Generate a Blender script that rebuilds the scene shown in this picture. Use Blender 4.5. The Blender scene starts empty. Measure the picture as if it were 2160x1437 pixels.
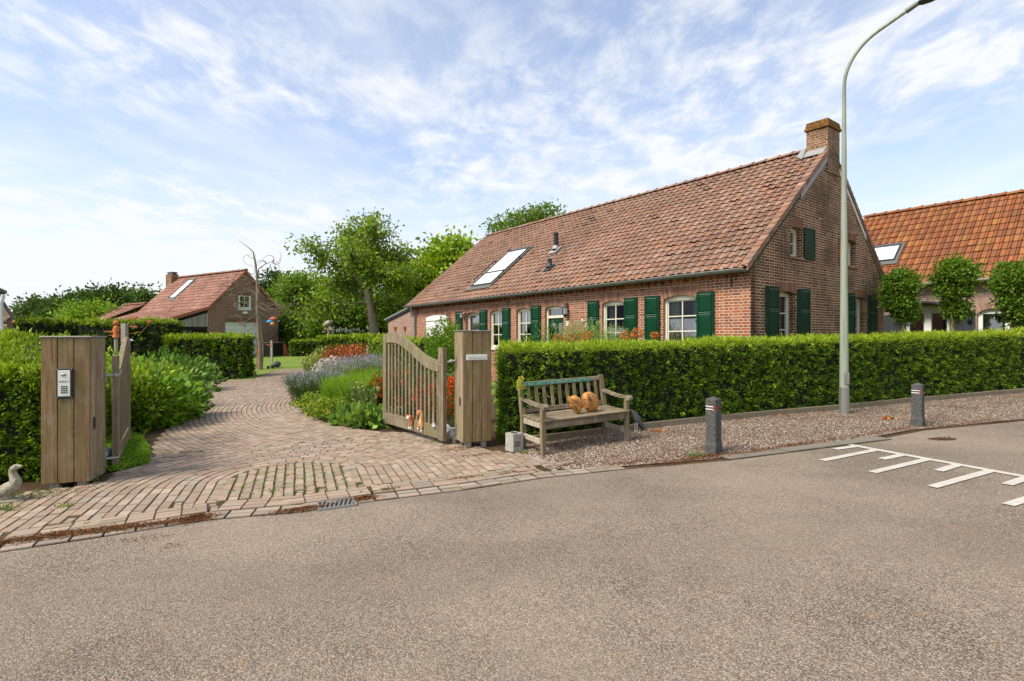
import bpy, math, random
import numpy as np
from mathutils import Vector, Matrix, noise
from mathutils.geometry import tessellate_polygon

random.seed(7)
RNG = np.random.default_rng(11)
scene = bpy.context.scene
R = math.radians

# ------------------------------------------------------------------ camera
F = 1140.0            # focal length in photo pixels (2160 wide)
EYE = 1.6
K = 0.0175            # the whole site rises gently towards the right
cam_d = bpy.data.cameras.new('camera')
cam = bpy.data.objects.new('camera', cam_d)
scene.collection.objects.link(cam)
cam.location = (0, 0, EYE)
cam.rotation_euler = (R(90), 0, 0)
cam_d.sensor_width = 36.0
cam_d.lens = F / 2160 * 36
cam_d.shift_y = -(718.5 - 707) / 2160
cam_d.clip_start = 0.05
cam_d.clip_end = 3000
scene.camera = cam

# ------------------------------------------------------------------ light
SUN = Vector((-0.66, -0.42, 0.92)).normalized()
sd = bpy.data.lights.new('sun', 'SUN')
sd.energy = 3.4
sd.angle = R(20.0)
sd.color = (1.0, 0.91, 0.77)
sun = bpy.data.objects.new('sun', sd)
scene.collection.objects.link(sun)
sun.rotation_euler = SUN.to_track_quat('Z', 'Y').to_euler()

world = bpy.data.worlds.new('World')
scene.world = world
world.use_nodes = True
wn, wl = world.node_tree.nodes, world.node_tree.links
wn.clear()
w_out = wn.new('ShaderNodeOutputWorld')
w_bg = wn.new('ShaderNodeBackground')
w_bg.inputs['Strength'].default_value = 0.13
sky = wn.new('ShaderNodeTexSky')
sky.sky_type = 'NISHITA'
sky.sun_disc = False
sky.sun_elevation = math.asin(SUN.z)
sky.sun_rotation = math.atan2(SUN.x, SUN.y)
sky.air_density = 1.0
sky.dust_density = 1.2
sky.ozone_density = 1.5
# cirrus and altocumulus veil: noise laid out on a high flat layer (direction / height)
tc = wn.new('ShaderNodeTexCoord')
sep = wn.new('ShaderNodeSeparateXYZ')
wl.new(tc.outputs['Generated'], sep.inputs[0])
def wmath(op, a, b=None, clamp=False):
    n = wn.new('ShaderNodeMath'); n.operation = op; n.use_clamp = clamp
    for i, v in enumerate((a, b)):
        if v is None: continue
        if isinstance(v, (int, float)): n.inputs[i].default_value = v
        else: wl.new(v, n.inputs[i])
    return n.outputs[0]
zc = wmath('ADD', wmath('MAXIMUM', sep.outputs['Z'], 0.0), 0.10)
comb = wn.new('ShaderNodeCombineXYZ')
wl.new(wmath('DIVIDE', sep.outputs['X'], zc), comb.inputs[0])
wl.new(wmath('DIVIDE', sep.outputs['Y'], zc), comb.inputs[1])
def wnoise(scale, detail, rough, rot, sx, sy, dist=0.0, loc=(0, 0, 0)):
    mp = wn.new('ShaderNodeMapping'); mp.vector_type = 'POINT'
    mp.inputs['Rotation'].default_value = (0, 0, R(rot))
    mp.inputs['Scale'].default_value = (sx, sy, 1)
    mp.inputs['Location'].default_value = loc
    wl.new(comb.outputs[0], mp.inputs[0])
    n = wn.new('ShaderNodeTexNoise')
    n.inputs['Scale'].default_value = scale
    n.inputs['Detail'].default_value = detail
    n.inputs['Roughness'].default_value = rough
    n.inputs['Distortion'].default_value = dist
    wl.new(mp.outputs[0], n.inputs['Vector'])
    return n.outputs['Fac']
def wramp(fac, a, b):
    n = wn.new('ShaderNodeMapRange'); n.interpolation_type = 'SMOOTHSTEP'
    n.inputs['From Min'].default_value = a; n.inputs['From Max'].default_value = b
    wl.new(fac, n.inputs['Value'])
    return n.outputs[0]
streak = wramp(wnoise(0.8, 11, 0.62, 0, 1.35, 0.45, 0.6, (3.1, 1.7, 0)), 0.38, 0.78)
puffs = wramp(wnoise(4.8, 12, 0.62, 0, 1.15, 0.80, 0.3, (1.3, 7.2, 0)), 0.36, 0.72)
big = wramp(wnoise(0.55, 4, 0.5, 0, 1, 1, 0.2, (5.3, 2.2, 0)), 0.36, 0.62)
veil = wmath('ADD', wmath('MULTIPLY', streak, 0.45), wmath('MULTIPLY', puffs, wmath('ADD', wmath('MULTIPLY', big, 0.75), 0.12)))
horizon = wramp(sep.outputs['Z'], 0.34, 0.02)
cover = wmath('ADD', wmath('ADD', veil, 0.20), wmath('MULTIPLY', horizon, 0.62), True)
mixc = wn.new('ShaderNodeMixRGB')
wl.new(cover, mixc.inputs[0])
skygain = wn.new('ShaderNodeMixRGB'); skygain.blend_type = 'MULTIPLY'; skygain.inputs[0].default_value = 1
wl.new(sky.outputs[0], skygain.inputs[1]); skygain.inputs[2].default_value = (1.22, 1.20, 1.25, 1)
wl.new(skygain.outputs[0], mixc.inputs[1])
mixc.inputs[2].default_value = (4.85, 5.0, 5.2, 1)
wl.new(mixc.outputs[0], w_bg.inputs['Color'])
wl.new(w_bg.outputs[0], w_out.inputs[0])

scene.render.engine = 'CYCLES'
scene.view_settings.view_transform = 'Standard'
scene.view_settings.look = 'None'
scene.view_settings.exposure = 0.60
scene.view_settings.gamma = 1.0
scene.cycles.max_bounces = 6
scene.cycles.transparent_max_bounces = 6
scene.cycles.use_denoising = True

# ------------------------------------------------------------------ ground height and pixel helpers
def rise(x, y):
    r = 0.0
    if x < 2 and y > 20:
        r = 0.022 * min(y - 20, 20)
        if x > -4: r *= max(0, (2 - x) / 6)
    return r
def gz(x, y):
    return K * x + rise(x, y)
def yh(px):
    return 707 - K * (px - 1080)
def G(px, py, h=0.0):
    """point of the site surface (raised by h) seen at photo pixel px, py"""
    r = 0.0
    for _ in range(12):
        Z = (EYE - h - r) * F / max(py - yh(px), 1)
        r = rise((px - 1080) / F * Z, Z)
    X = (px - 1080) / F * Z
    return Vector((X, Z, gz(X, Z) + h))
def W(px, py, Z):
    return Vector(((px - 1080) / F * Z, Z, EYE + (707 - py) * Z / F))
def g2(px, py):
    p = G(px, py); return (p.x, p.y)

# ------------------------------------------------------------------ materials
MATS = {}
class NT:
    def __init__(s, name):
        s.m = bpy.data.materials.new(name); s.m.use_nodes = True
        s.n = s.m.node_tree.nodes; s.l = s.m.node_tree.links
        s.n.clear()
        s.out = s.n.new('ShaderNodeOutputMaterial')
        MATS[name] = s.m
    def node(s, t, ins=None, **props):
        n = s.n.new(t)
        for k, v in props.items(): setattr(n, k, v)
        for k, v in (ins or {}).items():
            if hasattr(v, 'is_output') or isinstance(v, bpy.types.NodeSocket): s.l.new(v, n.inputs[k])
            else: n.inputs[k].default_value = v
        return n
    def mix(s, fac, a, b, mode='MIX'):
        n = s.n.new('ShaderNodeMixRGB'); n.blend_type = mode
        for i, v in enumerate((fac, a, b)):
            if isinstance(v, bpy.types.NodeSocket): s.l.new(v, n.inputs[i])
            elif i == 0: n.inputs[0].default_value = v
            else: n.inputs[i].default_value = (*v, 1) if len(v) == 3 else v
        return n.outputs[0]
    def math(s, op, a, b=None, c=None, clamp=False):
        n = s.n.new('ShaderNodeMath'); n.operation = op; n.use_clamp = clamp
        for i, v in enumerate((a, b, c)):
            if v is None: continue
            if isinstance(v, bpy.types.NodeSocket): s.l.new(v, n.inputs[i])
            else: n.inputs[i].default_value = v
        return n.outputs[0]
    def coord(s, which='Object', scale=(1, 1, 1), loc=(0, 0, 0), rot=(0, 0, 0)):
        t = s.n.new('ShaderNodeTexCoord')
        m = s.n.new('ShaderNodeMapping')
        m.inputs['Scale'].default_value = scale; m.inputs['Location'].default_value = loc; m.inputs['Rotation'].default_value = rot
        s.l.new(t.outputs[which], m.inputs[0])
        return m.outputs[0]
    def noise(s, vec, scale=5, detail=4, rough=0.55, out='Fac', dist=0.0):
        n = s.node('ShaderNodeTexNoise', {'Vector': vec, 'Scale': scale, 'Detail': detail, 'Roughness': rough, 'Distortion': dist})
        return n.outputs[out]
    def ramp(s, fac, stops, interp='LINEAR'):
        n = s.n.new('ShaderNodeValToRGB'); n.color_ramp.interpolation = interp
        cr = n.color_ramp
        while len(cr.elements) < len(stops): cr.elements.new(0.5)
        for e, (p, c) in zip(cr.elements, stops):
            e.position = p; e.color = (*c, 1) if len(c) == 3 else c
        s.l.new(fac, n.inputs[0])
        return n.outputs[0]
    def bump(s, h, strength=0.5, dist=0.01, normal=None):
        ins = {'Height': h, 'Strength': strength, 'Distance': dist}
        if normal is not None: ins['Normal'] = normal
        return s.node('ShaderNodeBump', ins).outputs[0]
    def principled(s, color, rough=0.7, normal=None, metal=0.0, spec=0.35, extra=None):
        n = s.n.new('ShaderNodeBsdfPrincipled')
        def put(k, v):
            if isinstance(v, bpy.types.NodeSocket): s.l.new(v, n.inputs[k])
            elif isinstance(v, tuple) and len(v) == 3: n.inputs[k].default_value = (*v, 1)
            else: n.inputs[k].default_value = v
        put('Base Color', color); put('Roughness', rough); put('Metallic', metal); put('Specular IOR Level', spec)
        if normal is not None: put('Normal', normal)
        for k, v in (extra or {}).items(): put(k, v)
        s.l.new(n.outputs[0], s.out.inputs[0])
        return n
    def attr(s, name='Col'):
        return s.node('ShaderNodeAttribute', attribute_name=name).outputs['Color']

def mat_plain(name, color, rough=0.6, metal=0.0, var=0.12, scale=12, bump=0.15, spec=0.35):
    t = NT(name); v = t.coord()
    n = t.noise(v, scale, 5, 0.6)
    c = t.mix(n, tuple(x * (1 - var) for x in color), tuple(min(1, x * (1 + var)) for x in color))
    t.principled(c, rough, t.bump(n, bump, 0.004), metal, spec)
    return t.m

def mat_brick(name, cols, mortar, stain=(0.05, 0.045, 0.03), stain_amt=0.35, lo=0.45, hi=0.75, moss=None):
    t = NT(name)
    uv = t.coord('UV')
    wob = t.noise(t.coord('UV', (3, 3, 3)), 3, 2, 0.5, 'Color')
    vm = t.node('ShaderNodeVectorMath', {0: wob, 1: (0.5, 0.5, 0.5)}, operation='SUBTRACT').outputs[0]
    vs = t.node('ShaderNodeVectorMath', {0: vm, 'Scale': 0.012}, operation='SCALE').outputs[0]
    va = t.node('ShaderNodeVectorMath', {0: uv, 1: vs}, operation='ADD').outputs[0]
    b = t.node('ShaderNodeTexBrick', {'Vector': va, 'Scale': 1.0, 'Mortar Size': 0.0085, 'Mortar Smooth': 0.25, 'Bias': 0.0,
                                      'Brick Width': 0.215, 'Row Height': 0.0645}, offset=0.5, squash=0.52, squash_frequency=2)
    b.inputs['Color1'].default_value = (0, 0, 0, 1); b.inputs['Color2'].default_value = (1, 1, 1, 1); b.inputs['Mortar'].default_value = (.5, .5, .5, 1)
    n = len(cols)
    col = t.ramp(b.outputs['Color'], [(i / (n - 1) if n > 1 else 0, c) for i, c in enumerate(cols)])
    fine = t.noise(uv, 45, 4, 0.7)
    col = t.mix(t.math('MULTIPLY', fine, 0.45), col, tuple(c * 0.45 for c in cols[0]))
    spots = t.ramp(t.noise(uv, 14, 6, 0.75), [(0.54, (0, 0, 0)), (0.66, (1, 1, 1))])
    col = t.mix(t.math('MULTIPLY', spots, 0.35), col, tuple(min(1, c * 1.5) for c in cols[-1]))
    mc = t.mix(t.noise(uv, 9, 4, 0.7), tuple(x * 0.6 for x in mortar), mortar)
    col = t.mix(b.outputs['Fac'], col, mc)
    big = t.ramp(t.noise(uv, 0.9, 6, 0.62), [(lo, (0, 0, 0)), (hi, (1, 1, 1))])
    col = t.mix(t.math('MULTIPLY', big, stain_amt), col, stain)
    if moss:
        z = t.node('ShaderNodeSeparateXYZ', {0: t.coord('UV')}).outputs[1]
    h = t.math('SUBTRACT', t.math('MULTIPLY', fine, 0.35), b.outputs['Fac'])
    t.principled(col, 0.88, t.bump(h, 0.8, 0.012), spec=0.2)
    return t.m

FAC_COLS = [(0.17, 0.055, 0.038), (0.43, 0.125, 0.05), (0.31, 0.085, 0.045), (0.52, 0.18, 0.07), (0.24, 0.08, 0.055)]
ARCH_COLS = [(0.30, 0.14, 0.085), (0.40, 0.20, 0.12), (0.34, 0.17, 0.11), (0.24, 0.11, 0.075)]
M_brick_front = mat_brick('front_brickwork', FAC_COLS, (0.66, 0.57, 0.44), stain_amt=0.2)
M_brick_gable = mat_brick('gable_brickwork', [(0.022, 0.012, 0.009), (0.30, 0.08, 0.032), (0.08, 0.032, 0.018), (0.34, 0.12, 0.042), (0.15, 0.07, 0.028)], (0.72, 0.60, 0.42), stain=(0.055, 0.038, 0.016), stain_amt=0.62, lo=0.45, hi=0.62)
M_brick_far = mat_brick('pale_brickwork', [(0.27, 0.15, 0.11), (0.40, 0.24, 0.18), (0.33, 0.19, 0.15), (0.46, 0.30, 0.22)], (0.48, 0.42, 0.36), stain_amt=0.15)
M_brick_shed = mat_brick('brown_brickwork', [(0.17, 0.065, 0.04), (0.33, 0.135, 0.08), (0.25, 0.10, 0.06), (0.38, 0.18, 0.11)], (0.52, 0.45, 0.37), stain_amt=0.15)
M_chimney = mat_brick('chimney_brickwork', [(0.09, 0.035, 0.02), (0.30, 0.12, 0.06), (0.18, 0.08, 0.04), (0.36, 0.19, 0.10)], (0.50, 0.43, 0.30), stain=(0.07, 0.05, 0.015), stain_amt=0.6, lo=0.46, hi=0.62)

def mat_attr_masonry(name, rough=0.85, grain=30, bump=0.4, spots=None, spec=0.25):
    t = NT(name); a = t.attr(); v = t.coord()
    n = t.noise(v, grain, 5, 0.7)
    c = t.mix(t.math('MULTIPLY', n, 0.7), a, (0.05, 0.03, 0.02), 'MIX')
    c = t.mix(0.6, c, a)
    if spots:
        s = t.ramp(t.noise(v, spots[1], 6, 0.7), [(spots[2], (0, 0, 0)), (spots[3], (1, 1, 1))])
        c = t.mix(s, c, spots[0])
    t.principled(c, rough, t.bump(n, bump, 0.006), spec=spec)
    return t.m
M_soldier = mat_attr_masonry('arch_bricks')
M_tile = mat_attr_masonry('clay_roof_tiles', 0.75, 16, 0.35, ((0.22, 0.13, 0.05), 3.5, 0.60, 0.74))
M_tile_orange = mat_attr_masonry('orange_clay_tiles', 0.75, 14, 0.3, ((0.12, 0.07, 0.03), 3.0, 0.60, 0.74))
M_paver = mat_attr_masonry('clay_pavers', 0.85, 60, 0.4, ((0.22, 0.18, 0.10), 2.2, 0.52, 0.78))

def mat_wood(name, axis='Z', base=(0.29, 0.235, 0.165), dark=(0.12, 0.09, 0.055), green=0.25, grey=0.2):
    t = NT(name)
    s = {'Z': (38, 38, 1.6), 'X': (1.6, 38, 38), 'Y': (38, 1.6, 38)}[axis]
    g = t.noise(t.coord('Object', s), 1.0, 8, 0.65, dist=0.6)
    a = t.attr()
    c = t.ramp(g, [(0.30, dark), (0.62, base), (0.85, tuple(min(1, x * 1.35) for x in base))])
    c = t.mix(1.0, c, a, 'MULTIPLY')
    gr = t.ramp(t.noise(t.coord('Object', (1.6, 1.6, 0.9)), 2.2, 6, 0.6), [(0.46, (0, 0, 0)), (0.64, (1, 1, 1))])
    c = t.mix(t.math('MULTIPLY', gr, green), c, (0.16, 0.17, 0.045))
    gy = t.ramp(t.noise(t.coord('Object', (3, 3, 1.2), (4, 2, 1)), 3, 6, 0.7), [(0.5, (0, 0, 0)), (0.7, (1, 1, 1))])
    c = t.mix(t.math('MULTIPLY', gy, grey), c, (0.5, 0.47, 0.42))
    t.principled(c, 0.82, t.bump(g, 0.45, 0.004), spec=0.2)
    return t.m
M_pier = mat_wood('weathered_cladding', 'Z', (0.235, 0.16, 0.080), (0.095, 0.062, 0.030), 0.5, 0.20)
M_gate = mat_wood('weathered_gate_wood', 'Z', (0.255, 0.205, 0.135), (0.095, 0.072, 0.042), 0.45, 0.3)
M_bench_x = mat_wood('bench_wood', 'X', (0.25, 0.195, 0.13), (0.07, 0.05, 0.03), 0.3, 0.35)
M_bench_z = mat_wood('bench_wood_upright', 'Z', (0.23, 0.18, 0.115), (0.07, 0.05, 0.03), 0.5, 0.25)
M_slats = mat_wood('grey_shed_boards', 'Z', (0.42, 0.38, 0.34), (0.2, 0.17, 0.15), 0.05, 0.3)
M_log = mat_wood('log_wood', 'X', (0.30, 0.21, 0.14), (0.09, 0.06, 0.04), 0.0, 0.2)
M_post = mat_wood('grey_post_wood', 'Z', (0.45, 0.41, 0.35), (0.22, 0.18, 0.14), 0.1, 0.3)
M_carved = None
def mat_carved():
    t = NT('carved_orange_wood'); v = t.coord()
    g = t.noise(v, 22, 6, 0.65, dist=1.2)
    c = t.ramp(g, [(0.3, (0.22, 0.085, 0.018)), (0.55, (0.50, 0.23, 0.055)), (0.8, (0.66, 0.38, 0.13))])
    t.principled(c, 0.5, t.bump(g, 0.5, 0.006), spec=0.4)
    return t.m
M_carved = mat_carved()

def mat_leaf(name, trans=0.3, rough=0.55):
    t = NT(name); a = t.attr()
    p = t.node('ShaderNodeBsdfPrincipled', {'Base Color': a, 'Roughness': rough, 'Specular IOR Level': 0.3})
    tr = t.node('ShaderNodeBsdfTranslucent', {'Color': t.mix(1.0, a, (1.1, 1.25, 0.55), 'MULTIPLY')})
    mx = t.node('ShaderNodeMixShader', {0: trans})
    t.l.new(p.outputs[0], mx.inputs[1]); t.l.new(tr.outputs[0], mx.inputs[2]); t.l.new(mx.outputs[0], t.out.inputs[0])
    return t.m
M_leaf = mat_leaf('leaf_tissue', 0.35)
M_needle = mat_leaf('yew_needles', 0.22, 0.5)
M_petal = mat_leaf('petals', 0.25, 0.7)
M_nearblack = mat_plain('hedge_interior', (0.010, 0.012, 0.005), 0.95, var=0.4, scale=20)
def mat_bark(name, c1, c2):
    t = NT(name)
    g = t.noise(t.coord('Object', (6, 6, 1.5)), 3, 6, 0.7, dist=0.4)
    t.principled(t.ramp(g, [(0.35, c1), (0.65, c2)]), 0.9, t.bump(g, 0.8, 0.03), spec=0.15)
    return t.m
M_bark = mat_bark('grey_bark', (0.07, 0.06, 0.04), (0.24, 0.21, 0.15))
M_bark_dead = mat_bark('dead_bark', (0.13, 0.10, 0.06), (0.34, 0.28, 0.20))
M_bark_green = mat_bark('greenish_bark', (0.10, 0.10, 0.04), (0.27, 0.25, 0.12))

def mat_shutter(name, base, dirt_shade):
    t = NT(name); v = t.coord()
    n = t.noise(v, 2.2, 4, 0.6)
    c = t.mix(t.ramp(n, [(0.4, (0, 0, 0)), (0.7, (1, 1, 1))]), base, dirt_shade)
    t.principled(c, 0.33, t.bump(t.noise(v, 40, 3, 0.5), 0.05, 0.002), spec=0.22)
    return t.m
M_green = mat_shutter('green_gloss_paint', (0.0015, 0.040, 0.016), (0.0015, 0.028, 0.010))
M_green_old = mat_plain('old_dark_green_paint', (0.010, 0.040, 0.020), 0.55, var=0.4, scale=3, spec=0.12)
M_greenline = mat_plain('pale_line_paint', (0.26, 0.36, 0.28), 0.4, var=0.05)
M_anthracite = mat_plain('anthracite_paint', (0.035, 0.042, 0.048), 0.5, var=0.08)
M_cream = mat_plain('cream_paint', (0.66, 0.63, 0.50), 0.45, var=0.06, scale=4)
M_white = mat_plain('white_paint', (0.78, 0.78, 0.74), 0.4, var=0.04, scale=4)
M_black = mat_plain('black_metal', (0.02, 0.02, 0.022), 0.45, var=0.2)
M_zinc = mat_plain('zinc', (0.30, 0.30, 0.27), 0.42, 0.6, var=0.2, scale=3)
M_zinc_dark = mat_plain('weathered_zinc', (0.14, 0.145, 0.12), 0.5, 0.35, var=0.25, scale=3)
M_lead = mat_plain('lead_flashing', (0.30, 0.30, 0.29), 0.6, 0.2, var=0.2)
M_steel = mat_plain('brushed_steel', (0.62, 0.62, 0.58), 0.35, 0.6, var=0.06, scale=30)
M_panel = mat_plain('intercom_plate', (0.66, 0.70, 0.62), 0.4, 0.2, var=0.04)
M_grey = mat_plain('grey_plastic', (0.42, 0.44, 0.43), 0.45, var=0.06)
M_rust = mat_plain('rusted_steel', (0.36, 0.13, 0.055), 0.8, 0.1, var=0.35, scale=9)
M_terra = mat_plain('terracotta', (0.52, 0.15, 0.05), 0.75, var=0.3, scale=9)
M_stone = None
def mat_stone(name, base, dark, green, lo=0.5):
    t = NT(name); v = t.coord()
    g = t.noise(v, 28, 7, 0.72)
    c = t.ramp(g, [(0.33, dark), (0.6, base)])
    m = t.ramp(t.noise(v, 5, 5, 0.7), [(lo, (0, 0, 0)), (lo + 0.2, (1, 1, 1))])
    c = t.mix(t.math('MULTIPLY', m, 0.6), c, green)
    t.principled(c, 0.9, t.bump(g, 0.6, 0.006), spec=0.2)
    return t.m
M_stone = mat_stone('mossy_stone', (0.40, 0.38, 0.29), (0.13, 0.12, 0.07), (0.20, 0.20, 0.07))
M_concrete = mat_stone('grey_concrete', (0.42, 0.41, 0.37), (0.25, 0.24, 0.20), (0.27, 0.27, 0.19), 0.6)
M_bollard = mat_stone('dark_bollard_concrete', (0.11, 0.11, 0.105), (0.032, 0.032, 0.03), (0.13, 0.13, 0.095), 0.58)
M_edging = mat_stone('edging_concrete', (0.24, 0.20, 0.14), (0.11, 0.09, 0.055), (0.12, 0.12, 0.05), 0.55)
M_crow = mat_stone('dark_cast_metal', (0.10, 0.11, 0.12), (0.04, 0.045, 0.05), (0.08, 0.08, 0.07), 0.6)

def mat_pole():
    t = NT('lamp_post_paint')
    v = t.coord('Object', (8, 8, 0.7))
    g = t.noise(v, 3, 6, 0.65)
    c = t.mix(g, (0.20, 0.235, 0.18), (0.34, 0.37, 0.29))
    m = t.ramp(t.noise(t.coord('Object', (9, 9, 0.5), (3, 1, 0)), 2, 5, 0.6), [(0.50, (0, 0, 0)), (0.66, (1, 1, 1))])
    c = t.mix(t.math('MULTIPLY', m, 0.6), c, (0.09, 0.13, 0.04))
    t.principled(c, 0.5, t.bump(g, 0.1, 0.002), spec=0.35)
    return t.m
M_pole = mat_pole()

def mat_glass(name, tint=(0.35, 0.38, 0.38), see=0.55):
    t = NT(name)
    gl = t.node('ShaderNodeBsdfGlossy', {'Color': (0.9, 0.93, 0.95, 1), 'Roughness': 0.02})
    tr = t.node('ShaderNodeBsdfTransparent', {'Color': (0.75, 0.78, 0.76, 1)})
    fr = t.node('ShaderNodeFresnel', {'IOR': 1.5})
    f = t.math('ADD', fr.outputs[0], 0.24, clamp=True)
    mx = t.node('ShaderNodeMixShader', {0: f})
    t.l.new(tr.outputs[0], mx.inputs[1]); t.l.new(gl.outputs[0], mx.inputs[2]); t.l.new(mx.outputs[0], t.out.inputs[0])
    return t.m
M_glass = mat_glass('window_glass')
def mat_roofglass():
    t = NT('roof_window_glass')
    t.principled((0.72, 0.74, 0.74), 0.12, spec=0.9)
    return t.m
M_roofglass = mat_roofglass()
M_dark = mat_plain('dark_interior', (0.015, 0.014, 0.012), 0.9)
M_blind = mat_plain('white_blind', (0.62, 0.62, 0.56), 0.8, var=0.05)
def mat_curtain():
    t = NT('curtain_fabric')
    w = t.node('ShaderNodeTexWave', {'Vector': t.coord('Object', (1, 1, 0.05)), 'Scale': 5.0, 'Distortion': 2.0, 'Detail': 2.0})
    c = t.mix(w.outputs['Fac'], (0.34, 0.34, 0.27), (0.66, 0.66, 0.56))
    t.principled(c, 0.9)
    return t.m
M_curtain = mat_curtain()

def mat_asphalt():
    t = NT('asphalt'); v = t.coord('Object')
    vo = t.node('ShaderNodeTexVoronoi', {'Vector': v, 'Scale': 112.0, 'Randomness': 1.0}, voronoi_dimensions='3D')
    vo2 = t.node('ShaderNodeTexVoronoi', {'Vector': v, 'Scale': 60.0, 'Randomness': 1.0}, voronoi_dimensions='3D')
    rnd = t.node('ShaderNodeSeparateColor', {0: vo.outputs['Color']}).outputs[0]
    rnd2 = t.node('ShaderNodeSeparateColor', {0: vo2.outputs['Color']}).outputs[1]
    stone = t.ramp(rnd, [(0.0, (0.085, 0.068, 0.052)), (0.35, (0.22, 0.18, 0.14)), (0.75, (0.34, 0.285, 0.225)), (0.93, (0.42, 0.355, 0.28)), (1.0, (0.54, 0.475, 0.38))])
    stone2 = t.ramp(rnd2, [(0.0, (0.12, 0.095, 0.065)), (0.6, (0.25, 0.205, 0.15)), (0.93, (0.35, 0.24, 0.13)), (1.0, (0.42, 0.22, 0.07))])
    c = t.mix(0.28, stone, stone2)
    gap = t.ramp(vo.outputs['Distance'], [(0.42, (0, 0, 0)), (0.68, (1, 1, 1))])
    wear = t.ramp(t.noise(v, 0.55, 5, 0.6), [(0.35, (0, 0, 0)), (0.65, (1, 1, 1))])
    c = t.mix(t.math('MULTIPLY', gap, t.math('SUBTRACT', 0.75, t.math('MULTIPLY', wear, 0.4))), c, (0.035, 0.028, 0.020))
    c = t.mix(t.math('MULTIPLY', wear, 0.32), c, (0.34, 0.275, 0.195))
    lane = t.ramp(t.noise(t.coord('Object', (0.35, 0.9, 1), (2, 5, 0), (0, 0, R(24))), 1.0, 3, 0.5), [(0.42, (0, 0, 0)), (0.62, (1, 1, 1))])
    c = t.mix(t.math('MULTIPLY', lane, 0.30), c, (0.13, 0.108, 0.083))
    rust = t.ramp(t.noise(v, 3.2, 8, 0.72), [(0.60, (0, 0, 0)), (0.72, (1, 1, 1))])
    c = t.mix(t.math('MULTIPLY', rust, 0.38), c, (0.36, 0.19, 0.07))
    h = t.math('SUBTRACT', t.math('MULTIPLY', rnd, 0.35), vo.outputs['Distance'])
    t.principled(c, 0.85, t.bump(h, 0.75, 0.006), spec=0.25)
    return t.m
M_asphalt = mat_asphalt()
def mat_gravel():
    t = NT('pale_gravel'); v = t.coord('Object')
    vo = t.node('ShaderNodeTexVoronoi', {'Vector': v, 'Scale': 55.0}, voronoi_dimensions='3D')
    rnd = t.node('ShaderNodeSeparateColor', {0: vo.outputs['Color']}).outputs[0]
    c = t.ramp(rnd, [(0.0, (0.05, 0.03, 0.018)), (0.35, (0.13, 0.08, 0.05)), (0.6, (0.27, 0.19, 0.13)), (0.85, (0.46, 0.38, 0.29)), (1.0, (0.72, 0.65, 0.55))])
    gap = t.ramp(vo.outputs['Distance'], [(0.35, (0, 0, 0)), (0.7, (1, 1, 1))])
    c = t.mix(t.math('MULTIPLY', gap, 0.8), c, (0.07, 0.045, 0.03))
    dirt_shade = t.ramp(t.noise(v, 1.3, 6, 0.65), [(0.48, (0, 0, 0)), (0.68, (1, 1, 1))])
    c = t.mix(t.math('MULTIPLY', dirt_shade, 0.65), c, (0.10, 0.055, 0.03))
    t.principled(c, 0.85, t.bump(t.math('SUBTRACT', 1.0, vo.outputs['Distance']), 0.9, 0.012), spec=0.25)
    return t.m
M_gravel = mat_gravel()
def mat_soil(name, a, b, sc=25):
    t = NT(name); v = t.coord('Object')
    n = t.noise(v, sc, 7, 0.75); m = t.noise(v, 1.2, 5, 0.6)
    c = t.mix(n, a, b)
    c = t.mix(t.ramp(m, [(0.45, (0, 0, 0)), (0.62, (1, 1, 1))]), c, tuple(0.6 * (x + y) / 2 for x, y in zip(a, b)))
    t.principled(c, 0.95, t.bump(n, 0.8, 0.01), spec=0.1)
    return t.m
M_joint = mat_soil('joint_soil', (0.05, 0.040, 0.018), (0.12, 0.095, 0.045))
M_soil = mat_soil('bed_soil', (0.05, 0.03, 0.017), (0.13, 0.085, 0.05))
def mat_lawn():
    t = NT('lawn_grass'); v = t.coord('Object')
    n = t.noise(v, 60, 6, 0.8); m = t.noise(v, 0.6, 4, 0.5)
    c = t.mix(n, (0.085, 0.15, 0.02), (0.21, 0.29, 0.055))
    c = t.mix(m, c, (0.20, 0.26, 0.06))
    t.principled(c, 0.9, t.bump(n, 1.0, 0.03), spec=0.1)
    return t.m
M_lawn = mat_lawn()
def mat_marking():
    t = NT('road_paint'); v = t.coord('Object')
    n = t.noise(v, 70, 5, 0.8); w = t.noise(v, 9, 6, 0.75)
    c = t.mix(t.ramp(t.math('ADD', t.math('MULTIPLY', n, 0.6), t.math('MULTIPLY', w, 0.5)), [(0.54, (0, 0, 0)), (0.70, (1, 1, 1))]), (0.52, 0.49, 0.43), (0.30, 0.265, 0.22))
    t.principled(c, 0.6, t.bump(n, 0.5, 0.004))
    return t.m
M_marking = mat_marking()

# ------------------------------------------------------------------ object helpers
COL = scene.collection
def empty(name, label, cat, loc=(0, 0, 0), rz=0.0, group=None):
    o = bpy.data.objects.new(name, None)
    o.empty_display_size = 0.1
    COL.objects.link(o)
    o.location = loc; o.rotation_euler = (0, 0, rz)
    o['label'] = label; o['category'] = cat
    if group: o['group'] = group
    return o
def tag(o, label=None, cat=None, group=None, kind=None):
    for k, v in (('label', label), ('category', cat), ('group', group), ('kind', kind)):
        if v: o[k] = v
    return o

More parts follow.
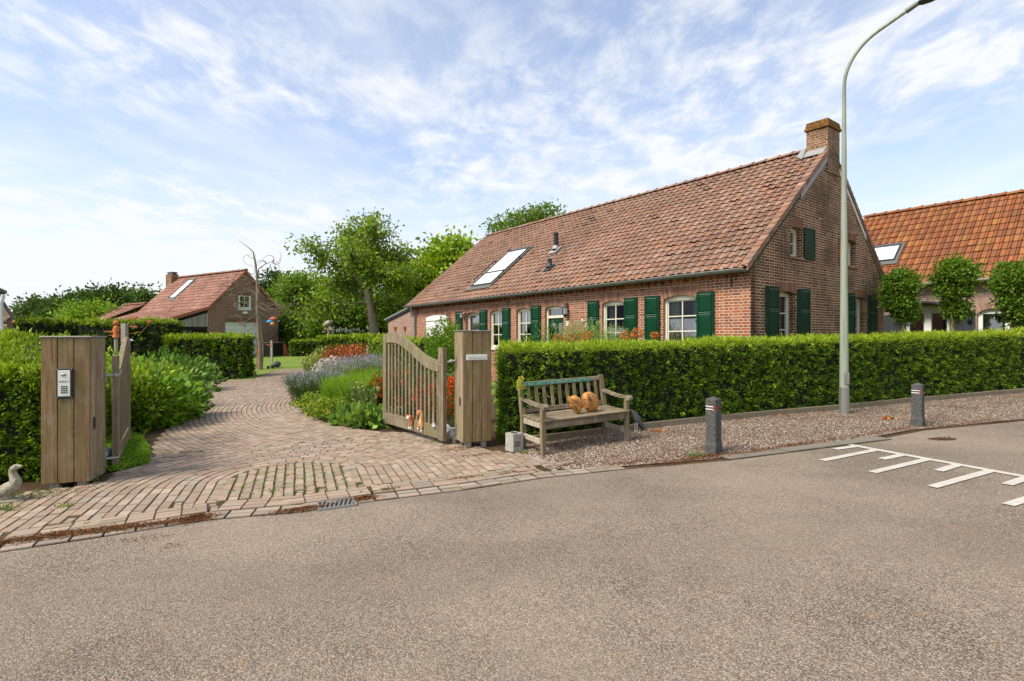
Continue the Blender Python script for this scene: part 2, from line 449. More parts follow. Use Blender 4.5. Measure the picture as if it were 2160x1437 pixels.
class MB:
    """collects polygons (with a colour each) and links them as ONE mesh object"""
    def __init__(s):
        s.v = []; s.f = []; s.c = []; s.sm = []
    def poly(s, pts, col=(1, 1, 1), smooth=False):
        b = len(s.v); s.v += [tuple(p) for p in pts]
        s.f.append(tuple(range(b, b + len(pts)))); s.c.append(col); s.sm.append(smooth)
    def raw(s, verts, faces, col=(1, 1, 1), smooth=False):
        b = len(s.v); s.v += [tuple(p) for p in verts]
        for f in faces:
            s.f.append(tuple(i + b for i in f)); s.c.append(col); s.sm.append(smooth)
    def hexa(s, p, col=(1, 1, 1)):
        s.raw(p, [(3, 2, 1, 0), (4, 5, 6, 7), (0, 1, 5, 4), (1, 2, 6, 5), (2, 3, 7, 6), (3, 0, 4, 7)], col)
    def box(s, x0, x1, y0, y1, z0, z1, col=(1, 1, 1), M=None):
        p = [Vector(q) for q in ((x0, y0, z0), (x1, y0, z0), (x1, y1, z0), (x0, y1, z0), (x0, y0, z1), (x1, y0, z1), (x1, y1, z1), (x0, y1, z1))]
        if M is not None: p = [M @ q for q in p]
        s.hexa(p, col)
    def tube(s, path, radii, n=10, col=(1, 1, 1), cap=True, smooth=True, flat=1.0):
        path = [Vector(p) for p in path]
        if isinstance(radii, (int, float)): radii = [radii] * len(path)
        rings = []; up = None
        for i, p in enumerate(path):
            d = (path[min(i + 1, len(path) - 1)] - path[max(i - 1, 0)]).normalized()
            if up is None:
                up = Vector((0, 0, 1)) if abs(d.z) < 0.9 else Vector((1, 0, 0))
            a = d.cross(up)
            if a.length < 1e-4: a = d.orthogonal()
            a.normalize(); b = a.cross(d).normalized(); up = b
            rings.append([p + (a * math.cos(2 * math.pi * k / n) + b * math.sin(2 * math.pi * k / n) * flat) * radii[i] for k in range(n)])
        vs = [q for r in rings for q in r]; fs = []
        for i in range(len(path) - 1):
            for k in range(n):
                k2 = (k + 1) % n
                fs.append((i * n + k, i * n + k2, (i + 1) * n + k2, (i + 1) * n + k))
        s.raw(vs, fs, col, smooth)
        if cap:
            s.poly(list(reversed(rings[0])), col); s.poly(rings[-1], col)
    def prism(s, pts2, z0, z1, col=(1, 1, 1), M=None):
        """extrude a 2-D outline (x, z) along y from z0 to z1"""
        A = [Vector((p[0], z0, p[1])) for p in pts2]; B = [Vector((p[0], z1, p[1])) for p in pts2]
        if M is not None: A = [M @ p for p in A]; B = [M @ p for p in B]
        n = len(A)
        tri = tessellate_polygon([[Vector((p[0], p[1], 0)) for p in pts2]])
        for t in tri:
            s.poly([A[i] for i in t], col); s.poly([B[i] for i in reversed(t)], col)
        for i in range(n):
            j = (i + 1) % n
            s.poly([A[i], A[j], B[j], B[i]], col)
    def blob(s, c, r, col=(1, 1, 1), nu=14, nv=9, wob=0.0, M=None):
        vs = []; fs = []
        for j in range(nv + 1):
            th = math.pi * j / nv
            for i in range(nu):
                ph = 2 * math.pi * i / nu
                d = Vector((math.sin(th) * math.cos(ph), math.sin(th) * math.sin(ph), math.cos(th)))
                k = 1 + (wob * noise.noise(d * 2.3 + Vector(c) * 3) if wob else 0)
                q = Vector((d.x * r[0] * k, d.y * r[1] * k, d.z * r[2] * k))
                if M is not None: q = M @ q
                vs.append(Vector(c) + q)
        for j in range(nv):
            for i in range(nu):
                i2 = (i + 1) % nu
                fs.append((j * nu + i, (j + 1) * nu + i, (j + 1) * nu + i2, j * nu + i2))
        s.raw(vs, fs, col, True)
    def build(s, name, mat, parent=None, bevel=0.0, shear=None, weld=False, fixn=True):
        me = bpy.data.meshes.new(name)
        V = s.v
        if shear: V = [(x, y, z + shear[0] * x + shear[1] * y) for x, y, z in V]
        me.from_pydata([tuple(p) for p in V], [], s.f)
        me.materials.append(mat)
        me.polygons.foreach_set('use_smooth', s.sm)
        ca = me.color_attributes.new('Col', 'FLOAT_COLOR', 'CORNER')
        uv = me.uv_layers.new(name='UVMap')
        cols = []; uvs = []
        me.update()
        for p in me.polygons:
            nx, ny, nz = (abs(t) for t in p.normal)
            c = s.c[p.index]
            for vi in p.vertices:
                cols += [c[0], c[1], c[2], 1.0]
                x, y, z = V[vi]
                if nz > 0.75 and nz > nx and nz > ny: uvs += [x, y]
                elif nx > ny: uvs += [y, z]
                else: uvs += [x, z]
        ca.data.foreach_set('color', cols); uv.data.foreach_set('uv', uvs)
        o = bpy.data.objects.new(name, me); COL.objects.link(o)
        if parent: o.parent = parent
        if weld:
            m = o.modifiers.new('weld', 'WELD'); m.merge_threshold = 0.0005
        if bevel:
            m = o.modifiers.new('bevel', 'BEVEL'); m.width = bevel; m.segments = 1; m.limit_method = 'ANGLE'; m.angle_limit = R(50)
            if not weld:
                m2 = o.modifiers.new('weld', 'WELD'); m2.merge_threshold = 0.0002
                o.modifiers.move(1, 0)
        return o

def copy_tree(o, parent=None, label=None):
    c = o.copy(); COL.objects.link(c)
    if parent: c.parent = parent
    if label: c['label'] = label
    for ch in list(o.children): copy_tree(ch, c)
    return c

def leaves(name, P, A, L, Wd, C, mat, parent=None, fold=0.15, flatn=None):
    """many rhombus leaves: base P, axis A (unit), length L, width Wd, colour C"""
    P = np.asarray(P, float); n = len(P)
    A = np.asarray(A, float); A = A / (np.linalg.norm(A, axis=1, keepdims=True) + 1e-9)
    L = np.broadcast_to(np.asarray(L, float), (n,))[:, None]; Wd = np.broadcast_to(np.asarray(Wd, float), (n,))[:, None]
    rnd = RNG.normal(size=(n, 3)) if flatn is None else np.asarray(flatn, float) + RNG.normal(size=(n, 3)) * 0.25
    if flatn is None:
        B = np.cross(A, rnd)
    else:
        B = np.cross(A, rnd)
    B /= (np.linalg.norm(B, axis=1, keepdims=True) + 1e-9)
    N = np.cross(A, B)
    V = np.empty((n, 4, 3))
    V[:, 0] = P; V[:, 1] = P + A * L * 0.45 + B * Wd * 0.5 + N * L * fold
    V[:, 2] = P + A * L; V[:, 3] = P + A * L * 0.45 - B * Wd * 0.5 + N * L * fold
    me = bpy.data.meshes.new(name)
    me.vertices.add(n * 4); me.vertices.foreach_set('co', V.reshape(-1))
    me.loops.add(n * 4); me.loops.foreach_set('vertex_index', np.arange(n * 4, dtype=np.int32))
    me.polygons.add(n); me.polygons.foreach_set('loop_start', np.arange(0, n * 4, 4, dtype=np.int32))
    me.update(calc_edges=True)
    C = np.clip(np.broadcast_to(np.asarray(C, float), (n, 3)), 0, 1)
    ca = me.color_attributes.new('Col', 'FLOAT_COLOR', 'POINT')
    cc = np.ones((n, 4, 4)); cc[:, :, :3] = C[:, None, :]
    ca.data.foreach_set('color', cc.reshape(-1))
    me.materials.append(mat)
    o = bpy.data.objects.new(name, me); COL.objects.link(o)
    if parent: o.parent = parent
    return o

def shade(n, base, var=0.25, hue=0.12):
    b = np.asarray(base, float)
    k = 1 + RNG.normal(size=(n, 1)) * var
    h = RNG.normal(size=(n, 1)) * hue
    c = b[None] * np.clip(k, 0.35, 2.0)
    c[:, 0:1] *= (1 + h * 1.2)
    c[:, 2:3] *= (1 - h * 0.5)
    return np.clip(c, 0.003, 0.9)

def in_poly(x, y, poly):
    ins = False; j = len(poly) - 1
    for i in range(len(poly)):
        xi, yi = poly[i]; xj, yj = poly[j]
        if (yi > y) != (yj > y) and x < (xj - xi) * (y - yi) / (yj - yi) + xi: ins = not ins
        j = i
    return ins

def sheet(name, poly, dz, mat, step=None, kind='structure'):
    """flat sheet on the site surface"""
    mb = MB()
    if step is None:
        tri = tessellate_polygon([[Vector((p[0], p[1], 0)) for p in poly]])
        for t in tri:
            q = [Vector((poly[i][0], poly[i][1], gz(*poly[i]) + dz)) for i in t]
            if (q[1] - q[0]).cross(q[2] - q[0]).z < 0: q.reverse()
            mb.poly(q)
    o = mb.build(name, mat)
    if kind: o['kind'] = kind
    return o
# ================================================================== GROUND
def gz(x, y):
    return K * max(-70, min(70, x)) + rise(x, y)
def build_ground():
    xs = [-1500, -600, -300, -150, -100, -70] + list(range(-66, 68, 3)) + [70, 100, 150, 300, 600, 1500]
    ys = [-400, -100, -40, -20] + list(range(-10, 20, 3)) + list(range(20, 44, 2)) + [50, 60, 80, 120, 200, 400, 800, 1800]
    mb = MB(); n = len(xs)
    V = [(x, y, gz(x, y) - 0.012) for y in ys for x in xs]
    Fs = [(j * n + i, j * n + i + 1, (j + 1) * n + i + 1, (j + 1) * n + i) for j in range(len(ys) - 1) for i in range(n - 1)]
    mb.raw(V, Fs, smooth=True)
    tag(mb.build('ground', M_lawn), kind='structure')
build_ground()

# road edge line (asphalt meets paving / verge), from far left to far right
EDGE = [(-16.0, -3.2), (-8.0, 1.6), g2(0, 1165), g2(200, 1135), g2(430, 1098), g2(620, 1082), g2(800, 1056), g2(980, 1034), g2(1150, 1008), g2(1330, 989),
        g2(1540, 971), g2(1680, 953), g2(1790, 939), g2(1950, 908), g2(2160, 888), (13.5, 10.7), (22, 13.6), (40, 19)]
def road():
    mb = MB()
    bottom = [(40, -40), (10, -40), (-16, -40)]
    E2 = EDGE
    for a, b in zip(E2[:-1], E2[1:]):
        N = 6
        for k in range(N):
            # strips going from the edge towards the viewer's side
            t0, t1 = k / N, (k + 1) / N
            q = []
            for (p, t) in ((a, t0), (a, t1), (b, t1), (b, t0)):
                y = p[1] + (-40 - p[1]) * t
                q.append(Vector((p[0], y, gz(p[0], y) - 0.004)))
            if (q[1] - q[0]).cross(q[2] - q[0]).z < 0: q.reverse()
            mb.poly(q, smooth=True)
    tag(mb.build('road', M_asphalt), kind='structure')
road()

def grid_sheet(name, poly, dz, mat, step=0.5, kind='structure'):
    xs = [p[0] for p in poly]; ys = [p[1] for p in poly]
    mb = MB()
    x = min(xs)
    while x < max(xs):
        y = min(ys)
        while y < max(ys):
            c = [in_poly(x + dx * step, y + dy * step, poly) for dx, dy in ((0, 0), (1, 0), (1, 1), (0, 1), (.5, .5))]
            if any(c):
                mb.poly([(x + dx * step, y + dy * step, gz(x + dx * step, y + dy * step) + dz) for dx, dy in ((0, 0), (1, 0), (1, 1), (0, 1))], smooth=True)
            y += step
        x += step
    o = mb.build(name, mat)
    if kind: o['kind'] = kind
    return o

# driveway outline on the plan
DRIVE = [(-9.2, 0.9), g2(0, 1150), g2(200, 1120), g2(430, 1083), g2(620, 1067), g2(800, 1042), g2(980, 1021), g2(1150, 997), g2(1210, 990),
         g2(1130, 966), g2(1060, 956), g2(975, 938), (-1.05, 8.15), g2(900, 915), g2(800, 912), g2(700, 898), g2(650, 876), g2(616, 845),
         g2(607, 825), g2(612, 808), g2(640, 795), g2(700, 784), g2(640, 778), g2(590, 780), g2(555, 792), g2(535, 801), g2(440, 803), g2(350, 806), g2(360, 830),
         g2(372, 862), g2(366, 892), g2(335, 925), g2(318, 960), g2(300, 985), g2(250, 996), (-4.75, 6.55), (-4.62, 6.1), (-5.2, 5.7), (-5.6, 5.35), (-9, 3.6)]
def fill_sheet(name, poly, dz, mat, step):
    xs = [p[0] for p in poly]; ys = [p[1] for p in poly]; mb = MB(); x = min(xs)
    while x < max(xs):
        y = min(ys)
        while y < max(ys):
            q = [(x, y), (x + step, y), (x + step, y + step), (x, y + step)]
            if all(in_poly(a, b, poly) for a, b in q): mb.poly([(a, b, gz(a, b) + dz) for a, b in q], smooth=True)
            y += step
        x += step
    tag(mb.build(name, mat), kind='structure')
fill_sheet('joint_sand', DRIVE, 0.003, M_joint, 0.12)
tag(grid_sheet('driveway_joints', DRIVE, -0.007, M_joint, 0.2))
PLACED = []
PAV_COLS = [(0.34, 0.245, 0.18), (0.37, 0.265, 0.195), (0.33, 0.255, 0.19), (0.38, 0.295, 0.22), (0.32, 0.235, 0.17), (0.36, 0.275, 0.205), (0.40, 0.31, 0.235), (0.32, 0.265, 0.205)]
def paver(mb, c, u, L, Wd, col, base=0.012, grad=None):
    """one paver: centre c (x,y), direction u of its length"""
    ux, uy = u; vx, vy = -uy, ux
    PLACED.append((c[0], c[1], ux, uy, L, Wd))
    z = gz(*c) + base + random.uniform(-0.003, 0.004)
    tx, ty = random.uniform(-0.008, 0.008), random.uniform(-0.012, 0.012)
    def P(a, b, dz):
        return (c[0] + ux * a + vx * b, c[1] + uy * a + vy * b, z + dz + tx * a + ty * b + K * (ux * a + vx * b))
    l, w = L / 2, Wd / 2; k = 0.006
    top = [P(-l + k, -w + k, 0), P(l - k, -w + k, 0), P(l - k, w - k, 0), P(-l + k, w - k, 0)]
    mid = [P(-l, -w, -0.008), P(l, -w, -0.008), P(l, w, -0.008), P(-l, w, -0.008)]
    bot = [P(-l, -w, -0.03), P(l, -w, -0.03), P(l, w, -0.03), P(-l, w, -0.03)]
    mb.raw(top, [(0, 1, 2, 3)], col); mb.raw(top + mid, [(4, 5, 1, 0), (5, 6, 2, 1), (6, 7, 3, 2), (7, 4, 0, 3)], tuple(q * .60 for q in col))
    mb.raw(mid + bot, [(4, 5, 1, 0), (5, 6, 2, 1), (6, 7, 3, 2), (7, 4, 0, 3)], (0.055, 0.042, 0.022))
def pcol():
    c = random.choice(PAV_COLS); k = random.uniform(0.84, 1.12)
    return tuple(min(1, x * k) for x in c)
E_DIR = Vector((0.93, 0.37)).normalized()
SWIRL = Vector((-2.72, 6.42))
def near_side(x, y):
    """True on the street side of the change of bond"""
    a = Vector(g2(330, 962)); b = Vector(g2(1000, 905))
    d = (b - a); n = Vector((-d.y, d.x)).normalized()
    return (Vector((x, y)) - a).dot(n) < 0.25 * math.sin((x + 3) * 1.2) * 0
POSTS = []
def ok_drive(x, y):
    return in_poly(x, y, DRIVE)
JOINTS = []
def polyline_points(pts, step):
    out = []; carry = 0.0
    for a, b in zip(pts[:-1], pts[1:]):
        a, b = Vector(a), Vector(b); L = (b - a).length; d = (b - a) / L
        t = carry
        while t < L:
            out.append((a + d * t, d)); t += step
        carry = t - L
    return out
def edge_dist(p):
    best = 1e9
    for a, b in zip(EDGE[:-1], EDGE[1:]):
        a, b = Vector(a), Vector(b); d = b - a; L = d.length; d = d / L
        t = max(0, min(L, (p - a).dot(d))); q = a + d * t; w = (p - q).length
        if w < abs(best): best = w if (p - a).dot(Vector((-d.y, d.x))) > 0 else -w
    return best
def driveway():
    mb = MB()
    L, Wd, gap = 0.204, 0.095, 0.006
    # near part: courses rise from straight rows along the road, arch over an infill and come down again
    e = E_DIR; n = Vector((-e.y, e.x)); S0 = Vector((-2.36, 5.72)); leg = 0.62
    pitch = Wd + gap
    def put(p, u, w, wd=Wd, jr=1.0):
        if not (ok_drive(p.x, p.y) and near_side(p.x, p.y)): return
        lim = 0.535
        e0, e1 = edge_dist(p - u * w / 2), edge_dist(p + u * w / 2)
        if abs(e1 - e0) > 0.05 and min(e0, e1) < lim:
            if max(e0, e1) < lim + 0.05: return
            f = (lim - min(e0, e1)) / abs(e1 - e0)
            p = p + u * (w * f / 2) * (1 if e1 > e0 else -1); w = w * (1 - f)
            if w < .04: return
        elif min(e0, e1) < lim + .018: return
        if True:
            paver(mb, (p.x + random.uniform(-.003, .003), p.y + random.uniform(-.003, .003)), u, w, wd, pcol())
            q = p + Vector((-u.y, u.x)) * wd * 0.56 + u * random.uniform(-.1, .1); JOINTS.append((q.x, q.y, jr))
    r = 0.70
    while r < 6.5:
        leg0 = 3.0; off = random.random() * (L + gap); per = 2 * (leg + leg0) + math.pi * r; d = off
        while d < per:
            if d < leg0 + leg: p = S0 - e * r + n * (d - leg0); u = n; st = L + gap
            elif d < leg0 + leg + math.pi * r:
                a = (d - leg0 - leg) / r; p = S0 + n * leg + (-e * math.cos(a) + n * math.sin(a)) * r; u = e * math.sin(a) + n * math.cos(a)
            else: p = S0 + e * r + n * (leg - (d - leg0 - leg - math.pi * r)); u = -n
            put(p, u, L, jr=(0.8 if r < 1.6 else 1.6)); d += L + gap
        r += pitch
    k = -0.62; ci = 0
    while k < 0.66:
        top = leg + math.sqrt(max(0, 0.645 ** 2 - k * k)); j = -1.0 + (0.1 if ci % 2 else 0)
        while j < top - 0.03:
            hi = min(j + L, top)
            if hi - j > .05:
                p = S0 + e * k + n * ((j + hi) / 2); put(p, n, hi - j, Wd * .97, .2)
                for _ in range(3):
                    q = p + e * .055 + n * random.uniform(-.1, .1)
                    if edge_dist(q) > .5: JOINTS.append((q.x, q.y, .2))
            j += L + gap
        k += pitch * 1.03; ci += 1
    for offr in (0.285, 0.385, 0.485):
        for p, d in polyline_points(EDGE[1:9], L + gap):
            nn = Vector((-d.y, d.x)); q = p + nn * offr
            q2 = q + nn * 0.3
            if ok_drive(q2.x, q2.y):
                paver(mb, (q.x, q.y), d, L, Wd, pcol()); JOINTS.append((q.x + nn.x * .05, q.y + nn.y * .05, .9))
    # far part: courses on wide arcs sweeping round to the back
    cx, cy = 3.0, 16.5; r = 8.4
    while r < 17.5:
        a0, a1 = R(120), R(300)
        cnt = int((a1 - a0) * r / (L + gap)); off = random.random()
        for i in range(cnt):
            a = a0 + (i + off) * (a1 - a0) / cnt
            x, y = cx + r * math.cos(a), cy + r * math.sin(a)
            if ok_drive(x, y) and not near_side(x, y):
                paver(mb, (x, y), (-math.sin(a), math.cos(a)), L, Wd, pcol())
                if random.random() < 0.5: JOINTS.append((x + math.cos(a) * 0.055, y + math.sin(a) * 0.055, 3 + r * 0.2))
        r += Wd + gap
    # cut pieces close whatever the courses leave open
    cell = 0.02; occ = set()
    for (x, y, ux, uy, l, w) in PLACED:
        i = int(-l / 2 / 0.015)
        a = -l / 2
        while a <= l / 2:
            b = -w / 2
            while b <= w / 2:
                occ.add((int((x + ux * a - uy * b) // cell), int((y + uy * a + ux * b) // cell))); b += 0.015
            a += 0.015
    y = 2.0
    while y < 12:
        x = -7.0
        while x < 1.4:
            c = Vector((x, y))
            if in_poly(x, y, DRIVE) or (0.2 < edge_dist(c) < 0.6 and -4.5 < x < 0.8):
                if edge_dist(c) > 0.24:
                    ci, cj = int(x // cell), int(y // cell)
                    if not any((ci + i, cj + j) in occ for i in (-1, 0, 1) for j in (-1, 0, 1)):
                        w = 0.07
                        for (i2) in (2, 3, 4, 5):
                            if any((ci + i, cj + j) in occ for i in (-i2, i2) for j in range(-2, 3)): break
                            w = i2 * cell * 2
                        paver(mb, (x, y), e, min(w, .2), 0.075, pcol(), 0.009)
                        for i in range(-6, 7):
                            for j in range(-2, 3): occ.add((ci + i, cj + j))
            x += cell
        y += cell
    tag(mb.build('driveway', M_paver), kind='structure')
driveway()

def border():
    # two rows of greyer pavers and grey kerb slabs along the asphalt
    mb = MB()
    line = EDGE[1:10]
    for row, off in enumerate((0.055, 0.165)):
        for p, d in polyline_points(line, 0.222):
            n = Vector((-d.y, d.x)); q = p + n * off
            g = random.uniform(0.8, 1.15)
            paver(mb, (q.x, q.y), d, 0.21, 0.10, (0.33 * g, 0.27 * g, 0.21 * g), 0.010)
    tag(mb.build('paved_road_border', M_paver), kind='structure')
    mb = MB()
    for p, d in polyline_points([EDGE[10], EDGE[11], EDGE[12]], 0.99):
        n = Vector((-d.y, d.x)); q = p + n * 0.10 + d * 0.49
        paver(mb, (q.x, q.y), d, 0.975, 0.20, (0.20, 0.18, 0.145), 0.016)
    tag(mb.build('flush_kerb', M_paver), kind='structure')
border()

# verge of pale gravel and its raised edging under the hedge
KERB = [(-0.05, 7.72), (0.56, 7.97), (1.49, 8.46), (2.5, 8.98), (3.48, 9.42), (4.9, 10.0), (6.38, 10.52), (8.25, 11.32), (12.1, 12.75), (20.0, 15.4), (34.0, 20.0)]
def shift(line, off):
    out = []
    for i, p in enumerate(line):
        a = Vector(line[max(i - 1, 0)]); b = Vector(line[min(i + 1, len(line) - 1)])
        d = (b - a).normalized(); n = Vector((-d.y, d.x))
        out.append(tuple(Vector(p) + n * off))
    return out
GRAVEL = shift(EDGE[8:13], 0.2)[0:2] + shift(EDGE[9:], 0.02)[1:] + list(reversed(KERB)) + [(-0.25, 7.4), g2(1130, 966)]
def gravel():
    grid_sheet('gravel_soil', GRAVEL, -0.009, M_soil, 0.4)
    road_side = shift(EDGE[8:], 0.12)
    mb = MB()
    # ruled strip between the road side and the kerb, lightly domed
    def resample(line, n):
        seg = [0.0]
        for a, b in zip(line[:-1], line[1:]): seg.append(seg[-1] + (Vector(b) - Vector(a)).length)
        out = []
        for i in range(n + 1):
            t = seg[-1] * (i / n) ** 1.5
            for k in range(len(seg) - 1):
                if t <= seg[k + 1] + 1e-9:
                    f = (t - seg[k]) / (seg[k + 1] - seg[k]); out.append(Vector(line[k]).lerp(Vector(line[k + 1]), min(1, f))); break
        return out
    A = resample([g2(1168, 990)] + road_side[1:], 60); B = resample([g2(1062, 945)] + KERB[1:], 60)
    nv = 8
    vs = []
    for ia, (a, b) in enumerate(zip(A, B)):
        for j in range(nv + 1):
            t = j / nv; p = a.lerp(b, t)
            vs.append((p.x, p.y, gz(p.x, p.y) + 0.004 + 0.03 * min(1, ia / 7) * min(1, t * 2.5) + 0.01 * noise.noise(Vector((p.x * 2, p.y * 2, 0)))))
    fs = [(i * (nv + 1) + j, (i + 1) * (nv + 1) + j, (i + 1) * (nv + 1) + j + 1, i * (nv + 1) + j + 1) for i in range(60) for j in range(nv)]
    mb.raw(vs, fs, smooth=True)
    tag(mb.build('gravel', M_gravel), kind='structure')
    # loose stones lying on it
    mb = MB(); n = 15000
    for _ in range(n):
        i = min(59.99, 60 * random.random() ** 1.15); t = random.random()
        k = int(i); f = i - k
        p = A[k].lerp(A[k + 1], f).lerp(B[k].lerp(B[k + 1], f), t)
        s = random.uniform(0.005, 0.012); z = gz(p.x, p.y) + 0.004 + 0.03 * min(1, i / 7) * min(1, t * 2.5)
        g = random.choice([(0.62, 0.54, 0.46), (0.46, 0.35, 0.27), (0.32, 0.21, 0.15), (0.72, 0.67, 0.60), (0.16, 0.10, 0.07), (0.50, 0.39, 0.31), (0.22, 0.13, 0.085)])
        a = random.random() * 6.3; ca, sa = math.cos(a) * s, math.sin(a) * s
        mb.raw([(p.x + ca, p.y + sa, z), (p.x - sa * .8, p.y + ca * .8, z), (p.x - ca, p.y - sa, z), (p.x + sa * .7, p.y - ca * .7, z), (p.x + sa * .1, p.y, z + s * 0.8)],
               [(0, 1, 4), (1, 2, 4), (2, 3, 4), (3, 0, 4)], g)
    tag(mb.build('loose_stones', M_soldier), kind='stuff')
    mb = MB()
    kt = shift(KERB, 0.05)
    for (a, b), (c, d) in zip(zip(KERB[:-1], KERB[1:]), zip(kt[:-1], kt[1:])):
        z = lambda p: gz(*p)
        h = 0.13
        mb.hexa([(a[0], a[1], z(a) - .05), (b[0], b[1], z(b) - .05), (d[0], d[1], z(d) - .05), (c[0], c[1], z(c) - .05),
                 (a[0], a[1], z(a) + h), (b[0], b[1], z(b) + h), (d[0], d[1], z(d) + h), (c[0], c[1], z(c) + h)])
    tag(mb.build('bed_edging', M_edging, bevel=0.008), kind='structure')
gravel()

def marking():
    mb = MB()
    def strip(p, q, w, ext=0.0):
        a, b = Vector(g2(*p)), Vector(g2(*q)); d = (b - a).normalized(); n = Vector((-d.y, d.x)) * w / 2
        a -= d * ext; b += d * ext
        q4 = [a - n, b - n, b + n, a + n]
        mb.poly([(v.x, v.y, gz(v.x, v.y) + 0.0045 + mb_z[0]) for v in q4]); mb_z[0] += 0.0002
    mb_z = [0.0]
    sp0, sp1 = (1786, 937.5), (2160, 1005.5)
    a = Vector(g2(*sp0)); b = Vector(g2(*sp1)); e = b + (b - a) * 0.7
    d = (e - a).normalized(); n = Vector((-d.y, d.x)) * 0.055
    mb.poly([(v.x, v.y, gz(v.x, v.y) + 0.004) for v in (a - n, e - n, e + n, a + n)])
    for p, q in (((1760, 948), (1812, 941)), ((1734, 972), (1850, 949)), ((1860, 969), (1908, 959)), ((1840, 997), (1962, 968)), ((1979, 994), (2024, 980)),
                 ((1966, 1028), (2092, 993)), ((2124, 1023), (2170, 1007)), ((2126, 1066), (2265, 1022))):
        strip(p, q, 0.095)
    tag(mb.build('road_marking', M_marking), kind='structure')
marking()

def drain():
    c = G(710, 1065)
    o = empty('drain_grate', 'slotted grey metal drain grate set in the paving at the road edge', 'drain grate', (c.x, c.y, c.z), math.atan2(0.42, 0.91))
    mb = MB(); w, h = 0.155, 0.105
    zt = 0.018
    mb.box(-w - .02, w + .02, -h - .015, -h, -.03, zt); mb.box(-w - .02, w + .02, h, h + .015, -.03, zt)
    mb.box(-w - .02, -w, -h, h, -.03, zt); mb.box(w, w + .02, -h, h, -.03, zt)
    mb.build('frame', M_zinc, o, bevel=0.002, shear=(K, 0))
    mb = MB()
    for i in range(8):
        x = -w + 0.012 + i * 0.041
        mb.hexa([(x - .028, -h, -.02), (x - .012, -h, -.02), (x + .036, h, -.02), (x + .020, h, -.02), (x - .028, -h, zt - .002), (x - .012, -h, zt - .002), (x + .036, h, zt - .002), (x + .020, h, zt - .002)])
    mb.build('bars', M_zinc, o, shear=(K, 0))
    mb = MB(); mb.box(-w, w, -h, h, 0.0130, 0.0135)
    mb.build('shaft', M_dark, o, shear=(K, 0))
drain()

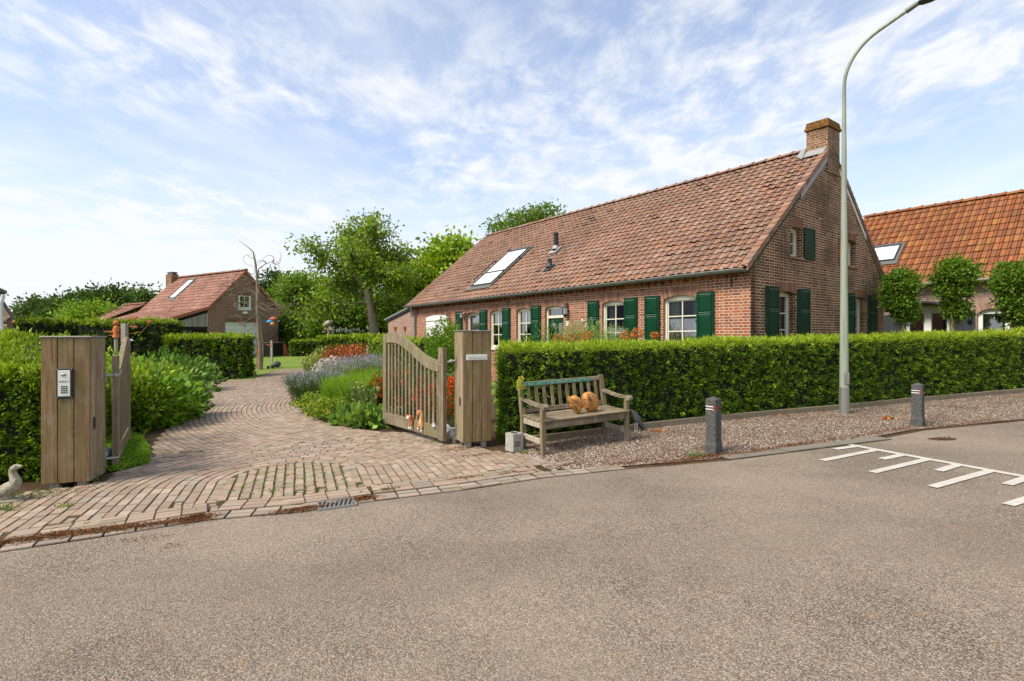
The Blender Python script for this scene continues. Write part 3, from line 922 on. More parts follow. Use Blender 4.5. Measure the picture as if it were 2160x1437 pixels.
def debris():
    P, A, L, Wd = [], [], [], []
    def add(x, y, n, rx, ry, ang=0.0, up=0.0):
        for _ in range(n):
            a, b = random.gauss(0, rx), random.gauss(0, ry)
            px_, py_ = x + a * math.cos(ang) - b * math.sin(ang), y + a * math.sin(ang) + b * math.cos(ang)
            t = random.random() * 6.3
            dd = (a / max(rx, 1e-3)) ** 2 + (b / max(ry, 1e-3)) ** 2
            P.append((px_, py_, gz(px_, py_) + 0.013 + random.random() * up * math.exp(-dd)))
            A.append((math.cos(t), math.sin(t), random.uniform(-0.1, 0.35))); L.append(random.uniform(0.012, 0.045)); Wd.append(random.uniform(0.003, 0.010))
    e = math.atan2(0.41, 0.91)
    for px, py, n, rx, ry, up in ((410, 1097, 1100, .09, .045, .035), (300, 1112, 900, .22, .035, .012), (60, 1140, 1500, .30, .05, .015), (180, 1125, 900, .25, .04, .012), (640, 1076, 900, .13, .03, .015),
                           (765, 1054, 700, .07, .035, .02), (300, 1138, 60, .1, .03, .0), (355, 1155, 30, .05, .03, 0), (820, 1035, 120, .08, .03, .01), (975, 1010, 120, .12, .03, .01), (1080, 1000, 100, .12, .03, .01),
                           (965, 950, 350, .18, .10, .02), (1010, 962, 180, .2, .05, .01), (1190, 985, 200, .2, .04, .01), (1330, 978, 300, .25, .04, .01), (1450, 972, 700, .3, .06, .012), (1500, 962, 600, .2, .06, .02), (1570, 958, 700, .35, .05, .01), (1680, 940, 700, .4, .05, .01), (1250, 955, 350, .4, .12, 0), (1600, 915, 400, .8, .25, 0), (1800, 890, 300, .8, .2, 0), (1430, 940, 400, .5, .2, 0),
                           (1150, 945, 260, .25, .12, 0), (1350, 935, 300, .4, .15, 0), (1700, 900, 400, .8, .22, 0), (2000, 872, 400, .9, .2, 0), (1800, 922, 300, .4, .04, .01), (1900, 906, 300, .4, .04, .01), (2050, 893, 300, .5, .04, .01), (1985, 927, 160, .12, .03, .0), (850, 912, 220, .3, .06, .01), (700, 893, 160, .3, .08, .01),
                           (1200, 940, 420, .45, .12, .0), (1450, 905, 200, .4, .05, 0), (330, 925, 120, .2, .12, .01), (120, 1040, 90, .15, .1, .01)):
        p = G(px, py); add(p.x, p.y, n, rx, ry, e, up)
    for _ in range(700):
        x, y, r_ = random.choice(JOINTS); add(x, y, 1, .03, .03)
    for _ in range(350):
        x = random.uniform(-5, 6); y = random.uniform(2.7, 7)
        P.append((x, y, gz(x, y) + 0.004)); t = random.random() * 6.3; A.append((math.cos(t), math.sin(t), 0.05)); L.append(random.uniform(.008, .03)); Wd.append(.004)
    n = len(P)
    o = leaves('fallen_needles', P, A, L, Wd, shade(n, (0.17, 0.070, 0.026), 0.45, 0.2), M_petal)
    tag(o, kind='stuff')
    # small weeds in the joints
    P, A, L, Wd, C = [], [], [], [], []
    for (x, y, r_) in JOINTS:
        pr = 0.75 if r_ < 0.5 else (0.11 if r_ < 2.5 else 0.04)
        pr *= 0.5 + 1.2 * max(0, noise.noise(Vector((x * 1.3, y * 1.3, 3))) + 0.4)
        if random.random() > pr: continue
        m = random.randint(5, 13); s = random.uniform(0.5, 1.1)
        for _ in range(m):
            t = random.random() * 6.3
            P.append((x + random.gauss(0, .014), y + random.gauss(0, .014), gz(x, y) + 0.003)); A.append((math.cos(t), math.sin(t), random.uniform(0.3, 1.3)))
            L.append(0.028 * s); Wd.append(0.012 * s); C.append(s)
    n = len(P)
    o = leaves('joint_weeds', P, A, L, Wd, shade(n, (0.16, 0.22, 0.045), 0.3, 0.2), M_leaf)
    tag(o, kind='stuff')
    # a few curled orange leaves on the verge
    P, A = [], []
    for px, py, m in ((1878, 888, 24), (1630, 880, 10), (1345, 905, 14), (1225, 905, 10), (1190, 925, 8), (1384, 915, 14)):
        c = G(px, py)
        for _ in range(m):
            P.append((c.x + random.gauss(0, .07), c.y + random.gauss(0, .04), c.z + .04)); t = random.random() * 6.3; A.append((math.cos(t), math.sin(t), random.uniform(0, .6)))
    o = leaves('dead_leaves', P, A, 0.07, 0.045, shade(len(P), (0.50, 0.20, 0.06), 0.3), M_petal); tag(o, kind='stuff')
debris()
# dark patch in the asphalt
mb = MB(); c = G(1990, 926)
mb.poly([(c.x + 0.19 * math.cos(a) * (1 + .2 * math.sin(3 * a)), c.y + .10 * math.sin(a), gz(c.x + 0.19 * math.cos(a), c.y) + 0.001) for a in [i * math.pi / 8 for i in range(16)]])
tag(mb.build('road_patch', M_soil), kind='structure')
# ================================================================== BUILDINGS
def xform(mb, M):
    mb.v = [tuple(M @ Vector(p)) for p in mb.v]; return mb
ROT_G = Matrix.Rotation(R(90), 4, 'Z')     # front-elevation coordinates -> right gable
IDM = Matrix.Identity(4)

def arch_pts(x0, x1, zs, rise, n=10):
    """points along a segmental arch from right springing to left springing"""
    if rise <= 0: return [(x1, zs), (x0, zs)]
    w = (x1 - x0) / 2; rad = (w * w + rise * rise) / (2 * rise); cx = (x0 + x1) / 2; cz = zs + rise - rad
    a = math.asin(w / rad)
    return [(cx + rad * math.sin(a - 2 * a * i / n), cz + rad * math.cos(a - 2 * a * i / n)) for i in range(n + 1)]
def opening(x0, x1, z0, zs, rise):
    return [(x0, z0), (x1, z0)] + arch_pts(x0, x1, zs, rise)

def wall(name, parent, mat, outer, holes, M=IDM, shear=None, depth=0.22, d0=0.0):
    mb = MB()
    loops = [[Vector((p[0], p[1], 0)) for p in outer]] + [[Vector((p[0], p[1], 0)) for p in h] for h in holes]
    flat = [p for l in loops for p in l]
    for t in tessellate_polygon(loops):
        q = [Vector((flat[i].x, d0, flat[i].y)) for i in t]
        if (q[1] - q[0]).cross(q[2] - q[0]).y > 0: q.reverse()
        mb.poly(q)
    for h in holes:
        for i in range(len(h)):
            a, b = h[i], h[(i + 1) % len(h)]
            mb.poly([(a[0], d0, a[1]), (b[0], d0, b[1]), (b[0], d0 + depth, b[1]), (a[0], d0 + depth, a[1])])
    n = len(outer)
    for i in range(n):
        a, b = outer[i], outer[(i + 1) % n]
        mb.poly([(a[0], d0, a[1]), (a[0], d0 + depth, a[1]), (b[0], d0 + depth, b[1]), (b[0], d0, b[1])])
    return xform(mb, M).build(name, mat, parent, shear=shear)

def lintel(parent, x0, x1, zs, rise, h=0.24, M=IDM, shear=None, cols=None, ext=0.06):
    mb = MB(); cols = cols or ARCH_COLS
    n = max(6, int((x1 - x0 + 2 * ext) / 0.062)); cx = (x0 + x1) / 2; W2 = (x1 - x0) / 2
    rise = max(rise, 0.001)
    rad = (W2 * W2 + rise * rise) / (2 * rise); cz = zs + rise - rad
    for i in range(n):
        ua, ub = (-1 + 2 * (i + 0.06) / n), (-1 + 2 * (i + 0.94) / n)
        p = []
        for u in (ua, ub):
            xb = cx + u * W2; zb = cz + math.sqrt(max(0, rad * rad - (u * W2) ** 2)) + 0.004
            xt = cx + u * (W2 + ext); zt = zs + rise * 0.65 + h
            p.append((xb, zb, xt, zt + random.uniform(-.004, .004)))
        y = -0.004 - random.uniform(0, 0.003)
        c = random.choice(cols); k = random.uniform(0.75, 1.15); c = tuple(min(1, q * k) for q in c)
        (xb0, zb0, xt0, zt0), (xb1, zb1, xt1, zt1) = p
        mb.hexa([(xb0, y, zb0), (xb1, y, zb1), (xb1, .06, zb1), (xb0, .06, zb0), (xt0, y, zt0), (xt1, y, zt1), (xt1, .06, zt1), (xt0, .06, zt0)], c)
    for u0 in range(n):
        pass
    o = xform(mb, M).build('arch', M_soldier, parent, shear=shear)
    mb = MB(); bt = [(cx + W2 * (-1 + 2 * i / 12), cz + math.sqrt(max(0, rad * rad - (W2 * (-1 + 2 * i / 12)) ** 2)) + .002) for i in range(13)]; tt = [(cx + (W2 + ext) * (-1 + 2 * i / 12), zs + rise * .65 + h + .004) for i in range(13)]
    for i in range(12): mb.poly([(bt[i][0], -.0022, bt[i][1]), (bt[i + 1][0], -.0022, bt[i + 1][1]), (tt[i + 1][0], -.0022, tt[i + 1][1]), (tt[i][0], -.0022, tt[i][1])])
    xform(mb, M).build('arch_mortar', M_mortar, o, shear=shear)
    return o

def window(parent, x0, x1, z0, zs, rise, inset=0.08, cols=2, rows=3, M=IDM, shear=None, mat=None, fw=0.05, blind=0.0, curtain=True, sill=True, sill_mat=None, sash=True, glassmat=None, label=None, flower=False):
    mat = mat or M_cream
    mb = MB(); y0, y1 = inset, inset + 0.07
    g = 0.003
    mb.box(x0 + g, x0 + fw, y0, y1, z0 + fw, zs - 0.02); mb.box(x1 - fw, x1 - g, y0, y1, z0 + fw, zs - 0.02)
    mb.box(x0 + g, x1 - g, y0 - 0.015, y1, z0 + g, z0 + fw)
    top = [(x0 + g, zs - 0.02), (x0 + fw, zs - 0.02)] if False else None
    ap = arch_pts(x0 + g, x1 - g, zs - g, rise)
    inner = [(x0 + g, zs - 0.02), (x1 - g, zs - 0.02)]
    mb.prism(inner + ap, y0, y1)
    # sash
    sw = 0.032; a, b, c_, d = x0 + fw, x1 - fw, z0 + fw, zs - 0.02
    if sash:
        ys, ye = y0 + 0.025, y1 - 0.005
        mb.box(a, a + sw, ys, ye, c_, d); mb.box(b - sw, b, ys, ye, c_, d)
        mb.box(a + sw, b - sw, ys, ye, c_, c_ + sw * 1.4); mb.box(a + sw, b - sw, ys, ye, d - sw, d)
        a += sw; b -= sw; c_ += sw * 1.4; d -= sw
    f = xform(mb, M).build('window', mat, parent, bevel=0.004, shear=shear)
    if label: f['label'] = label
    mb = MB(); t = 0.013
    for i in range(1, cols):
        x = a + (b - a) * i / cols; mb.box(x - t, x + t, y0 + 0.028, y1 - 0.012, c_, d)
    for j in range(1, rows):
        z = c_ + (d - c_) * j / rows; mb.box(a, b, y0 + 0.030, y1 - 0.014, z - t, z + t)
    if cols > 1 or rows > 1: xform(mb, M).build('glazing_bars', mat, f, shear=shear)
    mb = MB(); yy = y1 - 0.025
    mb.poly([(a - .005, yy, c_ - .005), (b + .005, yy, c_ - .005), (b + .005, yy, d + .005), (a - .005, yy, d + .005)])
    xform(mb, M).build('pane', glassmat or M_glass, f, shear=shear)
    yb = y1 + 0.10
    if blind > 0:
        mb = MB(); mb.box(a - .02, b + .02, y1 + 0.03, y1 + 0.035, d - (d - c_) * blind, d + .02)
        xform(mb, M).build('blind', M_blind, f, shear=shear)
    if curtain:
        mb = MB(); w = (b - a)
        for (u0, u1) in ((a - .05, a + w * 0.26), (b - w * 0.22, b + .05)):
            n = 14; pts = []
            for i in range(n + 1):
                u = u0 + (u1 - u0) * i / n; pts.append((u, yb + 0.02 * math.sin(i * 2.3)))
            for (p, q) in zip(pts[:-1], pts[1:]):
                mb.poly([(p[0], p[1], c_ - .05), (q[0], q[1], c_ - .05), (q[0], q[1], d + .05), (p[0], p[1], d + .05)], smooth=True)
        xform(mb, M).build('curtain', M_curtain, f, shear=shear)
    if sill:
        mb = MB(); mb.box(x0 - 0.03, x1 + 0.03, -0.045, inset + 0.02, z0 - 0.07, z0 - 0.003)
        xform(mb, M).build('sill', sill_mat or mat, f, shear=shear, bevel=0.005)
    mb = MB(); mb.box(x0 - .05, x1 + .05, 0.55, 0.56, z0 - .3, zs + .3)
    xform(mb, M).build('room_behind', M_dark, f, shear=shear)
    return f

def shutter(parent, x0, x1, z0, z1, M=IDM, shear=None, mat=None, lines=None, side=1, rail=None, label=None):
    mat = mat or M_green
    mb = MB(); ya, yb = -0.055, -0.018
    mb.box(x0, x1, ya, yb, z0, z1)
    f = xform(mb, M).build('shutter', mat, parent, bevel=0.004, shear=shear)
    if label: f['label'] = label
    rail = rail if rail is not None else z0 + (z1 - z0) * 0.63
    m = 0.075 * (x1 - x0) / 0.48
    # recessed panels with bevelled raised fields
    mb = MB()
    for (a, b) in ((rail + 0.035, z1 - 0.075), (z0 + 0.09, rail - 0.035)):
        X0, X1 = x0 + m, x1 - m; y = ya - 0.0005
        k = 0.036
        # frame moulding (proud) and raised field
        fr = 0.016
        mb.box(X0 - fr, X0, ya - 0.013, ya, a, b); mb.box(X1, X1 + fr, ya - 0.013, ya, a, b)
        mb.box(X0 - fr, X1 + fr, ya - 0.013, ya, a - fr, a); mb.box(X0 - fr, X1 + fr, ya - 0.013, ya, b, b + fr)
        p = [(X0 + k, ya - .013, a + k), (X1 - k, ya - .013, a + k), (X1 - k, ya - .013, b - k), (X0 + k, ya - .013, b - k)]
        o_ = [(X0 + .006, ya - .0006, a + .006), (X1 - .006, ya - .0006, a + .006), (X1 - .006, ya - .0006, b - .006), (X0 + .006, ya - .0006, b - .006)]
        mb.raw(o_ + p, [(4, 5, 6, 7), (0, 1, 5, 4), (1, 2, 6, 5), (2, 3, 7, 6), (3, 0, 4, 7)])
        lb = MB(); lb.box(X0, X1, ya - .0145, ya - .013, b + .008, b + .0145); xform(lb, M).build('paint_line', lines or M_greenline, f, shear=shear)
        if a > rail: lb = MB(); lb.box(X0, X1, ya - .0145, ya - .013, a - .0155, a - .009); xform(lb, M).build('paint_line', lines or M_greenline, f, shear=shear)
    xform(mb, M).build('panels', mat, f, shear=shear)
    hx = x1 if side > 0 else x0
    for z in (z1 - 0.14, z0 + 0.16, (z0 + z1) / 2):
        mb = MB(); mb.box(hx - .02, hx + .02, -0.064, -0.012, z - .012, z + .012)
        mb.tube([(hx + .012 * side, -0.045, z - .03), (hx + .012 * side, -0.045, z + .03)], 0.008, 6)
        xform(mb, M).build('hinge', M_black, f, shear=shear)
    return f

def tile_roof(name, parent, O, U, V, nU, nV, tw, tl, cols, mat, shear=None, amp=0.075, flatpan=False, mossy=0.0, last=0.0, jitter=1.0):
    O, U, V = Vector(O), Vector(U).normalized(), Vector(V).normalized()
    N = U.cross(V)
    if N.z < 0: N = -N
    nu = 9; vq = (4, 5) if not flatpan else (4, 7)
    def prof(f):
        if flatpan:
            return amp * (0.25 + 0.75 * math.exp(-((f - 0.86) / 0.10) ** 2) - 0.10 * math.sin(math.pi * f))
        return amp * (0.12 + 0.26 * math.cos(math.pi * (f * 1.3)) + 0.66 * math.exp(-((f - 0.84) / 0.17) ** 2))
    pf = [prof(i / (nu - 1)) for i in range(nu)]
    verts = []; faces = []; cs = []
    for j in range(nV):
        for i in range(nU):
            jit = random.uniform(-0.006, 0.006) * jitter; lift = random.uniform(0.0, 0.007) * jitter; tw_ = random.uniform(-0.006, 0.006) * jitter
            c = random.choice(cols); k = random.uniform(0.88, 1.10) * (1 + .22 * noise.noise(Vector((i * .16, j * .13, 1.7))))
            c = tuple(min(1, x * k) for x in c)
            if random.random() < 0.06 and jitter > 0: lift += random.uniform(.01, .028)
            b = len(verts)
            l = tl * (1.08 if j < nV - 1 or last == 0 else last)
            for (v, h) in ((0.0, -0.012), (0.0, 0.0), (0.5, 0.0), (1.0, 0.0)):
                for q in range(nu):
                    f = q / (nu - 1)
                    H = pf[q] + (1 - v) * (0.026 + lift) + h + tw_ * (f - .5)
                    verts.append(O + U * ((i + f * 1.02) * tw) + V * (j * tl + v * l + jit) + N * H)
            for r in range(3):
                for q in range(nu - 1):
                    faces.append((b + r * nu + q, b + r * nu + q + 1, b + (r + 1) * nu + q + 1, b + (r + 1) * nu + q))
                    dirt_shade = ({vq[0]: .32, vq[1]: .38} if flatpan else {0: .30, 1: .62, 4: .72}).get(q, 1.0)  # grooves beside each roll darkened: channel dirt plus shade painted into the tile colour
                    cs.append(tuple(x * 0.30 for x in c) if r == 0 else tuple(x * dirt_shade for x in c))  # lower lip coloured dark as a painted shadow line
    mb = MB(); mb.v = [tuple(v) for v in verts]; mb.f = faces; mb.c = cs; mb.sm = [True] * len(faces)
    o = mb.build(name, mat, parent, shear=shear)
    m = o.modifiers.new('edge', 'EDGE_SPLIT'); m.split_angle = R(50)
    return o

def ridge_tiles(parent, a, b, n, r, cols, mat, shear=None, flat=0.75):
    a, b = Vector(a), Vector(b); mb = MB(); d = (b - a) / n; side = d.normalized().cross(Vector((0, 0, 1)))
    for i in range(n):
        p, q = a + d * i, a + d * (i + 1.06); c = random.choice(cols); k = random.uniform(.8, 1.1); c = tuple(x * k for x in c)
        r0 = r * random.uniform(.97, 1.04)
        vs = []
        N = 8
        for (pt, rr, dz) in ((p, r0 * 1.16, .0), (p.lerp(q, .14), r0 * 1.16, 0), (p.lerp(q, .16), r0, 0), (q, r0 * 0.94, -.008)):
            for k2 in range(N + 1):
                t = math.pi * k2 / N
                vs.append(pt + side * math.cos(t) * rr + Vector((0, 0, math.sin(t) * rr * flat + dz)))
        fs = [(s * (N + 1) + k2, s * (N + 1) + k2 + 1, (s + 1) * (N + 1) + k2 + 1, (s + 1) * (N + 1) + k2) for s in range(3) for k2 in range(N)]
        fs.append(tuple(range(N + 1)))
        mb.raw(vs, fs, c, True)
    o = mb.build('ridge_tiles', mat, parent, shear=shear)
    m = o.modifiers.new('edge', 'EDGE_SPLIT'); m.split_angle = R(50)
    return o

def roof_window(parent, O, U, V, u0, u1, v0, v1, shear=None, mid=False, label=None, h=0.09):
    U, V = Vector(U).normalized(), Vector(V).normalized(); N = U.cross(V)
    if N.z < 0: N = -N
    O = Vector(O)
    def P(u, v, w): return O + U * u + V * v + N * w
    def bx(mb, a, b, c, d, e, f):
        mb.hexa([P(a, c, e), P(b, c, e), P(b, d, e), P(a, d, e), P(a, c, f), P(b, c, f), P(b, d, f), P(a, d, f)])
    mb = MB(); w = 0.055
    bx(mb, u0, u0 + w, v0, v1, -.02, h); bx(mb, u1 - w, u1, v0, v1, -.02, h)
    bx(mb, u0 + w, u1 - w, v0, v0 + w, -.02, h); bx(mb, u0 + w, u1 - w, v1 - w * 1.6, v1, -.02, h)
    if mid: m_ = v0 + (v1 - v0) * 0.36; bx(mb, u0 + w, u1 - w, m_ - .03, m_ + .03, -.02, h)
    f = mb.build('roof_window', M_anthracite, parent, bevel=0.004, shear=shear)
    if label: f['label'] = label
    mb = MB(); mb.poly([P(u0 + w, v0 + w, h - .025), P(u1 - w, v0 + w, h - .025), P(u1 - w, v1 - w * 1.6, h - .025), P(u0 + w, v1 - w * 1.6, h - .025)])
    mb.build('pane', M_roofglass, f, shear=shear)
    mb = MB(); bx(mb, u0 - .1, u1 + .1, v0 - .22, v0 - .004, .035, .055); bx(mb, u0 - .09, u0 - .004, v0, v1 + .08, .03, .06); bx(mb, u1 + .004, u1 + .09, v0, v1 + .08, .03, .06); bx(mb, u0 - .004, u1 + .004, v1 + .004, v1 + .09, .03, .07)
    mb.build('flashing', M_zinc_dark, f, shear=shear)
    if mid:
        mb = MB(); s = 0.12
        for uu in (u0 - s, u1 + s - .012):
            bx(mb, uu, uu + .012, v0 + .35, v0 + .35 + (v1 - v0) * .55, .12, .15)
            bx(mb, uu, uu + .012, v0 + .35, v0 + .37, .02, .15); bx(mb, uu, uu + .012, v0 + .3 + (v1 - v0) * .55, v0 + .35 + (v1 - v0) * .55, .02, .15)
        mb.build('awning_rail', M_anthracite, f, shear=shear)
    return f

def lantern(parent, x, z, M=IDM, shear=None, s=1.0, y=-0.12, label=None):
    mb = MB()
    r = 0.075 * s
    def ring(rr, zz): return [(x + rr * math.cos(a), y + rr * math.sin(a), zz) for a in [R(30 + 60 * i) for i in range(6)]]
    def loft(rs, col=(1, 1, 1)):
        vs = [q for rr, zz in rs for q in ring(rr, zz)]
        fs = [(i * 6 + k, i * 6 + (k + 1) % 6, (i + 1) * 6 + (k + 1) % 6, (i + 1) * 6 + k) for i in range(len(rs) - 1) for k in range(6)]
        mb.raw(vs, fs)
    zt = z + 0.2 * s
    loft([(0.004, zt), (0.012 * s, zt - .02 * s), (0.03 * s, zt - .04 * s), (0.035 * s, zt - .07 * s), (r, zt - .12 * s), (r * 1.12, zt - .125 * s), (r, zt - .14 * s)])
    loft([(r * .95, zt - .33 * s), (r, zt - .335 * s), (r * .55, zt - .38 * s), (0.012, zt - .43 * s), (0.002, zt - .45 * s)])
    for a in [R(30 + 60 * i) for i in range(6)]:
        mb.tube([(x + r * math.cos(a), y + r * math.sin(a), zt - .335 * s), (x + r * math.cos(a), y + r * math.sin(a), zt - .14 * s)], 0.006 * s, 5)
    mb.tube([(x, y, zt - .05 * s), (x, y + .05, zt + .0), (x, -0.005, zt - .06 * s)], 0.009 * s, 6)
    mb.box(x - .03 * s, x + .03 * s, -0.012, -0.001, zt - .16 * s, zt)
    o = xform(mb, M).build('lantern', M_black, parent, shear=shear)
    if label: o['label'] = label
    mb = MB(); rr = r * .9
    vs = [(x + rr * math.cos(a), y + rr * math.sin(a), zz) for zz in (zt - .33 * s, zt - .14 * s) for a in [R(30 + 60 * i) for i in range(6)]]
    mb.raw(vs, [(k, (k + 1) % 6, 6 + (k + 1) % 6, 6 + k) for k in range(6)])
    xform(mb, M).build('lantern_glass', M_glass, o, shear=shear)
    return o

M_mortar = mat_plain('lime_mortar', (0.46, 0.40, 0.32), 0.95, var=0.2, scale=30)
# ------------------------------------------------------------------ farmhouse
FARM_SH = (K * .618, K * .786)
farm = empty('farmhouse', 'long brick farmhouse with green shutters, red tiled roof and tall chimney on its gable', 'farmhouse', (5.162, 11.7, K * 5.162), math.atan2(-.786, .618))
ops = [(-2.25, -1.30, 1.16, 2.41, .09), (-4.30, -3.47, 1.16, 2.41, .08), (-6.68, -5.85, 0.05, 2.40, .08), (-8.12, -7.33, 1.16, 2.41, .07),
       (-9.65, -8.86, 1.16, 2.41, .07), (-11.2, -10.3, 1.16, 2.40, .07), (-14.3, -12.5, 0.0, 2.42, .08)]
LEN = 15.25
wall('wall', farm, M_brick_front, [(-LEN, -.6), (-0.0, -.6), (-0.0, 3.05), (-LEN, 3.05)], [opening(*o) for o in ops], shear=FARM_SH)
WG = 8.0; RZ = 6.42; AP = 4.12
gops = [(1.21, 2.14, 1.12, 2.46, .06), (5.63, 6.58, 1.12, 2.46, .06), (1.87, 2.49, 3.36, 4.04, .05), (5.15, 5.83, 3.36, 4.04, .05)]
def rz_(y): return 3.10 + 0.806 * y if y < AP else 3.10 + 0.806 * AP - (y - AP) * (0.806 * AP) / (WG - AP)
wall('wall', farm, M_brick_gable, [(0.002, -.6), (WG, -.6), (WG, 3.12), (AP, 3.12 + .806 * AP), (0.002, 3.12)], [opening(*o) for o in gops], M=ROT_G, shear=FARM_SH, depth=0.26)['label'] = 'dark weathered gable wall'
mb = MB()
mb.poly([(-LEN, WG, -.6), (-.01, WG, -.6), (-.01, WG, 3.1), (-LEN, WG, 3.1)])
mb.poly([(-LEN, 0, -.6), (-LEN, WG, -.6), (-LEN, WG, 3.1), (-LEN, AP, 6.42), (-LEN, 0, 3.1)])
mb.build('wall', M_brick_front, farm, shear=FARM_SH)['label'] = 'rear and far end walls'
# brick arches over openings
for o in ops: lintel(farm, o[0] + .0, o[1] - .0, o[3], o[4], shear=FARM_SH)
GC = [(0.20, 0.09, 0.05), (0.29, 0.14, 0.075), (0.24, 0.115, 0.065)]
for o in gops[:2]: lintel(farm, o[0], o[1], o[3], o[4], M=ROT_G, shear=FARM_SH, cols=GC, ext=.04)
for o in gops[2:]: lintel(farm, o[0], o[1], o[3], o[4], h=.22, M=ROT_G, shear=FARM_SH, cols=GC, ext=.02)
# windows on the front
window(farm, *ops[0], shear=FARM_SH, blind=0, sill_mat=M_brick_front)
window(farm, *ops[1], shear=FARM_SH, sill_mat=M_brick_front)
window(farm, *ops[3], shear=FARM_SH, blind=0.36, curtain=False)
window(farm, *ops[4], shear=FARM_SH, blind=0.36, curtain=False)
window(farm, *ops[5], inset=0.12, cols=1, rows=2, shear=FARM_SH, blind=0.46, curtain=False)
# orchid and figurines on the sill of the big window belong to the window as seen
sh = dict(z0=1.17, z1=2.53, shear=FARM_SH)
for (a, b, sd_) in ((-1.30, -.83, -1), (-2.81, -2.33, 1), (-3.47, -3.03, -1), (-4.82, -4.38, 1), (-7.33, -6.85, -1), (-8.86, -8.41, -1), (-10.23, -9.76, -1), (-11.86, -11.38, 1)):
    shutter(farm, a + .01, b - .01, side=sd_, **sh)
# door
x0, x1 = -6.68, -5.85
mb = MB(); g = .003
mb.box(x0 + g, x0 + .06, .08, .16, .06, 2.38); mb.box(x1 - .06, x1 - g, .08, .16, .06, 2.38)
mb.prism([(x0 + g, 2.38), (x1 - g, 2.38)] + arch_pts(x0 + g, x1 - g, 2.397, .08), .08, .16)
mb.box(x0 + .06, x1 - .06, .075, .16, 2.10, 2.18)
df = mb.build('door_frame', M_cream, farm, bevel=.004, shear=FARM_SH)
mb = MB(); mb.poly([(x0 + .06, .13, 2.18), (x1 - .06, .13, 2.18), (x1 - .06, .13, 2.38), (x0 + .06, .13, 2.38)]); mb.build('transom_pane', M_glass, df, shear=FARM_SH)
mb = MB(); a, b = x0 + .062, x1 - .062; ya = .105
mb.box(a, a + .09, ya, .15, .07, 2.098); mb.box(b - .09, b, ya, .15, .07, 2.098); m_ = (a + b) / 2
mb.box(m_ - .045, m_ + .045, ya, .15, .9, 1.95); mb.box(a + .09, b - .09, ya, .15, 1.95, 2.098); mb.box(a + .09, b - .09, ya, .15, .07, .9)
dd = mb.build('door', M_green, farm, bevel=.004, shear=FARM_SH)
mb = MB(); mb.poly([(a + .09, .135, .9), (b - .09, .135, .9), (b - .09, .135, 1.95), (a + .09, .135, 1.95)]); mb.build('pane', M_glass, dd, shear=FARM_SH)
mb = MB(); mb.tube([(a + .05, ya, 1.05), (a + .05, ya - .04, 1.05), (a + .14, ya - .04, 1.05)], .009, 6); mb.build('handle', M_steel, dd, shear=FARM_SH)
# roller door
mb = MB(); z = 0.0; i = 0
while z < 2.38:
    mb.box(-14.24, -12.56, .05 + .0, .10, z, min(z + .088, 2.40)); z += .092
rd = mb.build('garage_door', M_white, farm, bevel=.006, shear=FARM_SH)
mb = MB(); mb.prism([(-14.297, 2.26), (-12.503, 2.26)] + arch_pts(-14.297, -12.503, 2.417, .08), .015, .13); mb.box(-14.297, -14.24, .02, .12, 0, 2.26); mb.box(-12.56, -12.503, .02, .12, 0, 2.26)
mb.build('door_casing', M_white, rd, bevel=.004, shear=FARM_SH)
# gable windows and shutters
window(farm, *gops[0], inset=.17, cols=2, rows=3, M=ROT_G, shear=FARM_SH, sill_mat=M_brick_gable)
window(farm, *gops[1], inset=.17, cols=2, rows=3, M=ROT_G, shear=FARM_SH, sill_mat=M_brick_gable)
window(farm, *gops[2], inset=.15, cols=1, rows=2, M=ROT_G, shear=FARM_SH, sill_mat=M_brick_gable, fw=.05)
window(farm, *gops[3], inset=.15, cols=1, rows=2, M=ROT_G, shear=FARM_SH, sill_mat=M_brick_gable, fw=.05)
for (a, b, z0, z1, sd_) in ((.63, 1.2, 1.15, 2.6, 1), (2.18, 2.80, 1.15, 2.6, -1), (5.08, 5.62, 1.15, 2.6, 1), (6.66, 7.32, 1.15, 2.6, -1)):
    shutter(farm, a, b, z0, z1, M=ROT_G, shear=FARM_SH, mat=M_green_old, side=sd_, label='faded dark green shutter on the gable')
mb = MB(); mb.box(2.52, 3.06, -.05, -.018, 3.33, 4.12); f = xform(mb, ROT_G).build('shutter', M_green_old, farm, bevel=.004, shear=FARM_SH); f['label'] = 'small dark green attic shutter'
mb = MB()
for q in ((2.50, 2.56), (3.02, 3.08)): mb.box(q[0], q[1], -.058, -.049, 3.33, 4.12)
mb.box(2.56, 3.02, -.058, -.049, 3.33, 3.39); mb.box(2.56, 3.02, -.058, -.049, 4.06, 4.12)
xform(mb, ROT_G).build('panels', M_green_old, f, bevel=.003, shear=FARM_SH)
mb = MB(); mb.box(4.62, 5.13, -.05, -.018, 3.36, 4.08); f = xform(mb, ROT_G).build('shutter', M_rust, farm, bevel=.004, shear=FARM_SH); f['label'] = 'bare orange-brown attic shutter'
# corner of rebuilt yellowish brick and wall anchors
for t, z in ((.43, 2.72), (8.56, 2.72), (15.0, 2.66)):
    mb = MB(); mb.box(-t - .012, -t + .012, -.02, -.002, z - .14, z + .14); mb.box(-t - .02, -t + .02, -.028, -.002, z - .01, z + .02)
    mb.build('wall_anchor', M_black, farm, shear=FARM_SH)
mb = MB(); mb.tube([(.02, 3.42, 4.42), (.03, 3.45, 4.43), (.05, 3.62, 4.44)], .012, 6); mb.box(0.004, .02, 3.38, 3.46, 4.38, 4.46); mb.build('wall_anchor', M_zinc, farm, shear=FARM_SH)
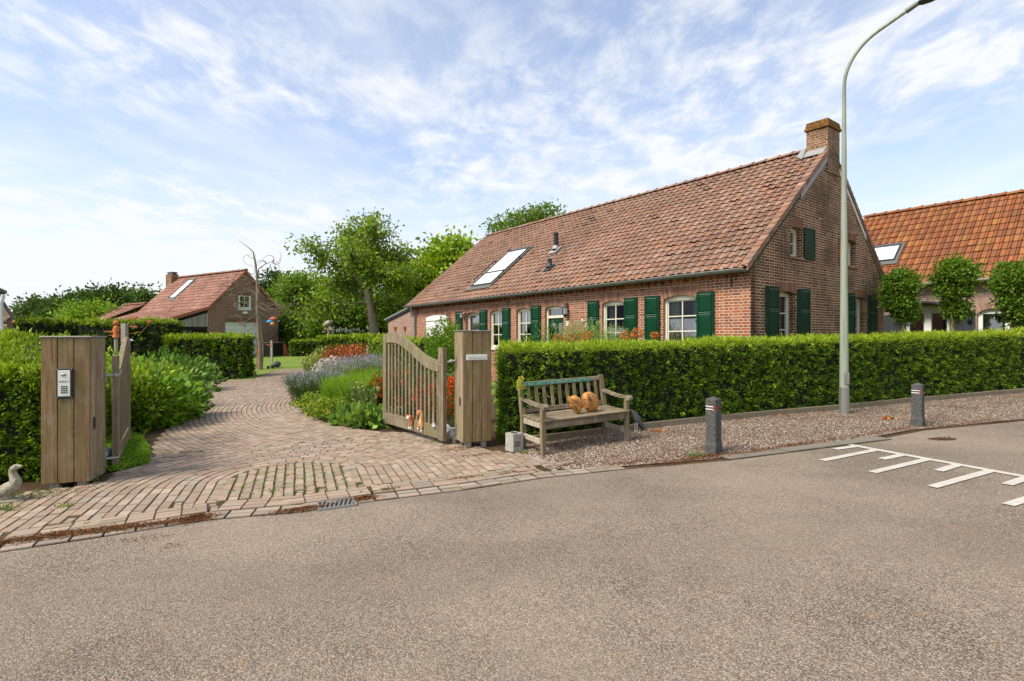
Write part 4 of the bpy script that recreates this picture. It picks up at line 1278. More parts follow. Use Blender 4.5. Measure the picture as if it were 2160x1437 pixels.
# toothed brick frieze under the eaves
mb = MB(); t = -LEN + .02
def fr_box(x0, x1, y, z0, z1):
    c = random.choice(FAC_COLS); k = random.uniform(.8, 1.1); mb.box(x0, x1, y, .01, z0, z1, tuple(q * k for q in c))
i = 0
while t < -.15:
    fr_box(t, t + .205, -.15, 2.985, 3.04); fr_box(t, t + .205, -.125, 2.928, 2.978)
    fr_box(t, t + .112, -.105, 2.862, 2.926)
    fr_box(t + .02, t + .09, -.075, 2.795, 2.860) 
    t += .215; i += 1
mb.build('brick_frieze', M_soldier, farm, shear=FARM_SH)
# roof
TC = [(0.31, 0.175, 0.115), (0.33, 0.185, 0.12), (0.28, 0.16, 0.11), (0.345, 0.21, 0.145), (0.26, 0.15, 0.105), (0.31, 0.20, 0.145), (0.33, 0.165, 0.10)]
SL = math.atan(.806); OX = -15.72; EY = -.21; EZ = 3.12 + .806 * EY
Vr = (0, math.cos(SL), math.sin(SL)); run = (AP - EY) / math.cos(SL)
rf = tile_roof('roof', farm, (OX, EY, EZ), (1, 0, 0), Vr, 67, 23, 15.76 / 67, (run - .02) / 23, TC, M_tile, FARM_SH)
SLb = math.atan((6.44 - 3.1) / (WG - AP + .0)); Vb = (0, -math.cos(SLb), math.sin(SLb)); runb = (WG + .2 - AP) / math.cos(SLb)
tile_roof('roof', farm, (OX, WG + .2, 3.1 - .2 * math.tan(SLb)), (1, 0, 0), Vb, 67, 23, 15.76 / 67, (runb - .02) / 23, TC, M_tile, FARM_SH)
ridge_tiles(rf, (-.55, AP, 6.47), (OX, AP, 6.47), 40, .105, [(0.33, .19, .13), (.28, .19, .15), (.36, .22, .16)], M_tile, FARM_SH)
# roof deck under the tiles
mb = MB(); e = .03
mb.poly([(OX + .02, EY + .05, EZ - .01 + .04 * .8), (-.02, EY + .05, EZ - .01 + .04 * .8), (-.02, AP, 6.43), (OX + .02, AP, 6.43)])
mb.poly([(OX + .02, WG + .15, 3.1 - .15 * math.tan(SLb)), (-.02, WG + .15, 3.1 - .15 * math.tan(SLb)), (-.02, AP, 6.43), (OX + .02, AP, 6.43)])
mb.build('roof_deck', M_dark, farm, shear=FARM_SH)
# verge tiles and barge boards on the gable
n = 22
for (ys, zs, ye, ze) in ((EY, EZ, AP - .28, EZ + .806 * (AP - .28 - EY)), (WG + .2, 3.1 - .2 * math.tan(SLb), AP + .55, 6.42 - .55 * math.tan(SLb))):
    mb = MB()
    for i in range(n):
        a, b = i / n, (i + 1.08) / n
        y0, y1 = ys + (ye - ys) * a, ys + (ye - ys) * min(b, 1); z0, z1 = zs + (ze - zs) * a, zs + (ze - zs) * min(b, 1)
        c = random.choice(TC); k = random.uniform(.7, 1.1); c = tuple(q * k for q in c)
        up0, up1 = .095, .065
        mb.hexa([(.02, y0, z0 - .05), (.06, y0, z0 - .05), (.06, y1, z1 - .075), (.02, y1, z1 - .075), (.02, y0, z0 + up0), (.06, y0, z0 + up0), (.06, y1, z1 + up1), (.02, y1, z1 + up1)], c)
        mb.hexa([(-.12, y0, z0 + up0 - .02), (.06, y0, z0 + up0 - .02), (.06, y1, z1 + up1 - .02), (-.12, y1, z1 + up1 - .02), (-.12, y0, z0 + up0), (.06, y0, z0 + up0 + .004), (.06, y1, z1 + up1), (-.12, y1, z1 + up1)], c)
    mb.build('verge_tiles', M_tile, farm, shear=FARM_SH)
def board(name, mat, y0, z0, y1, z1, h0, h1, x0=.004, x1=.028, lab=None):
    mb = MB(); mb.hexa([(x0, y0, z0 - h1), (x1, y0, z0 - h1), (x1, y1, z1 - h1), (x0, y1, z1 - h1), (x0, y0, z0 - h0), (x1, y0, z0 - h0), (x1, y1, z1 - h0), (x0, y1, z1 - h0)])
    o = mb.build(name, mat, farm, bevel=.003, shear=FARM_SH)
    if lab: o['label'] = lab
ye = 2.35
board('barge_board', M_green_old, EY, EZ, ye, EZ + .806 * (ye - EY), .055, .17, lab='green lower length of the barge board')
board('barge_board', M_lead, ye + .005, EZ + .806 * (ye + .005 - EY), AP - .24, EZ + .806 * (AP - .24 - EY), .075, .25, lab='bare pale upper length of the barge board')
zb = lambda y: 3.1 - (y - WG) * math.tan(SLb)
board('barge_board', M_log, WG + .2, zb(WG + .2), AP + 2.4, zb(AP + 2.4), .06, .17, lab='brown lower length of the rear barge board')
board('barge_board', M_white, AP + 2.395, zb(AP + 2.395), AP + .5, zb(AP + .5), .075, .19, lab='white upper length of the rear barge board')
# gutter and downpipe
mb = MB(); n = 8; prev = None
gy, gzz, gr = EY - .055, EZ - .015, .075
for i in range(0, 25):
    x = OX + .03 + (15.70) * i / 24
    ring = [(x, gy + gr * math.cos(a), gzz + gr * math.sin(a)) for a in [math.pi + math.pi * k / n for k in range(n + 1)]]
    ring += [(x, gy + (gr - .006) * math.cos(a), gzz + (gr - .006) * math.sin(a)) for a in [2 * math.pi - math.pi * k / n for k in range(n + 1)]]
    if prev:
        m = len(ring); mb.raw(prev + ring, [(k, (k + 1) % m, m + (k + 1) % m, m + k) for k in range(m)], smooth=True)
    prev = ring
    if i in (24,): mb.poly(ring[:n + 1])
gt = mb.build('gutter', M_zinc_dark, farm, shear=FARM_SH)
mb = MB(); mb.tube([(OX + .03, gy - gr, gzz + .004), (-.02, gy - gr, gzz + .004)], .012, 8); mb.build('gutter_bead', M_zinc, gt, shear=FARM_SH)
mb = MB()
for i in range(26):
    x = -.2 - i * .6
    mb.tube([(x, gy + gr * 1.05 * math.cos(a), gzz + gr * 1.05 * math.sin(a)) for a in [math.pi + math.pi * k / 8 for k in range(9)]], .007, 5)
mb.build('gutter_bracket', M_zinc_dark, gt, shear=FARM_SH)
mb = MB(); mb.tube([(-15.1, gy, gzz - .06), (-15.1, gy, gzz - .15), (-15.12, -.10, gzz - .36), (-15.12, -.07, gzz - .5), (-15.12, -.07, -.3)], .042, 10); mb.build('downpipe', M_zinc, farm, shear=FARM_SH)
# chimney
mb = MB(); cx0, cx1, cy0, cy1 = -.50, .035, 3.86, 4.60
mb.box(cx0, cx1, cy0, cy1, 5.7, 6.93)
mb.v = mb.v
ch = mb.build('chimney', M_chimney, farm, shear=FARM_SH)
mb = MB(); mb.box(cx0 - .045, cx1 + .045, cy0 - .045, cy1 + .045, 6.90, 6.97); mb.box(cx0 - .02, cx1 + .02, cy0 - .02, cy1 + .02, 6.97, 7.06); mb.box(cx0 - .005, cx1 + .005, cy0 - .005, cy1 + .005, 7.06, 7.12)
def mat_mossbrick():
    t = NT('mossy_cap'); v = t.coord()
    n = t.noise(v, 18, 6, .75)
    t.principled(t.ramp(n, [(.3, (.05, .035, .02)), (.5, (.17, .085, .03)), (.66, (.34, .17, .03)), (.8, (.10, .08, .03))]), .95, t.bump(n, 1., .02), spec=.1); return t.m
M_mosscap = mat_mossbrick()
mb.build('chimney_cap', M_mosscap, ch, bevel=.01, shear=FARM_SH)
mb = MB(); mb.tube([(-.23, 4.2, 7.05), (-.23, 4.2, 7.17)], .13, 14); mb.build('chimney_pot', M_mosscap, ch, shear=FARM_SH)
mb = MB()
mb.hexa([(-.74, 3.82, 6.29), (cx0 - .0, 3.60, 6.12), (cx0 - .0, 3.86, 6.29), (-.70, 3.9, 6.33), (-.72, 3.84, 6.33), (cx0, 3.62, 6.17), (cx0, 3.86, 6.48), (-.62, 3.9, 6.5)])
mb.hexa([(cx0, 3.66, 6.17), (.0, 3.66, 6.17), (.0, 3.855, 6.28), (cx0, 3.855, 6.28), (cx0, 3.66, 6.19), (.0, 3.66, 6.19), (.0, 3.855, 6.37), (cx0, 3.855, 6.37)])
mb.build('chimney_flashing', M_lead, ch, shear=FARM_SH)
# roof window, vent pipes
U_, V_ = (1, 0, 0), Vr
O_ = (0, 0, 3.12 + .05)
cs = 1 / math.cos(SL)
roof_window(farm, O_, U_, V_, -11.30, -9.98, .34 * cs, 2.2 * cs, FARM_SH, mid=True, label='tall two-pane roof window')
def vent(t, s, h, r, lab):
    z = 3.16 + .806 * s
    mb = MB(); mb.tube([(-t, s, z - .1), (-t, s, z + h)], [r * 1.05, r], 14); mb.tube([(-t, s, z + h), (-t, s, z + h + .05)], r * 1.12, 14)
    o = mb.build('vent_pipe', M_black, farm, shear=FARM_SH); o['label'] = lab
    mb = MB(); c = Vector((-t, s, z)); V3 = Vector(Vr); N3 = Vector((0, -V3.z, V3.y))
    w = r * 2.3
    pts = [c + Vector((a * w, 0, 0)) + V3 * (b * w * 1.25) + N3 * .045 for a, b in ((-1, -1), (1, -1), (1, .8), (-1, .8))]
    mb.poly(pts); mb.poly([p - N3 * .02 for p in reversed(pts)])
    mb.tube([c + N3 * .03, c + Vector((0, 0, .16))], [r * 1.7, r * 1.1], 14, cap=False)
    mb.build('flashing', M_lead if h > .3 else M_anthracite, o, shear=FARM_SH)
vent(8.06, 1.75, .56, .085, 'taller black flue pipe'); vent(7.34, .80, .26, .07, 'short black vent pipe')
# wall lamps, plates and ornaments by the door
lantern(farm, -5.65, 2.32, shear=FARM_SH, s=1.0, label='black lantern beside the front door')
lantern(farm, -12.32, 2.36, shear=FARM_SH, s=.8, label='black lantern beside the garage door')
mb = MB(); mb.box(-5.72, -5.57, -.02, -.002, 1.84, 1.99); mb.build('name_plate', M_cream, farm, bevel=.005, shear=FARM_SH)
mb = MB(); mb.blob((-4.98, -.03, 1.97), (.05, .02, .03)); mb.blob((-5.03, -.03, 2.0), (.03, .015, .035)); mb.blob((-5.02, -.03, 1.93), (.03, .015, .02)); mb.build('wall_ornament', M_white, farm, shear=FARM_SH)['label'] = 'white bird shaped ornament'
def txt(s, x, z, size, parent, mat, M=IDM, y=-.012, shear=None):
    cu = bpy.data.curves.new('numeral', 'FONT'); cu.body = s; cu.size = size; cu.extrude = .006; cu.align_x = 'CENTER'
    o = bpy.data.objects.new('numeral', cu); COL.objects.link(o)
    dg = bpy.context.evaluated_depsgraph_get(); me = bpy.data.meshes.new_from_object(o.evaluated_get(dg))
    bpy.data.objects.remove(o)
    me.transform(Matrix.Rotation(R(90), 4, 'X'))
    me.materials.clear(); me.materials.append(mat)
    n = bpy.data.objects.new('numeral', me); COL.objects.link(n); n.parent = parent; n.location = (x, y, z)
    return n
txt('2', -5.22, 1.73, .15, farm, M_cream); txt('13', -4.86, 1.74, .17, farm, M_cream)
# bird house box beside the small window, orchid on the sill
mb = MB(); mb.box(-11.33, -11.22, -.16, -.02, 2.30, 2.42); mb.hexa([(-11.35, -.19, 2.42), (-11.2, -.19, 2.42), (-11.2, -.0, 2.47), (-11.35, -.0, 2.47), (-11.35, -.19, 2.435), (-11.2, -.19, 2.435), (-11.2, -.0, 2.485), (-11.35, -.0, 2.485)]); mb.build('security_lamp', M_post, farm, shear=FARM_SH)
# lean-to annex at the far end
wall('wall', farm, M_brick_far, [(-17.95, -.6), (-LEN - .01, -.6), (-LEN - .01, 2.86), (-17.95, 2.34)], [], shear=FARM_SH, d0=.02, depth=3.2)['label'] = 'pale lean-to wall'
mb = MB(); mb.hexa([(-18.1, -.06, 2.34), (-LEN - .02, -.06, 2.88), (-LEN - .02, 3.4, 2.88), (-18.1, 3.4, 2.34), (-18.1, -.06, 2.44), (-LEN - .02, -.06, 2.98), (-LEN - .02, 3.4, 2.98), (-18.1, 3.4, 2.44)])
an = mb.build('annex_roof', M_anthracite, farm, shear=FARM_SH)
mb = MB(); mb.hexa([(-18.14, -.09, 2.42), (-LEN - .02, -.09, 2.96), (-LEN - .02, -.062, 2.96), (-18.14, -.062, 2.42), (-18.14, -.09, 2.47), (-LEN - .02, -.09, 3.01), (-LEN - .02, 0.0, 3.01), (-18.14, 0.0, 2.47)]); mb.build('roof_edge', M_lead, an, shear=FARM_SH)
for x in (-17.14, -16.19):
    mb = MB()
    vs = [];
    for (zz, rr) in ((2.02 - .17, .04), (2.07, .13)):
        vs += [(x + rr * math.cos(a), .015 - rr * math.sin(a) * .9, zz) for a in [math.pi * k / 8 for k in range(9)]]
    mb.raw(vs, [(k, k + 1, 10 + k, 9 + k) for k in range(8)], smooth=False); mb.poly(vs[9:]); mb.poly(list(reversed(vs[:9])))
    mb.build('wall_pot', M_terra, farm, shear=FARM_SH)
# sill flowers in the big window
def sill_flowers():
    mb = MB()
    for k in range(26):
        mb.blob((-1.95 + random.gauss(0, .06), .26 + random.gauss(0, .02), 1.60 + random.gauss(0, .06)), (.02, .015, .02), nu=6, nv=4)
    mb.tube([(-1.80, .27, 1.2), (-1.82, .27, 1.5), (-1.93, .26, 1.66)], .004, 4)
    mb.tube([(-1.55, .27, 1.2), (-1.56, .27, 1.35), (-1.54, .27, 1.48)], [.05, .03, .04], 8); mb.blob((-1.54, .27, 1.54), (.035, .035, .05), nu=8, nv=6)
    mb.build('sill_orchid', M_white, farm, shear=FARM_SH)
sill_flowers()

# ------------------------------------------------------------------ neighbouring house on the right
RX0, RZ0 = 14.6, 17.0
nb = empty('neighbour_house', 'brick house with bright orange tiled roof and arched white windows behind the pleached trees', 'house', (RX0, RZ0, K * RX0), math.atan2(-.786, .618))
# local x = -t ; visible part t from 4.2 to about -6
rops = [(-1.88, -.66, .05, 2.10, .22), (.02, .78, .9, 2.02, .14), (2.2, 3.4, .9, 2.05, .16), (5.0, 6.2, .9, 2.05, .16)]
wall('wall', nb, M_brick_far, [(-4.2, -.6), (8.5, -.6), (8.5, 3.2), (-4.2, 3.2)], [opening(*o) for o in rops], shear=FARM_SH)
for o in rops[1:]: lintel(nb, o[0], o[1], o[3], o[4], h=.22, shear=FARM_SH, cols=[(.34, .2, .15), (.42, .26, .19), (.27, .15, .11)], ext=.1)
window(nb, *rops[0], inset=.1, cols=1, rows=1, shear=FARM_SH, mat=M_white, fw=.1, sash=False, curtain=False, sill=False, label='double arched garden door')
mb = MB(); mb.box(-1.37, -1.17, .07, .16, .1, 2.12); mb.box(-.82, -.80, .2, .24, 1.4, 2.1)
mb.build('door_mullion', M_white, nb, shear=FARM_SH)
for o in rops[1:]: window(nb, *o, inset=.1, cols=1, rows=1, shear=FARM_SH, mat=M_white, fw=.12, sash=False, curtain=True, sill=False)
mb = MB()
ap = arch_pts(-2.15, -.4, 2.18, .30, 12)
mb.prism(ap + [(p[0], p[1] - .06) for p in reversed(ap)], -.5, .02)
cp = mb.build('door_canopy', M_anthracite, nb, shear=FARM_SH)
for (a, b) in ((-2.62, -1.95), (-.58, -.02), (.86, 1.4)):
    mb = MB(); mb.box(a, b, -.05, -.015, .85, 2.07); mb.box(a + .04, b - .04, -.056, -.05, .92, 1.98); mb.build('shutter', M_anthracite, nb, bevel=.004, shear=FARM_SH)
lantern(nb, -.30 + .15, 1.93, shear=FARM_SH, s=.9)
TO = [(0.29, 0.095, 0.032), (0.32, 0.11, 0.034), (0.26, 0.09, 0.032), (0.29, 0.11, 0.042), (0.24, 0.088, 0.034), (0.32, 0.13, 0.036)]
SLn = math.atan(.84); Vn = (0, math.cos(SLn), math.sin(SLn)); rn = 3.8 / math.cos(SLn)
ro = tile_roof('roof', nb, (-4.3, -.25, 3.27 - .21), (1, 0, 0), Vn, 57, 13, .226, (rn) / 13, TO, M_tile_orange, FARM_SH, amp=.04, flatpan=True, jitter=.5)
apn = -.25 + 3.8
ridge_tiles(ro, (8.6, apn, 3.06 + .84 * 3.8 - .005), (-4.3, apn, 3.06 + .84 * 3.8 - .005), 32, .14, TO, M_tile_orange, FARM_SH)
mb = MB(); mb.poly([(-4.25, -.2, 3.03), (8.5, -.2, 3.03), (8.5, apn, 3.06 + .84 * 3.8), (-4.25, apn, 3.06 + .84 * 3.8)]); mb.poly([(-4.25, apn, 3.06 + .84 * 3.8), (8.5, apn, 3.06 + .84 * 3.8), (8.5, 2 * apn, 3.03), (-4.25, 2 * apn, 3.03)])
mb.build('roof_deck', M_tile_orange, nb, shear=FARM_SH)
mb = MB(); mb.poly([(-4.2, .02, -.6), (-4.2, 2 * apn - .2, -.6), (-4.2, 2 * apn - .2, 3.0), (-4.2, apn, 6.1), (-4.2, .02, 3.0)]); mb.build('wall', M_brick_far, nb, shear=FARM_SH)['label'] = 'end wall'
roof_window(nb, (0, 0, 3.27 + .03), (1, 0, 0), Vn, -3.35, -2.42, .85 / math.cos(SLn), 1.62 / math.cos(SLn), FARM_SH, label='wide roof window')
mb = MB(); mb.tube([(-4.2, -.32, 3.05), (8.6, -.32, 3.05)], .06, 10); mb.tube([(-2.56, -.32, 3.03), (-2.56, -.07, 2.8), (-2.56, -.06, 0)], .04, 8)
mb.build('gutter', M_zinc_dark, nb, shear=FARM_SH)

# ------------------------------------------------------------------ garage building on the left
SX, SY = -.564 * 35.5, 35.5
sang = math.atan2(.88, .475)        # local x runs along the gable to the right
SSH = (K * .475, -K * .88)
gh = empty('brick_garage', 'brown brick garage with white door and red roof swept down over a lean-to', 'garage', (SX, SY, K * SX), sang)
# local: x = s along the gable (right), y = into the building (left/back), z
w2 = 5.46; apx = 2.73; ez = 3.72; rz = 6.42
gos = [(1.25, 3.78, .2, 2.86, 0), (2.23, 3.18, 3.73, 4.68, 0)]
wall('wall', gh, M_brick_shed, [(0, -.3), (w2, -.3), (w2, ez), (apx, rz - .06), (0, ez)], [opening(*o)[:4] for o in gos], shear=SSH, depth=.3)
for o in gos: lintel(gh, o[0], o[1], o[3], 0, h=.24, shear=SSH, cols=[(.2, .09, .06), (.26, .12, .08), (.17, .08, .055)], ext=0)
mb = MB()
for i in range(10): mb.box(1.26, 3.77, .12, .16, .2 + i * .266, .2 + i * .266 + .258)
gd = mb.build('garage_door', M_white, gh, bevel=.01, shear=SSH)
mb = MB(); mb.box(2.9, 3.05, .08, .12, 1.45, 1.5); mb.build('handle', M_black, gd, shear=SSH)
window(gh, *gos[1], inset=-.02, cols=2, rows=2, shear=SSH, mat=M_white, fw=.10, curtain=False, sill=True)
mb = MB(); mb.blob((2.72, -.06, 3.48), (.22, .08, .11)); mb.build('wall_lamp', M_white, gh, shear=SSH)
mb = MB()
mb.poly([(w2, 0, -.3), (w2, 8.2, -.3), (w2, 8.2, ez), (w2, 0, ez)]); mb.poly([(0, 0, -.3), (0, 8.2, -.3), (0, 8.2, ez), (0, 0, ez)]); mb.poly([(0, 8.2, -.3), (w2, 8.2, -.3), (w2, 8.2, ez), (apx, 8.2, rz), (0, 8.2, ez)])
mb.build('wall', M_brick_shed, gh, shear=SSH)['label'] = 'side and rear walls'
TS = [(0.31, 0.145, 0.10), (0.35, 0.17, 0.12), (0.28, 0.13, 0.09), (0.37, 0.195, 0.145)]
# main slope facing left-front: runs from ridge down to x=0 and further to the lean-to
def slope(x0, z0, x1, z1, y0, y1, nU, nV, nm='roof'):
    V = Vector((x1 - x0, 0, z1 - z0)); L = V.length
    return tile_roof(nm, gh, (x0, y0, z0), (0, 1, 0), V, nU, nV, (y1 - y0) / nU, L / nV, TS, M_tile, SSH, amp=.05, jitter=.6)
r1 = slope(-.05, ez - .0, apx, rz, -.12, 8.2, 32, 12)
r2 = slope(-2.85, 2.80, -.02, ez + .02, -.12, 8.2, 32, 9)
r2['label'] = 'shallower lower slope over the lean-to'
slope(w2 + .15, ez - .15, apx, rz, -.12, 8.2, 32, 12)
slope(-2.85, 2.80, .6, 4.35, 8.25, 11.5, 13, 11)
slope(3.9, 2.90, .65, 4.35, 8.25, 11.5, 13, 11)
ridge_tiles(r1, (apx, -.15, rz + .05), (apx, 8.2, rz + .05), 24, .13, TS, M_tile, SSH)
ridge_tiles(r1, (.62, 8.3, 4.42), (.62, 11.5, 4.42), 8, .13, TS, M_tile, SSH)
mb = MB()
for (xa, za, xb, zb_) in ((-2.9, 2.80, -.02, ez), (-.02, ez, apx, rz), (w2 + .18, ez - .18, apx, rz)):
    dz = .10
    mb.hexa([(xa, -.16, za - dz), (xa, -.10, za - dz), (xb, -.10, zb_ - dz), (xb, -.16, zb_ - dz), (xa, -.16, za + .10), (xa, -.10, za + .10), (xb, -.10, zb_ + .10), (xb, -.16, zb_ + .10)], (0.40, 0.14, 0.08))
mb.build('verge_tiles', M_tile, gh, shear=SSH)
mb = MB()
mb.poly([(-2.8, 11.5, -.3), (3.8, 11.5, -.3), (3.8, 11.5, 2.95), (.6, 11.5, 4.3), (-2.8, 11.5, 2.8)]); mb.poly([(-2.6, 8.2, -.3), (-2.6, 11.5, -.3), (-2.6, 11.5, 2.8), (-2.6, 8.2, 2.8)])
mb.build('wall', M_brick_shed, gh, shear=SSH)['label'] = 'walls of the low rear extension'
# lean-to: dark recess, boarded wall and boarded spandrel
mb = MB()
x = -2.05
while x < -.02:
    c = random.uniform(.75, 1.15); zt = 2.80 + (x + 2.85) * .325 - .30; mb.box(x, x + .085, -.02, .02, 2.50, max(2.55, zt), (c, c, c)); x += .10
mb.build('board_spandrel', M_slats, gh, shear=SSH)
mb = MB(); x = -2.75
while x < -1.0:
    c = random.uniform(.7, 1.15); mb.box(x, x + .115, .1, .14, -.2, 2.28, (c, c, c)); x += .128
mb.build('board_wall', M_slats, gh, shear=SSH)
mb = MB(); mb.hexa([(-2.85, -.05, 2.58), (0, -.05, 3.42), (0, .05, 3.42), (-2.85, .05, 2.58), (-2.85, -.05, 2.72), (0, -.05, 3.62), (0, .05, 3.62), (-2.85, .05, 2.72)]); mb.box(-2.8, -.01, -.03, .06, 2.30, 2.48); mb.box(-.98, -.90, .02, .12, -.2, 2.3)
mb.build('timber_frame', M_dark, gh, shear=SSH)
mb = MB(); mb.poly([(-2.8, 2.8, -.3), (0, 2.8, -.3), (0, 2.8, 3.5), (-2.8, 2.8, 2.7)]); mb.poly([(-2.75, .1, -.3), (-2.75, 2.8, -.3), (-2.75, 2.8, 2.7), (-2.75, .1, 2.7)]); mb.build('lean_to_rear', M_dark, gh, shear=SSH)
lantern(gh, -1.95, 1.95, shear=SSH, s=1.6); lantern(gh, -1.25, 1.95, shear=SSH, s=1.6)
mb = MB(); mb.box(apx - .5, apx + .05, 8.0, 8.75, 5.6, 6.72); cc = mb.build('chimney', M_chimney, gh, shear=SSH)
mb = MB(); mb.box(apx - .46, apx + .01, 8.05, 8.7, 6.85, 6.9); mb.box(apx - .42, apx - .38, 8.1, 8.65, 6.72, 6.85); mb.box(apx - .05, apx - .02, 8.1, 8.65, 6.72, 6.85); mb.build('chimney_cowl', M_zinc_dark, cc, shear=SSH)
Vs = Vector((apx, 0, rz - ez)).normalized()
roof_window(gh, (0, 0, ez + .05), (0, 1, 0), Vs, 5.15, 5.95, 1.25, 3.35, SSH, label='narrow roof window')
# small hutch by the right corner
def hutch():
    o = empty('wooden_hutch', 'small dark wooden hutch with slanted board beside the garage corner', 'hutch', tuple(G(575, 752)), sang)
    mb = MB(); mb.box(-.45, .45, -.5, .3, .05, .95); mb.build('box', M_dark, o)
    mb = MB(); mb.box(-.55, .55, -.6, .35, .95, 1.0); mb.build('lid', M_log, o)
    mb = MB(); mb.hexa([(.5, -.55, 0), (1.0, -.55, 0), (1.0, -.5, 0), (.5, -.5, 0), (.45, -.55, .9), (.6, -.55, .9), (.6, -.5, .9), (.45, -.5, .9)]); mb.build('leaning_board', M_terra, o)
hutch()

# ------------------------------------------------------------------ log cabin at the left edge and a far roof
def cabin():
    o = empty('log_cabin', 'log cabin corner with dark overhanging roof at the left edge', 'cabin', (0, 0, 0))
    Z = 15.0
    a = W(19, 668, Z); top = a.z; x1 = a.x
    base = gz(x1, Z)
    mb = MB(); n = 12; h = (top - base) / n
    for i in range(n):
        mb.tube([(x1 - 4, Z, base + h * (i + .5)), (x1 + .02, Z, base + h * (i + .5))], h * .54, 10, (.9 + .2 * random.random(),) * 3)
    mb.build('log_wall', M_log, o)
    BK = Vector((-5.4, 5, 0))
    r0 = W(26, 674, Z - .5); rt = W(1, 636, Z - .5)
    mb = MB()
    d = Vector((rt.x - r0.x, 0, rt.z - r0.z)).normalized(); nn = Vector((-d.z, 0, d.x)); nn = nn if nn.z > 0 else -nn
    e = r0 + d * 4.2
    for (p, q, w) in ((r0, e, .09),):
        mb.hexa([p, q, q + BK, p + BK, p + nn * w, q + nn * w, q + nn * w + BK, p + nn * w + BK])
    mb.build('roof', M_anthracite, o)
    mb = MB(); p = r0 - nn * .14 + d * .08; q = e - nn * .14
    mb.hexa([p, q, q + Vector((0, .05, 0)), p + Vector((0, .05, 0)), p + nn * .16, q + nn * .16, q + nn * .16 + Vector((0, .05, 0)), p + nn * .16 + Vector((0, .05, 0))]); mb.build('barge_board', M_log, o)
    # nearer porch roof with gutter and post
    Z2 = 11.0; g = W(15, 619, Z2); t = W(0, 611, Z2)
    mb = MB(); mb.hexa([(g.x - 3, Z2, t.z + 1.2), (g.x, Z2, g.z), (g.x - 3.3, Z2 + 3, g.z), (g.x - 6.3, Z2 + 3, t.z + 1.2), (g.x - 3, Z2, t.z + 1.3), (g.x, Z2, g.z + .05), (g.x - 3.3, Z2 + 3, g.z + .05), (g.x - 6.3, Z2 + 3, t.z + 1.3)])
    mb.build('porch_roof', M_anthracite, o)
    mb = MB(); q0 = W(7, 622, Z2); q1 = W(2, 640, Z2)
    mb.tube([q0, W(6, 628, Z2), q1, (q1.x, Z2, gz(q1.x, Z2))], .035, 8); mb.build('downpipe', M_white, o)
    mb = MB(); b = W(14, 706, Z2); mb.box(b.x - 2, b.x, Z2 - .1, Z2 + .1, b.z - .05, b.z + .08); mb.build('beam', M_post, o)
cabin()
def far_house():
    Z = 70
    a, b = W(20, 680, Z), W(108, 678, Z)
    o = empty('distant_house', 'distant house showing a strip of orange roof above the tall hedge', 'house', (a.x, Z, gz(a.x, Z)))
    mb = MB(); w = b.x - a.x; h = a.z - gz(a.x, Z)
    mb.box(0, w, 0, 6, 0, h); mb.build('wall', M_brick_shed, o)
    mb = MB(); mb.prism([(-.3, h), (w + .3, h), (w + .3, h + .6), (-.3, h + .6)], 3.0, 3.05)
    mb.hexa([(-.3, -.3, h - .1), (w + .3, -.3, h - .1), (w + .3, 3, h + .6), (-.3, 3, h + .6), (-.3, -.3, h), (w + .3, -.3, h), (w + .3, 3, h + .75), (-.3, 3, h + .75)], (.5, .2, .08))
    mb.build('roof', M_tile_orange, o)
    c = W(122, 690, 40)
    o = empty('chimney_cowl', 'small white ventilation cowl above the long hedge at the left', 'cowl', (c.x, 40, c.z))
    mb = MB(); mb.box(-.22, .22, -.22, .22, -1.2, .35); mb.build('shaft', M_white, o)
    mb = MB(); mb.tube([(0, 0, .35), (0, 0, .5), (0, 0, .55), (0, 0, .85)], [.18, .18, .4, .02], 10); mb.build('hood', M_grey, o)
far_house()
# ================================================================== PIERS, GATES AND STREET OBJECTS
def board_tint(a=.82, b=1.15): k = random.uniform(a, b); return (k, k * random.uniform(.96, 1.0), k * random.uniform(.92, 1.0))
def pier(name_label, corner, ang, w, d, h0, h1, flip):
    """timber clad pier; local x along the street face, y towards the garden. corner = front corner next to the drive"""
    o = empty('gate_pier', name_label, 'gate pier', (corner[0], corner[1], gz(*corner)), ang, None)
    # x runs from -w..0 when flip (left pier) or 0..w
    xs = (-w, 0) if flip else (0, w)
    mb = MB(); mb.box(xs[0] + .02, xs[1] - .02, .02, d - .02, h0 + .01, h1 - .02); mb.build('core', M_dark, o)
    n = 3; t = .022
    def boards(mb, a0, a1, fn, n=3):
        s = (a1 - a0) / n
        for i in range(n):
            fn(mb, a0 + s * i + (.004 if i else 0), a0 + s * (i + 1) - .004 * (i < n - 1), board_tint())
    mb = MB(); boards(mb, xs[0], xs[1], lambda m, a, b, c: m.box(a, b, 0, t, h0, h1, c)); mb.build('street_boards', M_pier, o, bevel=.004)
    mb = MB(); boards(mb, xs[0], xs[1], lambda m, a, b, c: m.box(a, b, d - t, d, h0, h1, c)); mb.build('garden_boards', M_pier, o, bevel=.004)
    for xa, nm in ((xs[0], 'side_boards'), (xs[1] - t, 'side_boards')):
        mb = MB(); boards(mb, t + .002, d - t - .002, lambda m, a, b, c: m.box(xa, xa + t, a, b, h0, h1, tuple(min(1.5, q * 1.3) for q in c))); mb.build(nm, M_gate, o, bevel=.003)
    mb = MB(); mb.box(xs[0] - .012, xs[1] + .012, -.012, d + .012, h1 + .0005, h1 + .016); mb.build('cap', M_zinc, o, bevel=.003)
    mb = MB()
    for x in (xs[0] + .06, xs[1] - .14):
        for y in (.05, d - .13): mb.box(x, x + .08, y, y + .08, -.03, h0 + .02)
    mb.build('feet', M_post, o)
    return o
# left pier
LP = (-4.70, 6.02); la = math.atan2(.13, .424) * 1.0
lp = pier('broad timber clad pier with the silver intercom keypad, left of the driveway', LP, la, .452, .41, .055, 1.655, True)
